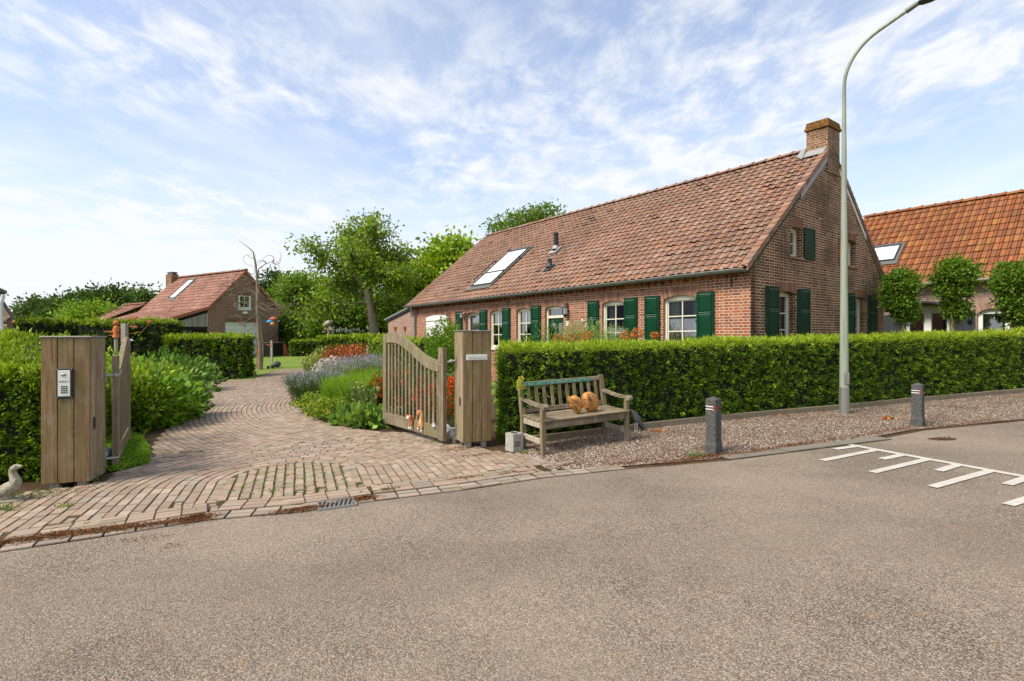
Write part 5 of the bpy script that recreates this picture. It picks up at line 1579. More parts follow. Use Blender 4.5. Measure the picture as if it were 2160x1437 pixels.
# right pier
RPx, RPy = -.690, 7.62; ra = math.atan2(.18, .40)
rp = pier('timber clad pier with a pale letter slot, beside the bench', (RPx, RPy), ra, .43, .40, .09, 1.665, False)
# intercom: middle board of the left pier
mb = MB(); mb.box(-.305, -.155, -.022, -.0005, .985, 1.315)
ic = mb.build('intercom', M_black, lp, bevel=.004)
mb = MB(); mb.box(-.288, -.175, -.028, -.0225, 1.01, 1.295); mb.build('plate', M_panel, ic, bevel=.002)
mb = MB()
for i in range(3):
    for j in range(4):
        x = -.258 + i * .022; z = 1.045 + j * .022; mb.box(x, x + .014, -.033, -.0285, z, z + .013)
mb.box(-.198, -.184, -.032, -.0285, 1.172, 1.177); mb.build('keys', M_anthracite, ic)
mb = MB(); mb.box(-.278, -.208, -.030, -.0285, 1.165, 1.18); mb.build('name_slot', M_zinc, ic)
mb = MB(); mb.blob((-.235, -.03, 1.245), (.026, .008, .017)); mb.build('camera_dome', M_zinc, ic)
mb = MB()
for x in (-.298, -.163):
    for z in (.995, 1.305): mb.blob((x, -.024, z), (.0035, .002, .0035), nu=6, nv=4)
mb.build('screws', M_steel, ic)
mb = MB(); mb.box(.0005, .012, .075, .115, .62, .76); mb.build('photocell', M_black, lp, bevel=.008)
mb = MB(); mb.box(.0005, .01, .36, .40, 1.12, 1.28); mb.tube([(.01, .38, 1.2), (.07, .40, 1.2), (.13, .42, 1.2)], .012, 8); mb.blob((.10, .41, 1.2), (.024, .024, .028)); mb.build('hinge', M_zinc, lp)
mb = MB(); mb.box(.0005, .01, .36, .40, .12, .30); mb.tube([(.01, .38, .22), (.13, .42, .22)], .014, 8); mb.build('hinge', M_zinc, lp)
# letter slot
mb = MB(); mb.box(.045, .365, -.010, -.0005, 1.255, 1.335); ls = mb.build('letter_slot', M_panel, rp, bevel=.003)
mb = MB(); mb.box(.075, .335, -.0165, -.0105, 1.275, 1.315); mb.build('flap', M_steel, ls, bevel=.004)
mb = MB(); mb.box(-.012, -.0005, .10, .14, .60, .73); mb.build('photocell', M_black, rp, bevel=.008)
mb = MB(); mb.box(-.01, -.0005, .28, .32, 1.14, 1.30); mb.tube([(-.01, .30, 1.24), (-.12, .34, 1.22)], .014, 8); mb.blob((-.07, .32, 1.23), (.028, .024, .028)); mb.build('hinge', M_zinc, rp)
mb = MB(); mb.box(-.01, -.0005, .28, .32, .16, .32); mb.tube([(-.01, .30, .25), (-.12, .34, .25)], .014, 8); mb.build('hinge', M_zinc, rp)

# gates -------------------------------------------------------------
def gate(label, hinge, far, z0, side):
    """hinge, far: plan points; local x from the hinge stile to the free stile; faces +-y"""
    h = Vector(hinge); f = Vector(far); L = (f - h).length; ang = math.atan2(f.y - h.y, f.x - h.x)
    o = empty('garden_gate', label, 'gate', (h.x, h.y, gz(*hinge)), ang, 'wooden gates standing open at the driveway')
    sl = -K * math.cos(0) * 0
    def top(x):      # swept top: low at the hinge, rising to a crown at the free end
        t = x / L
        if t < .06: return 1.30
        s = min(1, max(0, (t - .10) / .72)); s = s * s * (3 - 2 * s)
        z = 1.245 + (1.655 - 1.245) * s
        if t > .86: z -= .028 * ((t - .86) / .14) ** 2
        return z
    th = .035; rh = .165
    # hinge stile, free stile
    mb = MB(); mb.box(0, .13, -th, th, z0, 1.43, board_tint(.95, 1.05)); mb.build('hinge_stile', M_gate, o, bevel=.005)
    mb = MB(); mb.box(L - .12, L, -th, th, z0, top(L) - .005, board_tint(.95, 1.1)); mb.build('free_stile', M_gate, o, bevel=.005)
    # top rail following the sweep
    n = 26; up = []; lo = []
    for i in range(n + 1):
        x = .131 + (L - .252) * i / n
        up.append((x, top(x))); lo.append((x, top(x) - rh))
    x0 = .131
    # small upward flick next to the hinge stile
    up[0] = (x0, 1.245 + .09); up.insert(1, (x0 + .02, 1.245 + .03)); up.insert(2, (x0 + .05, 1.248))
    mb = MB(); mb.prism(lo + list(reversed(up)), -th * .8, th * .8, board_tint(1, 1.1)); mb.build('top_rail', M_gate, o, bevel=.005)
    mb = MB(); mb.box(.131, L - .121, -th * .8, th * .8, z0 + .015, z0 + .20, board_tint(.95, 1.05)); mb.build('bottom_rail', M_gate, o, bevel=.005)
    ns = 14
    for i in range(ns):
        x = .131 + (L - .252) * (i + .5) / ns
        mb = MB(); w = .024; mb.box(x - w, x + w, -.012, .012, z0 + .20, top(x) - rh + .012, board_tint(.8, 1.15)); mb.build('slat', M_gate, o, bevel=.003)
    mb = MB()
    for x, z in ((.05, 1.18), (.09, 1.18), (.20, 1.19), (.30, 1.20), (.40, 1.22), (.05, z0 + .1), (.09, z0 + .1), (.22, z0 + .1), (.34, z0 + .11)):
        for s in (-1, 1): mb.tube([(x, s * .028, z), (x, s * .042, z)], .009, 8)
    mb.build('bolts', M_steel, o)
    # closing arm and grey gate drive near the hinge
    return o
RGH, RGF = (-.98, 7.88), (-2.24, 9.50)
rg = gate('right wooden gate with a swept top rail, two toy dogs on its bottom rail', RGH, RGF, .07, 1)
LGH, LGF = (-4.95, 6.74), (-6.04, 8.50)
lg = gate('left wooden gate seen nearly edge-on next to the intercom pier', LGH, LGF, .06, -1)
def drive(label, p, ang, s=1):
    o = empty('gate_drive', label, 'gate motor', p, ang)
    mb = MB(); mb.tube([(0, 0, .13), (.04, 0, .14), (.28, 0, .2), (.42, 0, .22), (.45, 0, .22)], [.03, .055, .06, .05, .02], 12, flat=1.1); mb.build('housing', M_grey, o)
    mb = MB(); mb.box(-.06, .02, -.02, .02, .02, .16); mb.tube([(-.05, 0, .1), (-.12, .02, .1)], .012, 6); mb.build('bracket', M_zinc, o)
drive('grey gate motor low between the intercom pier and the left gate', (-5.06, 6.42, gz(-5, 6.4)), R(95))
drive('grey gate motor low between the letter slot pier and the right gate', (-.86, 7.98, gz(-.9, 8)), R(120))

# toy dogs hanging over the bottom rail of the right gate ------------
def mat_fur(name, a, b, c, sc):
    t = NT(name); v = t.coord()
    n = t.noise(v, sc, 3, .5)
    col = t.ramp(n, [(.42, a), (.52, b), (.62, c)])
    t.principled(col, .8, t.bump(t.noise(v, 120, 3, .6), .4, .002)); return t.m
M_dog1 = mat_fur('painted_dog', (.55, .17, .06), (.50, .20, .09), (.80, .72, .60), 9)
M_dog2 = mat_fur('tan_dog', (.55, .27, .10), (.62, .34, .15), (.70, .48, .28), 7)
M_cat = mat_fur('grey_toy', (.30, .30, .31), (.42, .42, .43), (.55, .55, .55), 12)
d1 = (Vector(RGF) - Vector(RGH)).normalized(); gang = math.atan2(d1.y, d1.x)
def on_gate(s, z): p = Vector(RGH) + d1 * s; return (p.x, p.y, gz(p.x, p.y) + z)
def skin_body(name, mat, parent, pts, edges, rad, sub=2):
    me = bpy.data.meshes.new(name); me.from_pydata([tuple(p) for p in pts], edges, [])
    o = bpy.data.objects.new(name, me); COL.objects.link(o); o.parent = parent
    m = o.modifiers.new('skin', 'SKIN'); m.use_smooth_shade = True
    for i, r in enumerate(rad):
        sv = me.skin_vertices[0].data[i] if me.skin_vertices else None
        if sv: sv.radius = (r, r) if not isinstance(r, tuple) else r
    s = o.modifiers.new('sub', 'SUBSURF'); s.levels = sub; s.render_levels = sub
    me.materials.append(mat)
    return o
def ensure_skin(o, rad):
    me = o.data
    if not me.skin_vertices:
        bpy.context.view_layer.objects.active = o
        o.modifiers.clear()
        bpy.ops.object.modifier_add(type='SKIN'); m = o.modifiers[-1]; m.use_smooth_shade = True
        s = o.modifiers.new('sub', 'SUBSURF'); s.levels = 2; s.render_levels = 2
    for i, r in enumerate(rad): me.skin_vertices[0].data[i].radius = (r, r) if not isinstance(r, tuple) else r
def body(name, mat, parent, pts, edges, rad):
    me = bpy.data.meshes.new(name); me.from_pydata([tuple(p) for p in pts], edges, [])
    o = bpy.data.objects.new(name, me); COL.objects.link(o); o.parent = parent
    me.materials.append(mat); ensure_skin(o, rad)
    return o
# local frame of toys: x along the gate (away), y: towards the drive is +y for the gate's left face
fx = 1  # the drive side of the gate is local +y
def dog_front():
    o = empty('toy_dog', 'russet and white toy dog with its front paws over the gate rail', 'toy dog', on_gate(.96, .25), gang)
    y = .045
    pts = [(0, -.02, .02), (0, y, .045), (0, y + .03, .075), (0, y + .055, .07), (0, y + .085, .045),
           (.028, y, .02), (.03, y + .015, -.035), (.03, y + .02, -.09), (-.028, y, .02), (-.03, y + .015, -.035), (-.03, y + .02, -.09)]
    e = [(0, 1), (1, 2), (2, 3), (3, 4), (1, 5), (5, 6), (6, 7), (1, 8), (8, 9), (9, 10)]
    body('dog_body', M_dog1, o, pts, e, [.03, .04, .042, .036, .016, .02, .015, .014, .02, .015, .014])
    mb = MB()
    for s in (-1, 1): mb.blob((.045 * s, y + .035, .075), (.013, .022, .034), M=Matrix.Rotation(R(25 * s), 4, 'Y'))
    mb.build('ears', M_terra, o)
    mb = MB(); mb.blob((0, y + .10, .045), (.009, .007, .007)); mb.blob((.017, y + .085, .078), (.005, .005, .005)); mb.blob((-.017, y + .085, .078), (.005, .005, .005)); mb.build('nose_and_eyes', M_black, o)
    mb = MB()
    for s in (-1, 1): mb.blob((.03 * s, y + .026, -.10), (.014, .017, .016))
    mb.build('paws', M_white, o)
def dog_rear():
    o = empty('toy_dog', 'tan toy dog climbing between the gate slats with its head turned down', 'toy dog', on_gate(.62, .25), gang)
    y = .04
    pts = [(0, y, .02), (0, y + .01, .08), (.0, y + .005, .15), (.02, y + .02, .195), (.05, y + .035, .185), (.065, y + .045, .15),
           (.035, y + .02, -.02), (.055, y + .03, -.06), (-.02, y + .01, -.03), (-.02, y + .02, -.08)]
    e = [(0, 1), (1, 2), (2, 3), (3, 4), (4, 5), (0, 6), (6, 7), (0, 8), (8, 9)]
    body('dog_body', M_dog2, o, pts, e, [.035, .028, .034, .036, .03, .018, .024, .018, .028, .018])
    mb = MB(); mb.blob((.035, y + .05, .17), (.02, .012, .035)); mb.blob((.0, y + .045, .17), (.012, .016, .04)); mb.build('ears', M_dog1, o)
    mb = MB(); mb.blob((.06, y + .035, -.075), (.013, .016, .014)); mb.blob((-.02, y + .022, -.10), (.013, .016, .016)); mb.build('paws', M_white, o)
def cat_toy():
    o = empty('toy_cat', 'small grey toy animal peering over the gate rail beside the hinge stile', 'toy cat', on_gate(.22, .25), gang)
    y = .05
    body('cat_body', M_cat, o, [(0, -.04, -.02), (0, .02, .0), (.01, y, .02), (.02, y + .03, .015)], [(0, 1), (1, 2), (2, 3)], [.02, .028, .034, .016])
    mb = MB()
    for s in (-1, 1): mb.prism([(.01 + s * .02 - .012, .045), (.01 + s * .02 + .012, .045), (.01 + s * .024, .072)], y - .004, y + .006)
    mb.build('ears', M_cat, o)
dog_front(); dog_rear(); cat_toy()

# bench ---------------------------------------------------------------
BF = Vector((.420, 7.09)); bd = Vector((1.262, .735)); BL = bd.length; ba = math.atan2(bd.y, bd.x)
bench = empty('garden_bench', 'weathered wooden bench with green lettering on its top rail, backed against the hedge', 'bench', (BF.x, BF.y, gz(*BF) + .012), ba)
BS = (K * math.cos(ba) + .012, .03)
D = .56
def bpart(name, mat, boxes, bevel=.005, label=None):
    mb = MB()
    for b in boxes: mb.box(*b, board_tint())
    o = mb.build(name, mat, bench, bevel=bevel, shear=BS)
    if label: o['label'] = label
    return o
for x in (-.03, BL - .035):
    bpart('leg', M_bench_z, [(x, x + .065, 0, .06, 0, .635)])
for x in (-.03, BL - .035):
    mb = MB(); z = [0, .43, .90]; yy = [D - .06, D - .06, D + .03]
    for (za, zb2, ya, yb) in ((0, .43, D - .06, D - .06), (.43, .91, D - .06, D + .035)):
        mb.hexa([(x, ya, za), (x + .065, ya, za), (x + .065, ya + .06, za), (x, ya + .06, za), (x, yb, zb2), (x + .065, yb, zb2), (x + .065, yb + .06, zb2), (x, yb + .06, zb2)])
    mb.build('leg', M_bench_z, bench, shear=BS)
mb = MB()
for i in range(5):
    y = -.012 + i * .108; mb.box(-.03, BL + .03, y, y + .094, .435 - .004 * (2 - abs(i - 2)), .457 - .004 * (2 - abs(i - 2)), board_tint())
mb.v = [v for v in mb.v]
mb.build('seat', M_bench_x, bench, bevel=.005, shear=BS)
bpart('apron', M_bench_x, [(.036, BL - .036, .012, .04, .33, .433)])
bpart('apron', M_bench_x, [(.036, BL - .036, D - .05, D - .02, .35, .425)])
for x in (-.015, BL - .015 - .02):
    bpart('side_rail', M_post, [(x, x + .035, .061, D - .061, .34, .43)])
    bpart('stretcher', M_post, [(x, x + .035, .061, D - .061, .13, .20)])
# armrests, curved
for x in (-.04, BL - .04):
    mb = MB()
    pr = [(-.05, .605), (-.055, .64), (-.03, .668), (.03, .668), (.12, .655), (.28, .662), (.42, .68), (D - .02, .70), (D - .02, .665), (.40, .645), (.25, .628), (.1, .622), (.0, .626), (-.02, .60)]
    Mx = Matrix(((0, 1, 0, 0), (1, 0, 0, 0), (0, 0, 1, 0), (0, 0, 0, 1)))
    mb.prism(pr, x, x + .078, board_tint(), M=Mx); mb.build('armrest', M_bench_x, bench, bevel=.006, shear=BS)
lean = lambda z: D - .045 + (z - .43) * .2
mb = MB(); mb.hexa([(.036, lean(.83), .83), (BL - .036, lean(.83), .83), (BL - .036, lean(.83) + .028, .83), (.036, lean(.83) + .028, .83), (.036, lean(.895), .895), (BL - .036, lean(.895), .895), (BL - .036, lean(.895) + .028, .895), (.036, lean(.895) + .028, .895)])
tr = mb.build('top_rail', M_bench_x, bench, bevel=.004, shear=BS)
mb = MB(); mb.hexa([(.036, lean(.47), .47), (BL - .036, lean(.47), .47), (BL - .036, lean(.47) + .028, .47), (.036, lean(.47) + .028, .47), (.036, lean(.53), .53), (BL - .036, lean(.53), .53), (BL - .036, lean(.53) + .028, .53), (.036, lean(.53) + .028, .53)])
mb.build('bottom_back_rail', M_bench_x, bench, bevel=.004, shear=BS)
for i in range(10):
    x = .10 + i * (BL - .25) / 9 ; mb = MB(); a, b = lean(.53) + .006, lean(.83) + .006
    mb.hexa([(x, a, .53), (x + .055, a, .53), (x + .055, a + .016, .53), (x, a + .016, .53), (x, b, .83), (x + .055, b, .83), (x + .055, b + .016, .83), (x, b + .016, .83)], board_tint(.8, 1.1))
    mb.build('slat', M_bench_z, bench, bevel=.003, shear=BS)
# worn green lettering on the top rail: ragged painted marks, no longer readable in the photo
M_teal = mat_stone('worn_teal_paint', (0.03, 0.26, 0.19), (0.02, 0.14, 0.10), (0.30, 0.32, 0.25), 0.52)
mb = MB(); rs = random.Random(5); x = .05; yy = lambda z: lean(z) - .0025
words = [5, 4, 3, 3, 3, 4, 5]
def stroke(mb, x0, z0, x1, z1, w=.008, off=0.0):
    d = Vector((x1 - x0, z1 - z0)); L_ = d.length; d /= L_; n = Vector((-d.y, d.x)) * w / 2
    P = [(x0 - n.x, z0 - n.y), (x1 - n.x, z1 - n.y), (x1 + n.x, z1 + n.y), (x0 + n.x, z0 + n.y)]
    mb.poly([(p[0], yy(p[1]) - off, p[1]) for p in P])
for wn_ in words:
    for k in range(wn_):
        lw = .036; z0, z1 = .838, .888
        mb.poly([(x, yy(z0) + .0005, z0), (x + lw, yy(z0) + .0005, z0), (x + lw, yy(z1) + .0005, z1), (x, yy(z1) + .0005, z1)])
        x += lw + .003
    x += .022
mb.build('green_lettering', M_teal, tr, shear=BS)
mb = MB(); x = .05
for wn_ in words:
    for k in range(wn_):
        for _ in range(rs.choice((1, 2, 2))):
            a, b = rs.uniform(.004, .03), rs.uniform(.004, .03); stroke(mb, x + a, rs.choice((.845, .862)), x + b + .001, rs.choice((.865, .882)), .004, .001)
        x += .039
    x += .022
mb.build('paint_flecks', M_panel, tr, shear=BS)

# carved kissing heads on the seat ------------------------------------
def bench_pt(x, y, z):
    c, s = math.cos(ba), math.sin(ba)
    X, Y = BF.x + c * x - s * y, BF.y + s * x + c * y
    return Vector((X, Y, gz(*BF) + .012 + z + BS[0] * x + BS[1] * y))
def relief(name, outline, thick, carve, parent, mat):
    """solid carved relief: outline in (x,z), bulged towards -y, with grooves"""
    ol = [Vector((p[0], 0, p[1])) for p in outline]; cx = sum(p.x for p in ol) / len(ol); cz = sum(p.z for p in ol) / len(ol)
    rings = 9; vs = []; fs = []; n = len(ol)
    for r in range(rings + 1):
        t = r / rings
        for p in ol:
            x = cx + (p.x - cx) * t; z = cz + (p.z - cz) * t
            y = -thick * math.sqrt(max(0, 1 - t ** 2.6)) - carve(x, z, t)
            vs.append((x, y, z))
    for p in ol: vs.append((p.x * .96 + cx * .04, thick * .45, p.z * .96 + cz * .04))
    for r in range(rings + 1):
        for i in range(n):
            j = (i + 1) % n; fs.append((r * n + i, r * n + j, (r + 1) * n + j, (r + 1) * n + i))
    mb = MB(); mb.raw(vs, fs, (1, 1, 1), True); mb.poly([vs[(rings + 1) * n + i] for i in range(n)])
    return mb.build(name, mat, parent)
def smooth_outline(pts, sub=5):
    out = []; n = len(pts)
    for i in range(n):
        p0, p1, p2, p3 = (Vector((*pts[(i + k - 1) % n], 0)) for k in range(4))
        for s in range(sub):
            t = s / sub
            q = 0.5 * ((2 * p1) + (-p0 + p2) * t + (2 * p0 - 5 * p1 + 4 * p2 - p3) * t * t + (-p0 + 3 * p1 - 3 * p2 + p3) * t ** 3)
            out.append((q.x, q.y))
    return out
hs = .00655 / 1.0   # metres per photo pixel at the bench
def px2(x, y): return ((x / 18.0 + 1160 - 1219) * hs, (876 - (y / 18.0 + 820)) * hs)
womans = [px2(*p) for p in ((1010, 560), (1000, 470), (1030, 350), (1120, 270), (1260, 240), (1400, 270), (1540, 330), (1660, 430), (1725, 560), (1735, 720), (1720, 860), (1690, 960), (1640, 1020), (1540, 1015), (1430, 1005), (1360, 1020), (1290, 1030),
            (1220, 980), (1180, 900), (1110, 885), (1085, 850), (1110, 810), (1080, 790), (1100, 765), (1070, 735), (1100, 710), (1045, 690), (1040, 660), (1075, 620), (1015, 600))]
mans = [px2(*p) for p in ((480, 700), (430, 620), (380, 520), (355, 390), (410, 400), (450, 450), (490, 440), (560, 380), (660, 360), (740, 375), (740, 410), (830, 440), (900, 460), (935, 520), (950, 590), (990, 650), (1045, 700), (1020, 740), (1040, 770),
            (1015, 790), (1035, 820), (1040, 870), (1010, 905), (950, 900), (930, 960), (930, 1040), (870, 1070), (760, 1075), (690, 1030), (620, 930), (530, 840), (475, 770))]
hd = empty('carved_head', 'carved wooden woman head with flowing hair, kissing the other head on the bench', 'wood carving', bench_pt(.82, .20, .457), ba, 'kissing carved heads')
cw = lambda x, z, t: 0.006 * math.sin(190 * math.hypot(x + .04, z - .02) + 6 * x) if x > -.0 and t < .93 else (0.008 * math.exp(-((x + .045) ** 2 + (z - .135) ** 2) / .0004) + .004 * math.exp(-((z - .115) / .008) ** 2) * (-1))
def zs(o): return o
def reset_base(ol): m = min(p[1] for p in ol); return [(p[0], p[1] - m) for p in ol]
relief('head', reset_base(smooth_outline(womans, 3)), .075, cw, hd, M_carved)
mb = MB()
for k in range(9):      # strands of hair as raised ridges
    a0 = R(75 - k * 4)
    pts = []
    for i in range(9):
        t = i / 8; ang = R(118 - 150 * t - k * 3); rr = .040 + .011 * k
        x = .035 + rr * math.cos(ang) * 1.05; z = .135 + rr * math.sin(ang) * 1.05 - .012 * t
        pts.append((x, -.070 + .30 * max(0, (x - .02) ** 2 + (z - .12) ** 2 - .001) * 10 * .45, max(.012, z)))
    mb.tube(pts, [.0035, .0055, .006, .006, .006, .006, .006, .005, .003], 6)
mb.build('hair', M_carved, hd)
mb = MB(); mb.tube([(-.062, -.056, .165), (-.045, -.068, .168), (-.025, -.074, .160)], .004, 6); mb.blob((-.04, -.070, .148), (.014, .006, .006)); mb.blob((.018, -.074, .118), (.012, .008, .02))
mb.tube([(-.068, -.045, .160), (-.073, -.045, .135), (-.078, -.040, .122)], [.005, .008, .009], 6); mb.tube([(-.07, -.044, .103), (-.055, -.055, .100)], .005, 6); mb.tube([(-.068, -.044, .090), (-.055, -.055, .092)], .005, 6)
mb.build('face', M_carved, hd)
hm = empty('carved_head', 'carved wooden man head with pointed cap, kissing the other head on the bench', 'wood carving', bench_pt(.59, .185, .457), ba, 'kissing carved heads')
off = [(p[0] + .19, p[1]) for p in mans]
cm = lambda x, z, t: .005 * math.sin(60 * z + 40 * x) * (t < .9) - .006 * math.exp(-(((z - .145) - .42 * (x - .0)) / .006) ** 2)
relief('head', reset_base(smooth_outline(off, 3)), .06, cm, hm, M_carved)
mb = MB(); mb.blob((.075, -.045, .135), (.014, .007, .007)); mb.tube([(.045, -.055, .15), (.075, -.05, .16), (.095, -.04, .156)], .004, 6)
mb.tube([(.09, -.035, .14), (.105, -.03, .125), (.118, -.02, .115)], [.006, .008, .008], 6); mb.tube([(.085, -.035, .10), (.11, -.02, .10)], .005, 6); mb.tube([(.085, -.035, .088), (.11, -.02, .088)], .005, 6); mb.blob((-.0, -.055, .11), (.012, .008, .02))
mb.tube([(-.06, -.035, .12), (-.02, -.06, .14), (.04, -.06, .165), (.075, -.04, .182)], .005, 6)
mb.build('face', M_carved, hm)

M_groove = mat_plain('carved_groove', (.10, .038, .010), .8, var=.3)
def grooves(parent, curves, r=.0032):
    for c in curves:
        mb = MB(); mb.tube([(p[0], -p[2], p[1]) for p in c], [r * .5] + [r] * (len(c) - 2) + [r * .5], 5); mb.build('groove', M_groove, parent)
def hair_curves():
    out = []
    for k in range(7):
        pts = []
        for i in range(9):
            t = i / 8; ang = R(112 - 165 * t - k * 2); rr = .046 + .0125 * k
            x = .030 + rr * math.cos(ang) * 1.05; z = .130 + rr * math.sin(ang) * 1.08 - .012 * t
            d = math.hypot((x - .0) / .16, (z - .13) / .135)
            pts.append((x, max(.01, z), .076 * math.sqrt(max(.05, 1 - d ** 2.6)) + .006))
        out.append(pts)
    return out
grooves(hd, hair_curves() + [[(-.085, .185, .052), (-.05, .19, .07), (0, .178, .079), (.03, .165, .08)], [(-.055, .158, .068), (-.035, .155, .077), (-.012, .150, .081)], [(-.075, .098, .048), (-.055, .100, .064), (-.038, .098, .072)], [(-.068, .128, .055), (-.075, .118, .05), (-.066, .112, .055)]])
grooves(hm, [[(-.07, .118, .04), (-.03, .142, .062), (.02, .165, .066), (.07, .19, .045)], [(.055, .142, .058), (.075, .142, .052), (.09, .138, .042)], [(.075, .096, .05), (.095, .097, .04), (.11, .096, .028)], [(-.02, .10, .066), (-.005, .12, .067), (.01, .11, .067), (.005, .09, .066)], [(-.04, .20, .04), (-.01, .19, .055), (.03, .205, .05)], [(.03, .05, .055), (.05, .07, .058), (.06, .06, .052)]])
# yellow flowers tied to the bench
fl = empty('flower_bunch', 'bunch of yellow green blossoms tied to the left end of the bench back', 'flowers', bench_pt(.0, .50, .56), ba)
mb = MB()
for k in range(5): mb.tube([(.01 * k - .02, 0, -.0), (-.01 + .01 * k, -.02, .18), (-.07 + .03 * k, -.02, .26 + .02 * k)], .004, 5)
mb.build('stems', M_green, fl)
P = []; A = []
for k in range(520):
    c = random.choice(((-.09, -.02, .36), (-.10, -.02, .28), (-.03, -.03, .29), (-.06, -.02, .40), (-.085, -.02, .32))); r_ = .035
    d = Vector((random.gauss(0, 1), random.gauss(0, 1), random.gauss(0, 1))).normalized()
    P.append(Vector(c) + d * r_ * random.uniform(.5, 1)); A.append(d)
leaves('blossoms', P, A, .016, .013, shade(len(P), (.52, .50, .05), .2), M_petal, fl)
P = [(-.02 + random.gauss(0, .02), -.02, .2 + random.gauss(0, .03)) for _ in range(14)]
leaves('foliage', P, [(random.gauss(0, 1), random.gauss(0, .4), random.gauss(0, .4)) for _ in P], .09, .03, shade(len(P), (.12, .24, .04), .2), M_leaf, fl)

# concrete candle block -------------------------------------------------
c = G(1085, 953)
cb = empty('concrete_lantern', 'square grey concrete lantern block with three slots, between pier and bench', 'lantern block', (c.x, c.y + .05, c.z + .005), R(38))
mb = MB(); s = .088; H = .245
ring = [(s, -s), (s, s), (-s, s), (-s, -s)]
# body with three slots on the two visible faces: stacked slabs with a narrower core between them
zs_ = [0, .075, .087, .107, .119, .139, .151, H]
for i in range(len(zs_) - 1):
    if i % 2 == 0 and i != 0: pass
mb.box(-s, s, -s, s, 0, .07); mb.box(-s, s, -s, s, .151, H - .001)
for (a, b) in ((.07, .151),):
    mb.box(-s, s, .02, s, a, b); mb.box(s - .05, s, -s, .02, a, b); mb.box(-s, -s + .025, -s, .02, a, b)
for (a, b) in ((.084, .098), (.112, .126), (.140, .151)): mb.box(-s + .025, s - .05, -s, .02, a, b)
mb.build('body', M_concrete, cb)
mb = MB(); n = 20
out = [(s, s * math.tan(a)) if False else None for a in range(0)]
mb.tube([(0, 0, H - .0005), (0, 0, H + .001)], .052, 20, smooth=False); mb.build('bowl', M_nearblack, cb)
mb = MB(); mb.box(-s + .028, s - .053, -s + .004, .01, .072, .15); mb.build('cavity', M_dark, cb)

# bollards ---------------------------------------------------------------
def bollard(label, px, py, h, ang):
    c = G(px, py)
    o = empty('bollard', label, 'bollard', (c.x, c.y, c.z - .01), ang, 'concrete bollards along the verge')
    mb = MB()
    def ringz(w, z): return [(-w, -w, z), (w, -w, z), (w, w, z), (-w, w, z)]
    prof = [(.082, -.1), (.082, .12), (.073, .18), (.073, h - .155)]
    for (w0, z0), (w1, z1) in zip(prof[:-1], prof[1:]): mb.raw(ringz(w0, z0) + ringz(w1, z1), [(0, 1, 5, 4), (1, 2, 6, 5), (2, 3, 7, 6), (3, 0, 4, 7)])
    w = .073
    for (a, b, ww) in ((h - .155, h - .143, .066), (h - .143, h - .118, w), (h - .118, h - .106, .066), (h - .106, h - .02, w)):
        mb.box(-ww, ww, -ww, ww, a, b)
    mb.raw(ringz(w, h - .02) + [(0, 0, h + .012)], [(0, 1, 4), (1, 2, 4), (2, 3, 4), (3, 0, 4)])
    b_ = mb.build('post', M_bollard, o, bevel=.006)
    mb = MB()
    for a in (h - .155, h - .118):
        mb.box(-.070, .038, -.0715, -.0665, a + .001, a + .011); mb.box(-.0715, -.0665, -.066, .070, a + .001, a + .011)
    mb.build('white_band', M_white, o)
    mb = MB()
    for a in (h - .155, h - .118): mb.box(.0665, .0715, -.0665, .02, a + .001, a + .011); mb.box(.0385, .0715, -.072, -.0668, a + .001, a + .011)
    mb.build('red_band', mat_plain('red_reflector', (.45, .05, .03), .4), o)
    return o
bollard('near dark concrete bollard with white and red bands, right of the bench', 1505, 957, .745, R(-52))
bollard('far grey concrete bollard with white and red bands, right of the lamp post', 1936, 899, .705, R(-50))

# lamp post ----------------------------------------------------------------
lb = G(1780.5, 876)
lamp = empty('street_lamp', 'tall tapering grey green street lamp with curved arm behind the verge', 'street lamp', tuple(lb), 0)
mb = MB(); mb.tube([(0, 0, -.1), (0, 0, .52)], [.088, .086], 12, smooth=False); mb.build('base', M_zinc, lamp)
path = [(0, 0, .52), (0, 0, 2.5), (0, 0, 4.3), (0, 0, 5.5), (0, 0, 6.1)]; rad = [.078, .062, .047, .036, .032]
dx, dy = .78, -.62
top = 6.10
curve = []
for i in range(1, 11):
    a = R(64) * i / 10; Rr = .98
    x = Rr * (1 - math.cos(a)); z = Rr * math.sin(a)
    curve.append((x * dx, x * dy, top + z))
a = R(64); ex, ez_ = .98 * (1 - math.cos(a)), .98 * math.sin(a)
for t in (.2, .45):
    curve.append(((ex + t * math.sin(a)) * dx, (ex + t * math.sin(a)) * dy, top + ez_ + t * math.cos(a)))
mb = MB(); mb.tube(path + curve, rad + [.031] * 10 + [.030, .029], 14); mb.build('pole', M_pole, lamp)
mb = MB(); mb.box(-.05, .05, -.085, -.078, .58, .80); mb.tube([(0, -.05, 4.9), (0, -.065, 4.9)], .012, 8); mb.build('service_door', M_zinc, lamp, bevel=.003)
e0 = Vector(curve[-1]); dv = Vector((math.sin(a) * dx, math.sin(a) * dy, math.cos(a))).normalized()
mb = MB(); mb.tube([e0 - dv * .02, e0 + dv * .16], [.045, .042], 12); mb.build('spigot', M_zinc_dark, lamp)
hv = Vector((dx, dy, .25)).normalized()
mb = MB(); q = e0 + dv * .14
mb.tube([q, q + hv * .08, q + hv * .2, q + hv * .45, q + hv * .62, q + hv * .68], [.03, .085, .12, .12, .08, .01], 14, flat=.62); mb.build('lamp_head', M_anthracite, lamp)
mb = MB(); n3 = Vector((0, 0, -1)); mb.blob(q + hv * .33 + Vector((0, 0, -.045)), (.10, .10, .05)); mb.build('lamp_cover', M_panel, lamp)

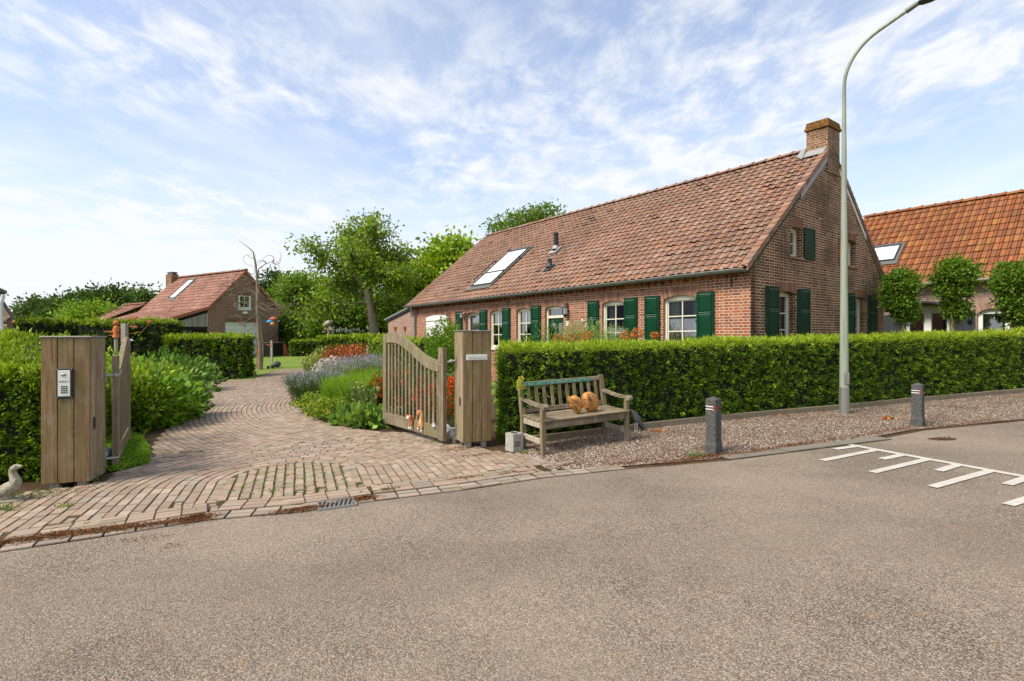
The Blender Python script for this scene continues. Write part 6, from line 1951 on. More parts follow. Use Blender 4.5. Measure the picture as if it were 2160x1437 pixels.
# crow sculpture beside the bench --------------------------------------------
c = G(1348, 914)
cr = empty('crow_sculpture', 'dark cast crow statue standing by the right end of the bench', 'bird statue', (c.x - .02, c.y + .02, c.z), R(20))
pts = [(-.13, 0, .385), (-.085, 0, .35), (-.05, 0, .30), (0, 0, .22), (.05, 0, .14), (.10, 0, .06), (.135, 0, .015)]
body('bird_body', M_crow, cr, pts, [(i, i + 1) for i in range(6)], [.006, .028, .042, .066, .055, (.03, .016), (.02, .006)])
mb = MB()
for s in (-1, 1):
    mb.raw([(-.04, s * .045, .28), (.02, s * .068, .22), (.07, s * .05, .10), (.10, s * .02, .05), (.03, s * .062, .12), (-.02, s * .06, .2)], [(0, 1, 2, 3, 4, 5)], smooth=True)
mb.build('wings', M_crow, cr)
mb = MB()
for s in (-.03, .03): mb.tube([(-.02, s, .17), (-.03, s, .09), (-.03, s, .01)], .007, 6); mb.tube([(-.07, s, .012), (.01, s, .012)], .006, 6)
mb.build('legs', M_steel, cr)

# goose statue bottom left ----------------------------------------------------
c = G(18, 1062)
gs = empty('goose_statue', 'mossy stone goose statue at the foot of the left hedge', 'goose statue', (c.x - .03, c.y + .04, c.z), R(8))
pts = [(-.21, 0, .075), (-.13, 0, .085), (-.05, 0, .11), (.02, 0, .145), (.065, 0, .195), (.05, 0, .25), (.025, 0, .295), (.03, 0, .34), (.065, 0, .355), (.10, 0, .358), (.125, 0, .36)]
body('goose_body', M_stone, gs, pts, [(i, i + 1) for i in range(10)], [.018, .045, .07, .082, .062, .043, .034, .036, .034, .016, .011])
mb = MB(); mb.tube([(-.24, .0, .02), (-.1, 0, .02), (.06, 0, .02), (.12, .0, .015)], [.04, .085, .08, .03], 12, flat=.25); mb.blob((-.03, 0, .05), (.06, .055, .04)); mb.build('plinth', M_stone, gs)
mb = MB()
for s in (-1, 1): mb.blob((-.06, s * .062, .11), (.10, .02, .045), M=Matrix.Rotation(R(-18), 4, 'Y'))
mb.build('wings', M_stone, gs)
mb = MB()
for s in (-1, 1): mb.blob((.078, s * .028, .365), (.006, .004, .006), nu=8, nv=6)
mb.build('eyes', M_dark, gs)

# garden ornaments further back -------------------------------------------------
def tri(mb, a, b, c_, th=.03):
    a, b, c_ = Vector(a), Vector(b), Vector(c_); n = (b - a).cross(c_ - a).normalized() * th
    mb.raw([a, b, c_, a + n, b + n, c_ + n], [(0, 1, 2), (5, 4, 3), (0, 1, 4, 3), (1, 2, 5, 4), (2, 0, 3, 5)])
Zo = 16.0
pb = W(263, 715, Zo); zt = W(263, 683, Zo).z
wpost = empty('ornament_post', 'grey wooden post carrying rusty steel bird ornaments behind the hedge', 'garden ornament', (pb.x, Zo, gz(pb.x, Zo)))
gzv = gz(pb.x, Zo)
mb = MB(); mb.box(-.07, .07, -.07, .07, 0, zt - gzv); mb.build('post', M_post, wpost, bevel=.01)
def rel(px, py): p = W(px, py, Zo); return (p.x - pb.x, 0, p.z - gzv)
mb = MB()
for T in (((268, 689), (288, 687), (288, 692.5)), ((272, 671), (289, 669), (281, 677)), ((213, 698.5), (238, 698), (238, 702.5)), ((226, 707.5), (250, 704), (252, 709.5)), ((306, 676.5), (322, 675.5), (315, 682))):
    mb = MB(); tri(mb, rel(*T[0]), rel(*T[1]), rel(*T[2]), .05); mb.build('steel_bird', M_rust, wpost)
mb = MB()
for T in (((281, 677), (281, 688)), ((289, 689), (263, 690)), ((238, 700), (263, 703)), ((252, 707), (263, 707)), ((315, 682), (300, 700)), ((300, 700), (263, 706))): mb.tube([rel(*T[0]), rel(*T[1])], .007, 5)
mb.build('rods', M_rust, wpost)
fg = empty('terracotta_figure', 'orange terracotta garden figure beside the ornament post', 'garden figure', (W(245, 715, Zo).x, Zo, gz(-11.8, Zo)))
gz2 = gz(-11.8, Zo); z0 = W(245, 712, Zo).z - gz2; zq = W(245, 677, Zo).z - gz2
mb = MB(); mb.tube([(0, 0, 0), (0, 0, z0)], .05, 8); mb.build('stand', M_post, fg)
hh = zq - z0
mb = MB(); mb.tube([(0, 0, z0), (0, 0, z0 + hh * .25), (0, 0, z0 + hh * .5), (0, 0, z0 + hh * .66), (0, 0, z0 + hh * .72)], [.10, .07, .085, .06, .035], 10); mb.blob((0, 0, z0 + hh * .86), (.068, .068, .075), wob=.3)
mb.tube([(0, 0, z0 + hh * .55), (-.09, 0, z0 + hh * .45), (-.10, 0, z0 + hh * .3)], .02, 6); mb.tube([(0, 0, z0 + hh * .55), (.08, 0, z0 + hh * .5), (.06, -.05, z0 + hh * .38)], .02, 6)
mb.blob((-.05, 0, z0 + hh * .95), (.03, .03, .03)); mb.blob((.05, 0, z0 + hh * .95), (.03, .03, .03)); mb.build('figure', M_terra, fg)
# garden light above the left bed
p = W(270, 719, 12.5); gl = empty('garden_light', 'small white capped garden light above the plants by the left gate', 'garden light', (p.x, p.y, gz(p.x, p.y)))
hz = p.z - gz(p.x, p.y); mb = MB(); mb.tube([(0, 0, 0), (0, 0, hz)], .018, 8); mb.build('stem', M_zinc_dark, gl); mb = MB(); mb.tube([(0, 0, hz), (0, 0, hz + .02), (0, 0, hz + .05)], [.11, .09, .02], 14); mb.build('cap', M_white, gl)

# bird feeder
c = G(690, 742, 0); Zf = 36.2
b = W(693, 720, Zf); tp = W(698, 676, Zf)
bfz = gz(b.x, Zf)
bfd = empty('bird_feeder', 'bird feeder on a pale post with a tilted shell roof', 'bird feeder', (b.x, Zf, bfz))
hz = W(697, 696, Zf).z - bfz
mb = MB(); mb.tube([(0, 0, 0), (.03, 0, hz)], .10, 8); mb.build('post', M_post, bfd)
mb = MB(); mb.box(-.25, .38, -.2, .2, hz, hz + .15); mb.build('tray', M_log, bfd)
mb = MB()
for k in range(8): mb.blob((-.15 + k * .055, -.16, hz + .02 + .04 * (k % 2)), (.04, .04, .04), (.5, .3, .12), nu=8, nv=5)
mb.build('log_ends', M_carved, bfd)
mb = MB(); mb.blob((-.02, 0, hz + .42), (.36, .3, .20), M=Matrix.Rotation(R(-28), 4, 'Y')); mb.tube([(.05, 0, hz + .1), (.08, 0, hz + .62)], .025, 6); mb.tube([(.08, 0, hz + .6), (.32, 0, hz + .2)], .012, 6); mb.build('shell_roof', M_post, bfd)
mb = MB(); mb.blob((.33, 0, hz + .16), (.07, .07, .08)); mb.build('hanging_dish', M_grey, bfd)

# stone balls, post and wire column by the bare tree
tb = G(549, 779)
for (px, py, r_, lab) in ((585, 775, .17, 'largest dark stone ball right of the bare tree'), (575.5, 777, .11, 'middle sized dark stone ball beside the bare tree'), (566, 778, .08, 'smallest dark stone ball nearest the bare tree')):
    c = G(px, py); mb = MB(); mb.blob((0, 0, r_ * .9), (r_, r_, r_ * .95), wob=.15); o = mb.build('stone_ball', M_crow); o.location = c; tag(o, lab, 'stone ball', 'stone balls by the bare tree')
c = G(573, 766)
gp = empty('garden_post', 'grey wooden post with a small arm right of the bare tree', 'post', tuple(c))
hz = W(573, 718, c.y).z - c.z; mb = MB(); mb.box(-.05, .05, -.05, .05, 0, hz); mb.build('post', M_post, gp)
p = W(556, 724, c.y); mb = MB(); mb.box(p.x - c.x, .05, -.04, .04, hz - .12, hz - .04); mb.build('arm', M_dark, gp)
mb = MB(); tri(mb, (-.42, -.05, hz - .2), (.0, -.05, hz - .28), (.02, -.05, hz - .36), .02); mb.build('pennant', M_terra, gp)
c = G(544.5, 778)
wc = empty('wire_column', 'rusty wire column filled with red stones against the bare tree', 'ornament', tuple(c))
hz = W(544, 735, c.y).z - c.z
mb = MB()
for k in range(60): mb.blob((random.uniform(-.07, .07), random.uniform(-.07, .07), random.uniform(.03, hz)), (.035, .035, .03), nu=6, nv=4)
mb.build('stones', M_terra, wc)
mb = MB()
for k in range(10): mb.tube([(.10 * math.cos(a), .10 * math.sin(a), .02 + hz * k / 9) for a in [i * math.pi / 5 for i in range(11)]], .006, 4)
for k in range(8): a = k * math.pi / 4; mb.tube([(.10 * math.cos(a), .10 * math.sin(a), 0), (.10 * math.cos(a), .10 * math.sin(a), hz)], .006, 4)
mb.build('wire', M_rust, wc)
# ================================================================== VEGETATION
DARK = (0.032, 0.065, 0.007); MID = (0.098, 0.180, 0.010); LIME = (0.32, 0.42, 0.016)
def lump(x, y, z, s=1.0):
    return 0.5 * np.sin(x * 2.1 * s + 1.3 * np.sin(y * 1.7 * s)) + 0.3 * np.sin(z * 4.3 * s + x * 3.1 * s + 2) + 0.2 * np.sin(x * 7.1 * s + z * 6.3 * s + y * 5)
def hedge(label, line, depth, h, leafL=.05, leafW=.02, dens=1800, top_dens=None, shoots=.07, h2=None, group=None, name='hedge', bump=.035, cat='hedge', ends=(True, True), front=MID, lime=LIME, backdens=.15, topslope=0.0, roundr=0.0, back=False):
    """line: plan points along the foot facing the viewer"""
    pts = [Vector(p) for p in line]; segs = []
    total = 0
    # offset direction away from the viewer, mitred
    offs = []
    for i, p in enumerate(pts):
        a = pts[max(i - 1, 0)]; b = pts[min(i + 1, len(pts) - 1)]; d = (b - a).normalized(); n = Vector((-d.y, d.x))
        if n.dot(p) < 0: n = -n
        offs.append(n)
    h2 = h if h2 is None else h2
    def H(s): return h + (h2 - h) * s
    L = [0]
    for a, b in zip(pts[:-1], pts[1:]): L.append(L[-1] + (b - a).length)
    T = L[-1]
    o = empty(name, label, cat, (pts[0].x, pts[0].y, gz(*pts[0])), 0, group)
    org = Vector((pts[0].x, pts[0].y, gz(*pts[0])))
    # interior
    mb = MB(); e = .05
    N = max(2, int(T / .5))
    def at(s, v):
        s = max(0, min(T, s)); k = 0
        while k < len(L) - 2 and s > L[k + 1]: k += 1
        f = (s - L[k]) / (L[k + 1] - L[k]); p = pts[k].lerp(pts[k + 1], f); n = offs[k].lerp(offs[k + 1], f)
        return p + n * v
    rows = []
    for i in range(N + 1):
        s = e + (T - 2 * e) * i / N; hh = H(s / T) - e; p, q = at(s, e), at(s, depth - e)
        zp, zq = gz(*p), gz(*q)
        rows.append([(p.x, p.y, zp), (p.x, p.y, zp + hh), (q.x, q.y, zq + hh + topslope), (q.x, q.y, zq)])
    rows = [[tuple(Vector(v) - org) for v in r] for r in rows]
    vs = [v for r in rows for v in r]; fs = []
    for i in range(N):
        for k in range(3): fs.append((i * 4 + k, i * 4 + k + 1, (i + 1) * 4 + k + 1, (i + 1) * 4 + k))
    fs += [(0, 1, 2, 3), (N * 4 + 3, N * 4 + 2, N * 4 + 1, N * 4)]
    mb.raw(vs, fs); mb.build('dark_core', M_nearblack, o)  # solid near-black core stands in for the shaded depth between leaves
    # foliage
    P, A, C, LL, WW = [], [], [], [], []
    def sample(n, kind):
        s = RNG.random(n) * T; out = np.zeros((n, 3)); nn = np.zeros((n, 3)); hh = np.zeros(n)
        sp = np.zeros((n, 2)); on = np.zeros((n, 2))
        arrL = np.array(L); k = np.clip(np.searchsorted(arrL, s) - 1, 0, len(L) - 2); f = (s - arrL[k]) / (arrL[k + 1] - arrL[k])
        pa = np.array([[p.x, p.y] for p in pts]); oa = np.array([[q.x, q.y] for q in offs])
        base = pa[k] * (1 - f[:, None]) + pa[k + 1] * f[:, None]; nn2 = oa[k] * (1 - f[:, None]) + oa[k + 1] * f[:, None]
        Hs = h + (h2 - h) * (s / T)
        if kind in ('front', 'back'):
            z = RNG.random(n) * Hs; v = np.zeros(n) if kind == 'front' else np.full(n, depth)
            if roundr: v = v + np.where(z > Hs - roundr, roundr - np.sqrt(np.maximum(0, roundr ** 2 - (z - Hs + roundr) ** 2)), 0) * (1 if kind == 'front' else -1)
            sg = -1 if kind == 'front' else 1
            out3 = np.concatenate([nn2 * sg, np.zeros((n, 1))], 1)
        elif kind == 'top':
            v = RNG.random(n) * depth; z = Hs + topslope * v / depth; out3 = np.tile([0, 0, 1.0], (n, 1))
        else:
            s = np.zeros(n) if kind == 'end0' else np.full(n, T)
            i0 = 0 if kind == 'end0' else -1
            base = np.tile(pa[i0], (n, 1)); nn2 = np.tile(oa[i0], (n, 1)); Hs = np.full(n, h if kind == 'end0' else h2)
            v = RNG.random(n) * depth; z = RNG.random(n) * (Hs + topslope * v / depth)
            d = (pts[1] - pts[0]).normalized() * -1 if kind == 'end0' else (pts[-1] - pts[-2]).normalized()
            out3 = np.tile([d.x, d.y, 0], (n, 1))
        xy = base + nn2 * v[:, None]
        g = np.array([gz(x, y) for x, y in xy]) if n < 400 or T < 3 else K * xy[:, 0] + np.array([rise(x, y) for x, y in xy])
        Pp = np.column_stack([xy, g + z])
        lm = lump(Pp[:, 0], Pp[:, 1], Pp[:, 2]) * bump + RNG.normal(size=n) * .028 - .015
        Pp += out3 * lm[:, None]
        rel = z / Hs
        return Pp, out3, rel, lm
    def add(kind, n):
        if n < 1: return
        m = 12; nc = max(1, n // m)
        Pc, Oc, relc, lmc = sample(nc, kind)
        bc = np.exp(RNG.normal(size=nc) * .34)          # each spray has its own brightness
        dc = RNG.normal(size=(nc, 3)) * .38 + np.array([0, 0, .25 if kind != 'top' else 0])
        Pp = np.repeat(Pc, m, 0); O3 = np.repeat(Oc, m, 0); rel = np.repeat(relc, m); lm = np.repeat(lmc, m); br = np.repeat(bc, m); dn = np.repeat(dc, m, 0)
        n = len(Pp); Pp = Pp + RNG.normal(size=(n, 3)) * leafL * .42
        if kind == 'top':
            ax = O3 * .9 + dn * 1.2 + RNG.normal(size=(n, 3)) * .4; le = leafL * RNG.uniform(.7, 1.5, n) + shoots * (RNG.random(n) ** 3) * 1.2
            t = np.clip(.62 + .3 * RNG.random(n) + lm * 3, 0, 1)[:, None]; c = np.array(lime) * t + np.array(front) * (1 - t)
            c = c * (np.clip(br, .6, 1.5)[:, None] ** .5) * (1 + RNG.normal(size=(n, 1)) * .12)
            w = leafW * RNG.uniform(.6, 1.1, n)
        else:
            ax = O3 * .85 + dn + RNG.normal(size=(n, 3)) * .38; le = leafL * RNG.uniform(.7, 1.4, n); w = leafW * RNG.uniform(.7, 1.3, n)
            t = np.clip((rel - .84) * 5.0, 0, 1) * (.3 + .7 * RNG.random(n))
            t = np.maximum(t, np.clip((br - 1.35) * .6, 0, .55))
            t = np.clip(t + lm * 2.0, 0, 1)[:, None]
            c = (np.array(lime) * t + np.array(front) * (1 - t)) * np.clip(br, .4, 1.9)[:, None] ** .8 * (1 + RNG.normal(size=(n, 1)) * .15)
        P.append(Pp); A.append(ax); C.append(c); LL.append(le); WW.append(w)
    add('front', int(T * h * dens)); add('top', int(T * depth * (top_dens or dens)))
    if ends[0]: add('end0', int(depth * h * dens))
    if ends[1]: add('end1', int(depth * h2 * dens))
    if back: add('back', int(T * h * dens * .4))
    # rim of upright shoots along the near top edge
    P = np.concatenate(P) - np.array(org); A = np.concatenate(A); C = np.concatenate(C); LL = np.concatenate(LL); WW = np.concatenate(WW)
    leaves('foliage', P, A, LL, WW, C, M_needle, o)
    return o

# front hedge along the verge
FH = shift(KERB, .09); FH[0] = (-.10, 7.98)
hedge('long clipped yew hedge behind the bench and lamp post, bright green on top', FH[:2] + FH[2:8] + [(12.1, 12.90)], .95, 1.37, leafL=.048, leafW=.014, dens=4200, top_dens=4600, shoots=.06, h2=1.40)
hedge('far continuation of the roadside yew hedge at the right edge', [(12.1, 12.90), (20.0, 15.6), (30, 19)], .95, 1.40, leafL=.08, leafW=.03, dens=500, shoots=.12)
# left hedge
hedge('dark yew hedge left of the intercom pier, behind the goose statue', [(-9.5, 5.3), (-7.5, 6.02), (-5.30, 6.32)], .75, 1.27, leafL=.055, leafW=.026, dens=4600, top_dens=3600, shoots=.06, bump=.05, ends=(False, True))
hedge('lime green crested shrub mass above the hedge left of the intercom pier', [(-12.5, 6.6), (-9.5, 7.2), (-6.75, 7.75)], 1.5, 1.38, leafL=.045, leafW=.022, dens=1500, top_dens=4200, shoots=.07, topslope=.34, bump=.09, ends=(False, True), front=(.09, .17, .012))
# middle clipped hedge
A1, A2 = g2(352, 801), g2(503, 799)
hedge('square clipped hedge in the middle of the drive with bright top', [A1, A2], 1.25, 1.66, leafL=.085, leafW=.05, dens=900, shoots=.10, bump=.05)
hedge('lower shaded hedge running left of the square clipped hedge', [(g2(215, 775)[0] - 2.5, g2(215, 775)[1] + 2.2), (A1[0] + .05, A1[1] + .8)], 1.5, 1.66, leafL=.085, leafW=.05, dens=700, shoots=.1, front=DARK, ends=(False, False))
# tall hedges at the far left
def px_hedge(label, px0, px1, Z, ytop, depth, **kw):
    a, b = (px0 - 1080) / F * Z, (px1 - 1080) / F * Z
    zt = EYE + (707 - ytop) * Z / F; h = zt - gz((a + b) / 2, Z)
    return hedge(label, [(a, Z), (b, Z)], depth, h, **kw)
px_hedge('tall dark beech hedge block with rounded shoulders beside the log cabin', 27, 88, 20, 679, 1.8, leafL=.11, leafW=.07, dens=420, front=DARK, shoots=.1, roundr=.3)
px_hedge('long tall dark hedge in front of the garage roof', 108, 336, 24, 682, 1.8, leafL=.12, leafW=.07, dens=360, front=DARK, shoots=.1)
# low clipped hedges on the lawn
c0, c1 = G(612, 752), G(694, 750); hedge('low clipped hedge block standing on the lawn left of the bird feeder', [(c0.x, c0.y), (c1.x, c1.y)], 1.4, 1.02, leafL=.09, leafW=.06, dens=650, shoots=.08)
c0, c1 = (-10.6, 29.5), (-6.4, 27.5); hedge('clipped hedge with lime top behind the flower bed, right of the bird feeder', [c0, c1, (-4.5, 24)], 1.4, 1.42, leafL=.09, leafW=.06, dens=650, shoots=.12)
hedge('dark shaded hedge behind the walnut trunk', [(-18.0, 41.5), (-8.0, 40), (-3.5, 36)], 1.5, 2.2, leafL=.14, leafW=.09, dens=330, front=(.022, .045, .010), lime=(.10, .17, .02), shoots=.1)
# hedge in front of the farmhouse
a = Vector((5.162, 11.7)); d1v = Vector((-.618, .786)); d2v = Vector((.786, .618))
def farm_pt(t, s): p = a + d1v * t + d2v * s; return (p.x, p.y)
hedge('low clipped hedge in front of the farmhouse garage door', [farm_pt(15.0, -2.2), farm_pt(9.6, -2.2)], .9, 1.42, leafL=.07, leafW=.045, dens=900, shoots=.12)

def fpx(px, s):
    a_ = (px - 1080) / F; X0, Z0 = 5.162 + .786 * s, 11.7 + .618 * s; t = (X0 - Z0 * a_) / (.618 + .786 * a_); return X0 - .618 * t, Z0 + .786 * t
# ---------------------------------------------------------------- trees
def crown_leaves(blobs, n, leaf, col, cl_r=.9, var=.3, per=45, droop=.0, parent=None, hollow=.5, clumpvar=.35):
    """blobs: (centre, (rx,ry,rz)); clumps of leaves scattered on and in each blob"""
    P, A, C, cents = [], [], [], []
    vol = [b[1][0] * b[1][1] + b[1][0] * b[1][2] for b in blobs]; tot = sum(vol)
    for (c, r), v in zip(blobs, vol):
        nc = max(3, int(n / per * v / tot))
        d = RNG.normal(size=(nc, 3)); d /= np.linalg.norm(d, axis=1, keepdims=True)
        rad = (hollow + (1 - hollow) * RNG.random(nc) ** .6)[:, None]
        wob = 1 + .16 * np.sin(d[:, :1] * 5 + 1) + .12 * np.sin(d[:, 2:] * 7 + d[:, 1:2] * 4)
        cc = np.array(c) + d * rad * wob * np.array(r)
        for q, dd in zip(cc, d):
            m = int(per * RNG.uniform(.5, 1.5)); s = cl_r * RNG.uniform(.6, 1.2)
            off = RNG.normal(size=(m, 3)) * np.array([s, s, s * .55]) * .5
            off[:, 2] -= droop * (off[:, 0] ** 2 + off[:, 1] ** 2)
            P.append(q + off); A.append(off * .5 / s + RNG.normal(size=(m, 3)) * .5 + dd * .35 + np.array([0, 0, -.15]))
            k = 1 + RNG.normal() * clumpvar * .5  # random tone of each leaf clump
            C.append(shade(m, np.array(col) * max(.55, k), var * .6, .12)); cents.append(q)
    P, A, C = np.concatenate(P), np.concatenate(A), np.concatenate(C)
    leaves('crown', P, A, leaf * RNG.uniform(.7, 1.3, len(P)), leaf * .62 * RNG.uniform(.8, 1.2, len(P)), C, M_leaf, parent)
    return cents
def limb(mb, a, b, r0, r1, bend=.12, n=6):
    a, b = Vector(a), Vector(b); L = (b - a).length; pts = []; o1 = Vector((random.gauss(0, 1), random.gauss(0, 1), random.gauss(0, .4))) * L * bend * .5
    for i in range(n + 1):
        t = i / n; p = a.lerp(b, t) + o1 * math.sin(math.pi * t) + Vector((0, 0, L * bend * .6 * math.sin(math.pi * t)))
        p += Vector((random.gauss(0, 1), random.gauss(0, 1), random.gauss(0, 1))) * L * .012 * (0 < i < n)
        pts.append(p)
    mb.tube(pts, [r0 + (r1 - r0) * (i / n) for i in range(n + 1)], 7)
    return pts
def tree(label, Z, base_px, blobs_px, leaf, n, col, trunk=.2, name='tree', group=None, cat='tree', bark=None, cl=.9, depth=1.0, nlimb=16, hollow=.5, per=45, var=.3, clumpvar=.35):
    X = (base_px - 1080) / F * Z; g = gz(X, Z)
    o = empty(name, label, cat, (X, Z, g), 0, group)
    blobs = []
    for (cx, cy, rx, ry) in blobs_px:
        p = W(cx, cy, Z); k = Z / F
        blobs.append(((p.x - X, random.uniform(-.25, .25) * rx * k, p.z - g), (rx * k * .84, rx * k * depth * .84, ry * k * .84)))
    cents = crown_leaves(blobs, n, leaf, col, cl, var, per, 0, o, hollow, clumpvar)
    mb = MB(); b0 = blobs[0][0]; fork = Vector((b0[0] * .4, 0, max(.8, (min(b[0][2] - b[1][2] * .6 for b in blobs)))))
    limb(mb, (0, 0, -.1), fork, trunk, trunk * .75, .03)
    for c in random.sample(cents, min(nlimb, len(cents))): limb(mb, fork, c, trunk * .45, trunk * .06, .1)
    mb.build('trunk', bark or M_bark, o)
    return o

# walnut: a real branching skeleton, leaves only at the twig ends
def walnut():
    Z = 33.0; bx = 791; X = (bx - 1080) / F * Z; g = gz(X, Z)
    o = empty('walnut_tree', 'large open crowned walnut tree with pale leaning trunk between the houses', 'tree', (X, Z, g))
    k = Z / F
    def L_(px, py, y=0.0): p = W(px, py, Z); return Vector((p.x - X, y, p.z - g))
    mb = MB()
    t1 = L_(776, 610)
    mb.tube([(0, 0, -.2), L_(790, 700), L_(784, 660), L_(779, 630), t1], [.36, .30, .27, .25, .22], 10)
    tips = []
    mains = [((732, 512), 1.0, .13), ((802, 505), -1.2, .13), ((760, 490), .2, .12), ((835, 548), .8, .11), ((682, 545), -1.0, .11), ((852, 590), -1.4, .10), ((690, 600), 1.4, .10), ((830, 655), 1.0, .08), ((690, 655), -1.2, .08), ((790, 540), 2.6, .11), ((770, 560), -2.6, .10), ((735, 580), 2.0, .08), ((820, 590), -2.2, .08)]
    allp = []
    for (q, yy, r) in mains:
        st = t1 if q[1] < 600 else L_(782, 640)
        pts = limb(mb, st, L_(q[0], q[1], yy), r, r * .35, .14, 8); allp.append((pts, r))
    subs = []
    for pts, r in allp:
        for i in range(3, len(pts)):
            for _ in range(3):
                p = pts[i]; d = (pts[-1] - pts[0]).normalized() + Vector((random.gauss(0, .7), random.gauss(0, .7), random.gauss(.05, .5)))
                e = p + d.normalized() * random.uniform(.6, 1.4); q = limb(mb, p, e, r * .32, .022, .12, 4); subs.append(q)
    for q in subs:
        for i in range(1, len(q)):
            for _ in range(1):
                d = Vector((random.gauss(0, 1), random.gauss(0, 1), random.gauss(.1, .7))).normalized()
                e = q[i] + d * random.uniform(.35, .9); mb.tube([q[i], q[i].lerp(e, .5) + Vector((0, 0, .04)), e], [.018, .012, .008], 4); tips.append(e)
        tips.append(q[-1])
    mb.build('trunk', M_bark, o)
    P, A, C = [], [], []
    for t in tips:
        m = random.randint(7, 15); s = random.uniform(.16, .34)
        off = RNG.normal(size=(m, 3)) * np.array([s, s, s * .6])
        P.append(np.array(t) + off); A.append(off + RNG.normal(size=(m, 3)) * .3 + np.array([0, 0, -.25]))
        C.append(shade(m, np.array((.19, .28, .018)) * max(.6, 1 + RNG.normal() * .22), .2))
    P, A, C = map(np.concatenate, (P, A, C))
    leaves('crown', P, A, .23 * RNG.uniform(.7, 1.3, len(P)), .13, C, M_leaf, o)
    return len(P)
walnut()

tree('catalpa with big bright leaves rising behind the far end of the farmhouse roof', 38, 925, [(925, 575, 62, 58), (950, 540, 40, 30), (890, 610, 40, 45), (905, 655, 45, 40)], .34, 9000, (.26, .36, .022), .3, cl=1.3, per=50)
tree('tree crown showing above the farmhouse ridge', 30, 1110, [(1110, 470, 62, 34), (1060, 482, 34, 24), (1150, 450, 34, 30), (1180, 480, 24, 30), (1120, 530, 60, 50)], .17, 7000, (.14, .22, .024), .25, cl=.7, hollow=.35, per=30)
tree('lime green maple filling the gap left of the walnut tree', 46, 640, [(640, 640, 62, 55), (670, 610, 38, 38), (618, 612, 28, 34), (690, 660, 40, 45)], .24, 12000, (.18, .28, .022), .25, cl=1.1)
tree('tall feathery green tree behind the maple', 42, 630, [(632, 596, 20, 28), (632, 620, 30, 30), (612, 640, 26, 40)], .22, 5000, (.14, .23, .022), .2, cl=.9)
tree('dark slender tree behind the brick garage gable', 48, 575, [(578, 600, 22, 30), (556, 610, 14, 26), (598, 615, 12, 20), (575, 630, 18, 24)], .24, 3600, (.045, .085, .02), .2, cl=.9, hollow=.3)
tree('broad dense tree below the walnut crown on its left', 40, 730, [(735, 640, 62, 50), (690, 680, 55, 40), (775, 655, 48, 40)], .24, 11000, (.125, .205, .018), .25, cl=1.1)
tree('broad dense tree below the walnut crown on its right', 40, 850, [(850, 640, 52, 52), (870, 590, 44, 40), (820, 665, 45, 36), (895, 680, 30, 30)], .24, 9000, (.14, .22, .018), .25, cl=1.1)
tree('shaded tree filling in behind the lawn shrub', 44, 620, [(630, 680, 36, 40), (655, 690, 40, 35)], .26, 6000, (.045, .085, .016), .2, cl=1.1)
for (lab, Z, bx, bl, leaf, n, col, hol) in (
    ('open leaved tree farthest left on the skyline', 60, 80, [(80, 652, 30, 22), (62, 665, 16, 12), (100, 648, 14, 16)], .36, 3200, (.075, .12, .024), .2),
    ('thin leaved tree second from the left on the skyline', 62, 112, [(114, 650, 22, 20), (132, 655, 18, 22)], .36, 2400, (.08, .125, .024), .2),
    ('round dark chestnut tree left of centre on the skyline', 52, 165, [(160, 655, 42, 34), (140, 665, 26, 24)], .36, 7000, (.060, .105, .016), .55),
    ('round dark chestnut tree just left of the garage roof', 50, 228, [(226, 650, 42, 38), (250, 660, 30, 30)], .36, 8000, (.055, .10, .015), .55),
    ('light twiggy tree half hidden behind the garage roof', 60, 285, [(275, 632, 18, 17), (305, 628, 26, 16), (300, 650, 26, 20)], .34, 3600, (.08, .13, .022), .3),
    ('lime green bushy tree in front of the dark chestnuts', 40, 192, [(192, 668, 36, 20), (170, 676, 26, 16)], .26, 5200, (.19, .30, .022), .5)):
    tree(lab, Z, bx, bl, leaf, n, col, .22, group='trees on the left skyline', cl=1.4, hollow=hol)

# clipped trees by the neighbour house
for i, (bx, bl, lab) in enumerate(((1907, [(1903, 600, 28, 34), (1899, 634, 25, 30), (1912, 662, 14, 16)], 'leftmost of the three clipped hornbeams in front of the neighbour house'),
                                   (2011, [(2013, 580, 41, 30), (2008, 612, 27, 26), (2016, 652, 22, 24), (2012, 556, 14, 12)], 'middle clipped hornbeam in front of the arched garden door'),
                                   (2158, [(2138, 588, 36, 38), (2142, 630, 28, 38), (2152, 665, 24, 18)], 'rightmost clipped hornbeam at the edge of the view'))):
    tree(lab, 15.2 - i * .2, bx, bl, .085, 9000, (.12, .21, .016), .075, name='clipped_tree', group='clipped trees by the neighbour house', cl=.22, hollow=.72, per=28, nlimb=8, bark=M_bark_green, clumpvar=.3)

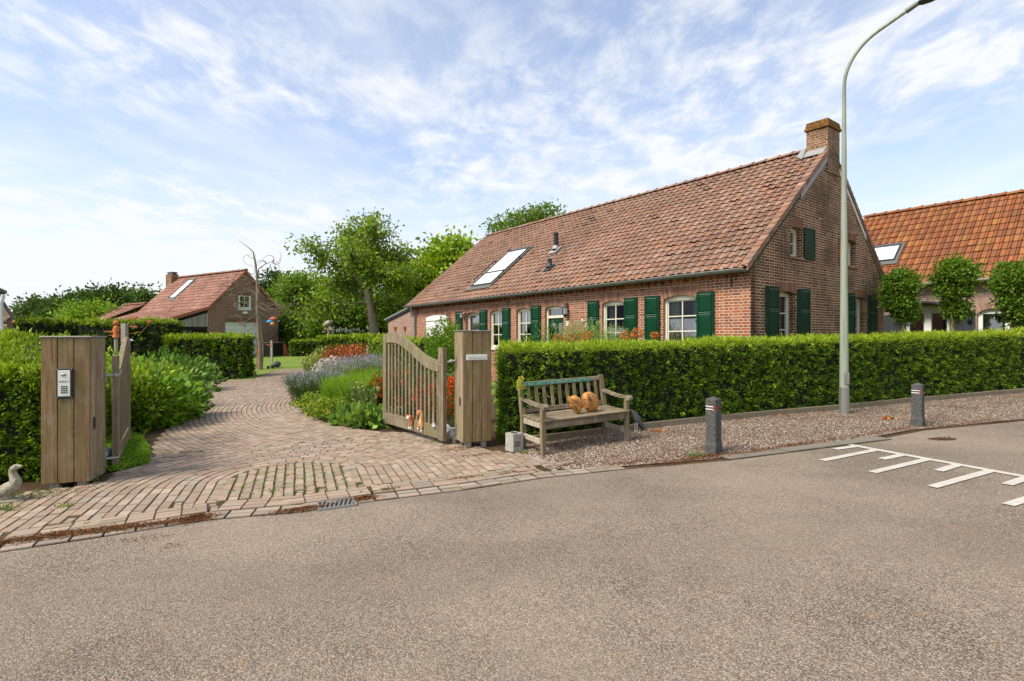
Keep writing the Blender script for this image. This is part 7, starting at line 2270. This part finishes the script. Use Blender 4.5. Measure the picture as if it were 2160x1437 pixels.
# bare tree with curly branches
def bare_tree():
    c = G(549, 779); Z = c.y; X = c.x; g = c.z
    o = empty('bare_tree', 'dead bare tree with curly branches in front of the brick garage', 'tree', tuple(c))
    def L_(px, py, y=0.0): p = W(px, py, Z); return Vector((p.x - X, y, p.z - g))
    mb = MB()
    mb.tube([L_(549, 780), L_(549, 740), L_(545, 690), L_(543, 650), L_(543, 615), L_(542, 580), L_(538, 550), L_(534, 532), L_(524, 522), L_(504, 508)], [.13, .105, .09, .08, .07, .055, .045, .03, .02, .008], 9)
    mb.tube([L_(552, 780), L_(555, 735), L_(550, 690), L_(546, 650)], [.05, .045, .04, .03], 7)
    rnd = random.Random(4)
    def curly(px, py, pts, r):
        P = [L_(*q, rnd.uniform(-.5, .5)) for q in pts]; mb.tube([L_(px, py)] + P, [r] + [r * (1 - .8 * (i + 1) / len(P)) for i in range(len(P))], 6)
        for q in P[1:]:
            for _ in range(2):
                a = rnd.uniform(0, 6.28); R_ = rnd.uniform(.15, .45); pts2 = []
                for i in range(7):
                    t = i / 6; pts2.append(q + Vector((math.cos(a + 2.6 * t) * R_ * t * 1.4, rnd.uniform(-.1, .1), math.sin(a + 2.6 * t) * R_ * t * 1.4)))
                mb.tube(pts2, [r * .4 * (1 - .8 * i / 6) + .006 for i in range(7)], 4)
    curly(543, 578, [(552, 568), (566, 560), (578, 552), (585, 550)], .03)
    curly(542, 560, [(534, 548), (530, 540)], .015)
    for s, pts in (((544, 640), [(556, 650), (564, 640), (572, 655), (585, 662), (590, 650)]), ((544, 655), [(560, 668), (572, 672), (586, 658), (590, 668)]), ((544, 625), [(530, 612), (515, 610), (500, 598), (490, 605)]),
                   ((544, 650), [(528, 655), (515, 640), (500, 636), (485, 622)]), ((545, 660), [(530, 676), (515, 684), (505, 690)]), ((545, 670), [(535, 690), (520, 698), (508, 688)]),
                   ((543, 600), [(530, 590), (515, 582), (505, 585), (520, 575)]), ((543, 610), [(556, 620), (566, 632), (580, 640), (588, 642)]), ((544, 645), [(565, 655), (590, 652), (615, 645), (633, 638)]),
                   ((543, 590), [(520, 600), (500, 595), (480, 600), (468, 605)]), ((544, 635), [(525, 630), (505, 640), (490, 640), (478, 632)])):
        curly(s[0], s[1], pts, .02)
    mb.build('trunk', M_bark_dead, o)
    for (px, py, m, lab, nm) in ((575, 673, M_terra, 'red toy bird hanging in the bare tree', 'hanging_bird'), (568, 679, 'blue', 'blue toy bird hanging in the bare tree', 'hanging_bird'), (575, 684, M_carved, 'orange ball hanging lowest in the bare tree', 'hanging_ball')):
        if m == 'blue': m = mat_plain('blue_paint', (.05, .30, .55), .5)
        p = W(px, py, Z - .4); q = empty(nm, lab, 'ornament', tuple(p)); mb = MB()
        mb.blob((0, 0, 0), (.14, .08, .08) if nm == 'hanging_bird' else (.11, .11, .11))
        if nm == 'hanging_bird': mb.blob((.13, 0, .05), (.06, .05, .05)); mb.raw([(-.12, 0, 0), (-.30, -.03, .10), (-.30, .03, .02)], [(0, 1, 2)]); mb.raw([(-.05, 0, .05), (.03, 0, .05), (-.04, .02, .2)], [(0, 1, 2)])
        mb.build('figure', m, q); mb = MB(); mb.tube([(0, 0, .05), (0, .3, .35)], .006, 4); mb.build('cord', M_black, q)
bare_tree()

# ---------------------------------------------------------------- shrubs and flowers
def bush(label, x, y, r, h, leaf, n, col, name='shrub', cat='shrub', wr=.62, flower=None, group=None, ry=None, up=.3, low=.0, M=None, droop=0.0, hollow=.45, zc=.45, tcol=None):
    g = gz(x, y); o = empty(name, label, cat, (x, y, g), 0, group); ry = ry or r
    d = RNG.normal(size=(n, 3)); d /= np.linalg.norm(d, axis=1, keepdims=True)
    rr = (hollow + (1 - hollow) * RNG.random(n) ** .7)
    wob = 1 + .22 * np.sin(d[:, 0] * 6 + x * 3) * np.cos(d[:, 2] * 5 + y) + .12 * np.sin(d[:, 1] * 11)
    P = np.column_stack([d[:, 0] * r, d[:, 1] * ry, h * zc + d[:, 2] * h * (1 - zc)]) * 1.0
    ctr = np.array([0, 0, h * zc]); P = ctr + (P - ctr) * (rr * wob)[:, None]
    P[:, 2] = np.maximum(P[:, 2], .02 + .05 * RNG.random(n))
    A = d * .8 + RNG.normal(size=(n, 3)) * .45 + np.array([0, 0, up])
    t = np.clip(P[:, 2:3] / h, 0, 1)
    c = shade(n, col, .25)
    if tcol is not None: c = c * (1 - t * .7) + shade(n, tcol, .2) * t * .7
    leaves('foliage', P, A, leaf * RNG.uniform(.6, 1.3, n), leaf * wr * RNG.uniform(.7, 1.2, n), c * np.exp(RNG.normal(size=(n, 1)) * .22), M or M_leaf, o)
    mb = MB()
    for k in range(7):
        q = P[random.randrange(n)]; mb.tube([(random.gauss(0, r * .12), random.gauss(0, ry * .12), 0), (q[0] * .5, q[1] * .5, q[2] * .6), tuple(q)], [.014, .009, .005], 5)
    mb.build('stems', M_bark_green, o)
    if flower:
        fc, fn, fs, zmin = flower
        P2, A2 = [], []
        for _ in range(fn):
            while True:
                q = P[random.randrange(n)]
                if q[2] > h * zmin: break
            dd = Vector((q[0] / r, q[1] / ry, max(.2, q[2] / h))).normalized(); c0 = Vector(q) + dd * leaf * .5
            for _ in range(7): P2.append(c0 + Vector((random.gauss(0, 1), random.gauss(0, 1), random.gauss(0, 1))) * fs * .35); A2.append(dd + Vector((random.gauss(0, 1), random.gauss(0, 1), random.gauss(0, 1))) * .8)
        leaves('flowers', P2, A2, fs, fs * .8, shade(len(P2), fc, .22, .1), M_petal, o)
    return o
def spikes(label, x, y, r, h, n, stem, tip, name='lavender', cat='lavender', tiplen=.12, spread=.55, tipw=.022, ry=None, group=None, w=.010, leafy=0, dens_tip=7):
    """stalks fanning out of one root, each ending in a flower spike"""
    g = gz(x, y); o = empty(name, label, cat, (x, y, g), 0, group); ry = ry or r
    P, A, L, Wd, C = [], [], [], [], []; P2, A2, C2 = [], [], []
    for _ in range(n):
        a = random.random() * 6.283; q = math.sqrt(random.random()); bx, by = math.cos(a) * q * r * .45, math.sin(a) * q * ry * .45
        ln = Vector((math.cos(a) * q * spread, math.sin(a) * q * spread, 1 + random.gauss(0, .08))).normalized(); ln = Vector((ln.x + random.gauss(0, .07), ln.y + random.gauss(0, .07), ln.z)).normalized()
        H_ = h * random.uniform(.72, 1.05)
        p0 = Vector((bx, by, 0)); k = 3
        for s in range(k):
            P.append(p0 + ln * H_ * s / k); A.append(ln + Vector((0, 0, -.04 * s))); L.append(H_ / k * 1.08); Wd.append(w * (1.3 - .3 * s)); C.append(stem)
        for s in range(leafy):
            P.append(p0 + ln * H_ * random.uniform(.1, .85)); A.append(ln + Vector((random.gauss(0, .7), random.gauss(0, .7), random.gauss(0, .3)))); L.append(random.uniform(.05, .09)); Wd.append(w); C.append(stem)
        e = p0 + ln * H_
        if tip is not None:
            for s in range(dens_tip):
                P2.append(e - ln * tiplen * random.random()); A2.append(ln * .6 + Vector((random.gauss(0, .6), random.gauss(0, .6), random.gauss(0, .3))))
    cols = np.array(C) * (1 + RNG.normal(size=(len(C), 1)) * .22)
    leaves('stalks', P, A, np.array(L), np.array(Wd), np.clip(cols, 0.005, .9), M_leaf, o)
    if tip is not None: leaves('flower_spikes', P2, A2, tipw * 1.5, tipw, shade(len(P2), tip, .25, .1), M_petal, o)
    return o
LAV = (.25, .20, .42); LAVP = (.36, .30, .46)
# bed on the right of the drive
def gp_(px, py): p = G(px, py); return p.x, p.y
x, y = gp_(652, 852); spikes('grey green lavender bush spilling over the paving at the tip of the bed', x + .12, y + .05, .68, .84, 1500, (.11, .18, .06), (.32, .30, .38), spread=.72, w=.013, dens_tip=2)
LG = 'lavender drift in the bed'
for i, (px, py, h, lab) in enumerate(((712, 830, 1.02, 'leftmost of the purple lavender clumps in the drift'), (742, 822, 1.06, 'second purple lavender clump from the left in the drift'), (775, 822, 1.08, 'third purple lavender clump from the left in the drift'), (800, 815, 1.05, 'purple lavender clump nearest the gate stile'))):
    x, y = gp_(px, py); spikes(lab, x, y, .5, h, 300, (.20, .30, .07), LAVP, group=LG, spread=.40, dens_tip=4, w=.013)
for (px, py, r, h, n, lab) in ((722, 872, .50, .78, 900, 'fresh green aster clump left of the middle of the bed'), (752, 876, .5, .82, 900, 'fresh green aster clump in the middle of the bed'), (778, 866, .45, .9, 800, 'fresh green aster clump before the red flowers')):
    x, y = gp_(px, py); spikes(lab, x, y, r, h * 1.05, n, (.24, .38, .03), None, name='aster_clump', cat='plant', group='green aster clumps', spread=.35, w=.014, leafy=3)
for (px, py, r, h, n, lab) in ((672, 872, .38, .42, 1500, 'lime flowered lady\'s mantle at the paving edge beside the lavender'), (700, 884, .42, .40, 1500, 'lime flowered lady\'s mantle further right at the paving edge'), (735, 868, .30, .5, 900, 'lime flowered lady\'s mantle inside the bed')):
    x, y = gp_(px, py); bush(lab, x - .05, y + .05, r * 1.15, h, .05, int(n * 1.3), (.16, .25, .03), name='ladys_mantle', cat='plant', flower=((.46, .50, .05), 260, .028, .25), group='lime flowered edging plants', up=.6)
for (px, py, r, h, lab) in ((735, 896, .32, .26, 'big leaved plant at the paving edge, leftmost of three'), (768, 900, .34, .32, 'big leaved plant at the paving edge in the middle of three'), (798, 900, .28, .26, 'big leaved plant at the paving edge beside the gate')):
    x, y = gp_(px, py); bush(lab, x, y + .05, r * 1.1, h * 1.15, .17, 230, (.17, .28, .05), name='broad_leaved_plant', cat='plant', wr=.6, group='broad leaved edging plants', up=.5, hollow=.2, zc=.3)
x, y = gp_(765, 885); spikes('tall pale green phlomis stems in front of the red flowers', x, y + .1, .25, .78, 26, (.17, .25, .07), (.25, .30, .10), name='phlomis', cat='plant', tiplen=.5, tipw=.05, spread=.3, leafy=8, w=.03)
for (px, py, r, h, n, lab) in ((800, 880, .42, .95, 2300, 'red flowering shrub in the bed against the gate'), (840, 880, .5, .85, 2000, 'red flowering shrub seen through the left slats of the gate'), (905, 890, .45, .8, 1800, 'red flowering shrub seen through the right slats of the gate'), (955, 905, .28, .95, 1300, 'red and green shrub between the gate stile and the pier')):
    x, y = gp_(px, py); bush(lab, x + (.1 if px > 830 else 0), y + .5, r, h, .045, n, (.11, .19, .03), flower=((.72, .075, .02), 170, .042, .2), group='red flowering shrubs', hollow=.5, up=.5)
x, y = gp_(718, 800); bush('orange red leaved shrub above the lavender in the bed', x, y + .9, 1.0, 1.28, .12, 1900, (.36, .095, .028), wr=.5, tcol=(.50, .14, .05), hollow=.5, flower=((.5, .36, .3), 40, .05, .3))
x, y = gp_(690, 812); bush('white and pink flowering perennial behind the lime plants', x, y + .3, .62, .92, .05, 1300, (.14, .20, .06), name='white_flowers', cat='plant', flower=((.85, .68, .72), 190, .065, .35), up=.7)
x, y = gp_(655, 800); spikes('yellow green candelabra phlomis behind the lavender tip', x, y, .4, 1.0, 40, (.17, .25, .06), (.36, .40, .10), name='phlomis', cat='plant', tiplen=.7, tipw=.06, spread=.25, leafy=5, w=.025)
x, y = gp_(700, 790); spikes('pale yellow green seed heads left of the orange shrub', x - .5, y, .4, 1.15, 30, (.17, .23, .06), (.38, .36, .12), name='phlomis', cat='plant', tiplen=.7, tipw=.06, spread=.2, leafy=5, w=.025)
x, y = gp_(778, 790); spikes('white foxglove spires between the orange shrub and the gate', x, y, .35, 1.35, 7, (.22, .22, .10), (.70, .62, .55), name='foxglove', cat='flower', tiplen=.45, tipw=.05, spread=.12, dens_tip=30, w=.02)
x, y = gp_(800, 800); bush('yellow green young shrub above the red flowers', x, y + .2, .55, 1.28, .10, 900, (.18, .29, .03))
x, y = gp_(756, 822); bush('leafy underplanting beneath the lavender drift', x, y + .2, 1.3, .55, .06, 4200, (.08, .15, .03), name='underplanting', cat='plant', ry=.6)
x, y = gp_(765, 872); bush('low leafy plants filling the foot of the bed', x, y + .25, 1.0, .45, .06, 3800, (.14, .23, .03), name='underplanting', cat='plant', ry=.5)
x, y = gp_(860, 880); bush('tall leafy plants filling the space behind the gate', x, y + .9, 1.3, .95, .06, 5200, (.09, .16, .03), name='underplanting', cat='plant', ry=.7)
# bed on the left of the drive
for (px, py, r, h, lf, n, col, tc, lab) in (
    (250, 915, .62, 1.18, .10, 2600, (.20, .31, .018), (.30, .40, .05), 'yellow green hydrangea behind the left gate'),
    (225, 880, .8, 1.30, .10, 2600, (.20, .31, .018), (.28, .38, .04), 'yellow green shrub between the intercom pier and the gate'),
    (290, 905, .75, .98, .13, 2400, (.15, .27, .012), (.16, .29, .03), 'glossy bright green shrub right of the left gate'),
    (335, 890, .72, .78, .15, 1900, (.12, .24, .012), (.12, .25, .03), 'arching bright leaved shrub overhanging the paving'),
    (300, 868, .9, 1.12, .12, 2400, (.15, .26, .016), (.26, .34, .06), 'shrub with pale creamy flower heads in the left bed'),
    (340, 830, 1.3, 1.15, .16, 2200, (.085, .17, .025), (.12, .22, .03), 'large leaved fig like shrub against the square clipped hedge'),
    (395, 806, .9, .62, .16, 900, (.085, .17, .025), (.12, .22, .03), 'low trailing large leaved shrub at the foot of the square hedge'),
    (205, 840, 1.3, 1.3, .13, 2200, (.17, .29, .016), (.22, .33, .04), 'tall yellow green shrub at the back of the left bed')):
    x, y = gp_(px, py); bush(lab, x, y + .25, r, h, lf * 1.25, int(n * .75), col, tcol=tc, wr=.5, hollow=.4, up=.35, group='shrubs of the left bed')
x, y = gp_(265, 975)
for poly in ([(-9.5, 3.7), (-5.6, 5.3), (-5.2, 5.65), (-4.6, 6.1), (-4.75, 6.6), (-5.4, 7.6), (-9.5, 7.6)], [(-1.1, 7.4), (-.2, 7.35), (.1, 7.75), (1.2, 9.4), (-.2, 9.9), (-1.2, 8.3)]):
    grid_sheet('bed_soil', poly, -.0085, M_soil, .2)
def ground_cover():
    n = 15000; P, A = [], []
    poly = [g2(212, 1000), g2(250, 996), g2(314, 980), g2(318, 955), g2(300, 925), g2(250, 915), g2(212, 935)]
    xs = [p[0] for p in poly]; ys = [p[1] for p in poly]
    while len(P) < n:
        a, b = random.uniform(min(xs), max(xs)), random.uniform(min(ys), max(ys))
        if in_poly(a, b, poly): P.append((a, b, gz(a, b) + random.uniform(.0, .06))); A.append((random.gauss(0, .6), random.gauss(0, .6), .7))
    o = leaves('ground_cover', P, A, .03, .022, shade(n, (.19, .33, .02), .25), M_leaf); tag(o, kind='stuff')
    grid_sheet('bed_soil', [(-5.1, 6.7), g2(316, 962), g2(366, 892), g2(372, 862), g2(352, 806), (-19, 23), (-19, 8), (-8, 7.5)], -.009, M_soil, .6)
    grid_sheet('bed_soil', [(-1.05, 8.1), g2(900, 915), g2(800, 911), g2(700, 897), g2(650, 875), g2(616, 845), g2(607, 825), g2(615, 805), (-6.5, 23), (-4, 24), (-1, 14), (.5, 9.5)], -.009, M_soil, .6)
ground_cover()
# garden shrubs further back
x, y = (-16.1, 42.0); bush('rounded green shrub standing behind the low lawn hedge', x, y, 1.9, 2.5, .16, 5200, (.12, .21, .016), wr=.5, tcol=(.12, .21, .02))
x, y = (-17.2, 42.0); bush('shaded shrub between the garage corner and the lawn hedge', x, y, 1.8, 3.4, .18, 3600, (.05, .10, .016), wr=.5)
p = fpx(942, -2.9); bush('dense rounded green shrub in front of the farmhouse, left of the letter slot pier', p[0], p[1], .62, 2.05, .075, 6500, (.12, .22, .016), wr=.55, tcol=(.17, .29, .016), hollow=.6)
P = [(-9.6 + random.gauss(0, 1.0), 33, gz(-9, 33) + 1.75 + random.gauss(0, .10)) for _ in range(26)]
o = empty('iris_clump', 'white and purple flowers over the hedge beside the walnut trunk', 'flowers', (-9.6, 33, gz(-9.6, 33)))
Q = []; A = []
for q in P:
    for _ in range(8): Q.append((q[0] + 9.6 + random.gauss(0, .05), random.gauss(0, .05), q[2] - gz(-9.6, 33) + random.gauss(0, .05))); A.append((random.gauss(0, 1), random.gauss(0, 1), random.gauss(0, 1)))
leaves('flowers', Q, A, .09, .08, shade(len(Q), (.66, .66, .70), .15), M_petal, o)
mb = MB()
for q in P[::2]: mb.tube([(q[0] + 9.6, 0, 0), (q[0] + 9.6, 0, q[2] - gz(-9.6, 33))], .01, 4)
mb.build('stems', M_bark_green, o)
# plants showing over the hedge in front of the facade
for (px, s, r, h, n, lab) in ((1112, -1.6, .45, 1.55, 500, 'leafy green stems before the window nearest the front door on its left'), (1142, -1.5, .55, 1.72, 650, 'branching leafy shrub under the shutter left of the front door'), (1175, -1.3, .4, 1.70, 260, 'tall thin leafy stems in front of the green door')):
    x, y = fpx(px, s); bush(lab, x, y, r, h, .12, n, (.12, .23, .03), wr=.3, group='leafy plants before the facade', hollow=.5, up=.6)
for (px, s, r, h, n, lab) in ((1215, -1.2, .5, 1.95, 800, 'feathery light green shrub right of the front door'), (1245, -1.2, .5, 1.92, 800, 'feathery light green shrub under the shutters'), (1280, -1.2, .5, 1.75, 600, 'feathery light green shrub before the middle window')):
    x, y = fpx(px, s); spikes(lab, x, y, r, h, n // 4, (.20, .31, .07), (.30, .38, .14), name='feathery_shrub', cat='shrub', group='feathery shrubs before the facade', spread=.35, leafy=14, w=.014, tipw=.02)
for (px, s, z, r, lab) in ((1178, -1.7, 1.50, .14, 'orange flower head leftmost over the hedge'), (1200, -1.7, 1.50, .15, 'orange flower head second over the hedge'), (1225, -1.7, 1.50, .14, 'orange flower head below the feathery shrub'), (1240, -1.7, 1.56, .11, 'small orange flower head below the feathery shrub'), (1322, -1.6, 1.54, .13, 'orange flower head left of the paired heads'), (1345, -1.6, 1.60, .12, 'orange flower head highest of the pair before the shutter'), (1381, -1.4, 1.54, .07, 'small orange flower head at the foot of the shutter')):
    x, y = fpx(px, s); o = empty('orange_flower', lab, 'flower', (x, y, gz(x, y)), 0, 'orange flower heads over the hedge')
    d = RNG.normal(size=(170, 3)); d /= np.linalg.norm(d, axis=1, keepdims=True)
    leaves('blossom', d * np.array([r, r, r * .7]) * RNG.uniform(.6, 1, (170, 1)) + np.array([0, 0, z]), d, .05, .03, shade(170, (.56, .22, .05), .25), M_petal, o)
    mb = MB()
    for k in range(4): mb.tube([(random.gauss(0, .04), random.gauss(0, .04), 0), (0, 0, z)], .008, 5)
    mb.build('stems', M_bark_green, o)
# tufts at walls, posts and kerbs
def tufts():
    P, A, L, Wd, C = [], [], [], [], []
    for (px, py, n, r, ll, col) in ((195, 1018, 26, .03, .10, (.12, .22, .03)), (70, 1050, 60, .12, .05, (.15, .22, .05)), (150, 1038, 50, .18, .04, (.16, .20, .06)), (1103, 958, 26, .03, .06, (.12, .24, .05)), (1462, 965, 50, .06, .07, (.16, .21, .07)), (1965, 900, 24, .06, .05, (.17, .24, .05)),
                                    (1690, 868, 20, .08, .05, (.15, .24, .05)), (2030, 868, 60, .3, .04, (.17, .24, .05)), (2090, 862, 60, .4, .04, (.17, .24, .05)), (15, 1078, 30, .05, .07, (.18, .22, .08)), (225, 990, 60, .1, .06, (.14, .2, .04)), (930, 935, 60, .15, .05, (.16, .2, .05)), (1570, 883, 60, .12, .07, (.08, .16, .03)),
                                    (820, 1035, 16, .03, .04, (.15, .24, .05)), (575, 1040, 20, .04, .04, (.15, .24, .05)), (140, 1072, 30, .05, .05, (.17, .25, .04))):
        c = G(px, py)
        for _ in range(n):
            P.append((c.x + random.gauss(0, r), c.y + random.gauss(0, r * .6), c.z + .01)); A.append((random.gauss(0, .6), random.gauss(0, .6), 1)); L.append(ll * random.uniform(.6, 1.4)); Wd.append(ll * .22); C.append(col)
    o = leaves('weed_tufts', P, A, np.array(L), np.array(Wd), np.array(C) * (1 + RNG.normal(size=(len(C), 1)) * .2), M_leaf); tag(o, kind='stuff')
tufts()
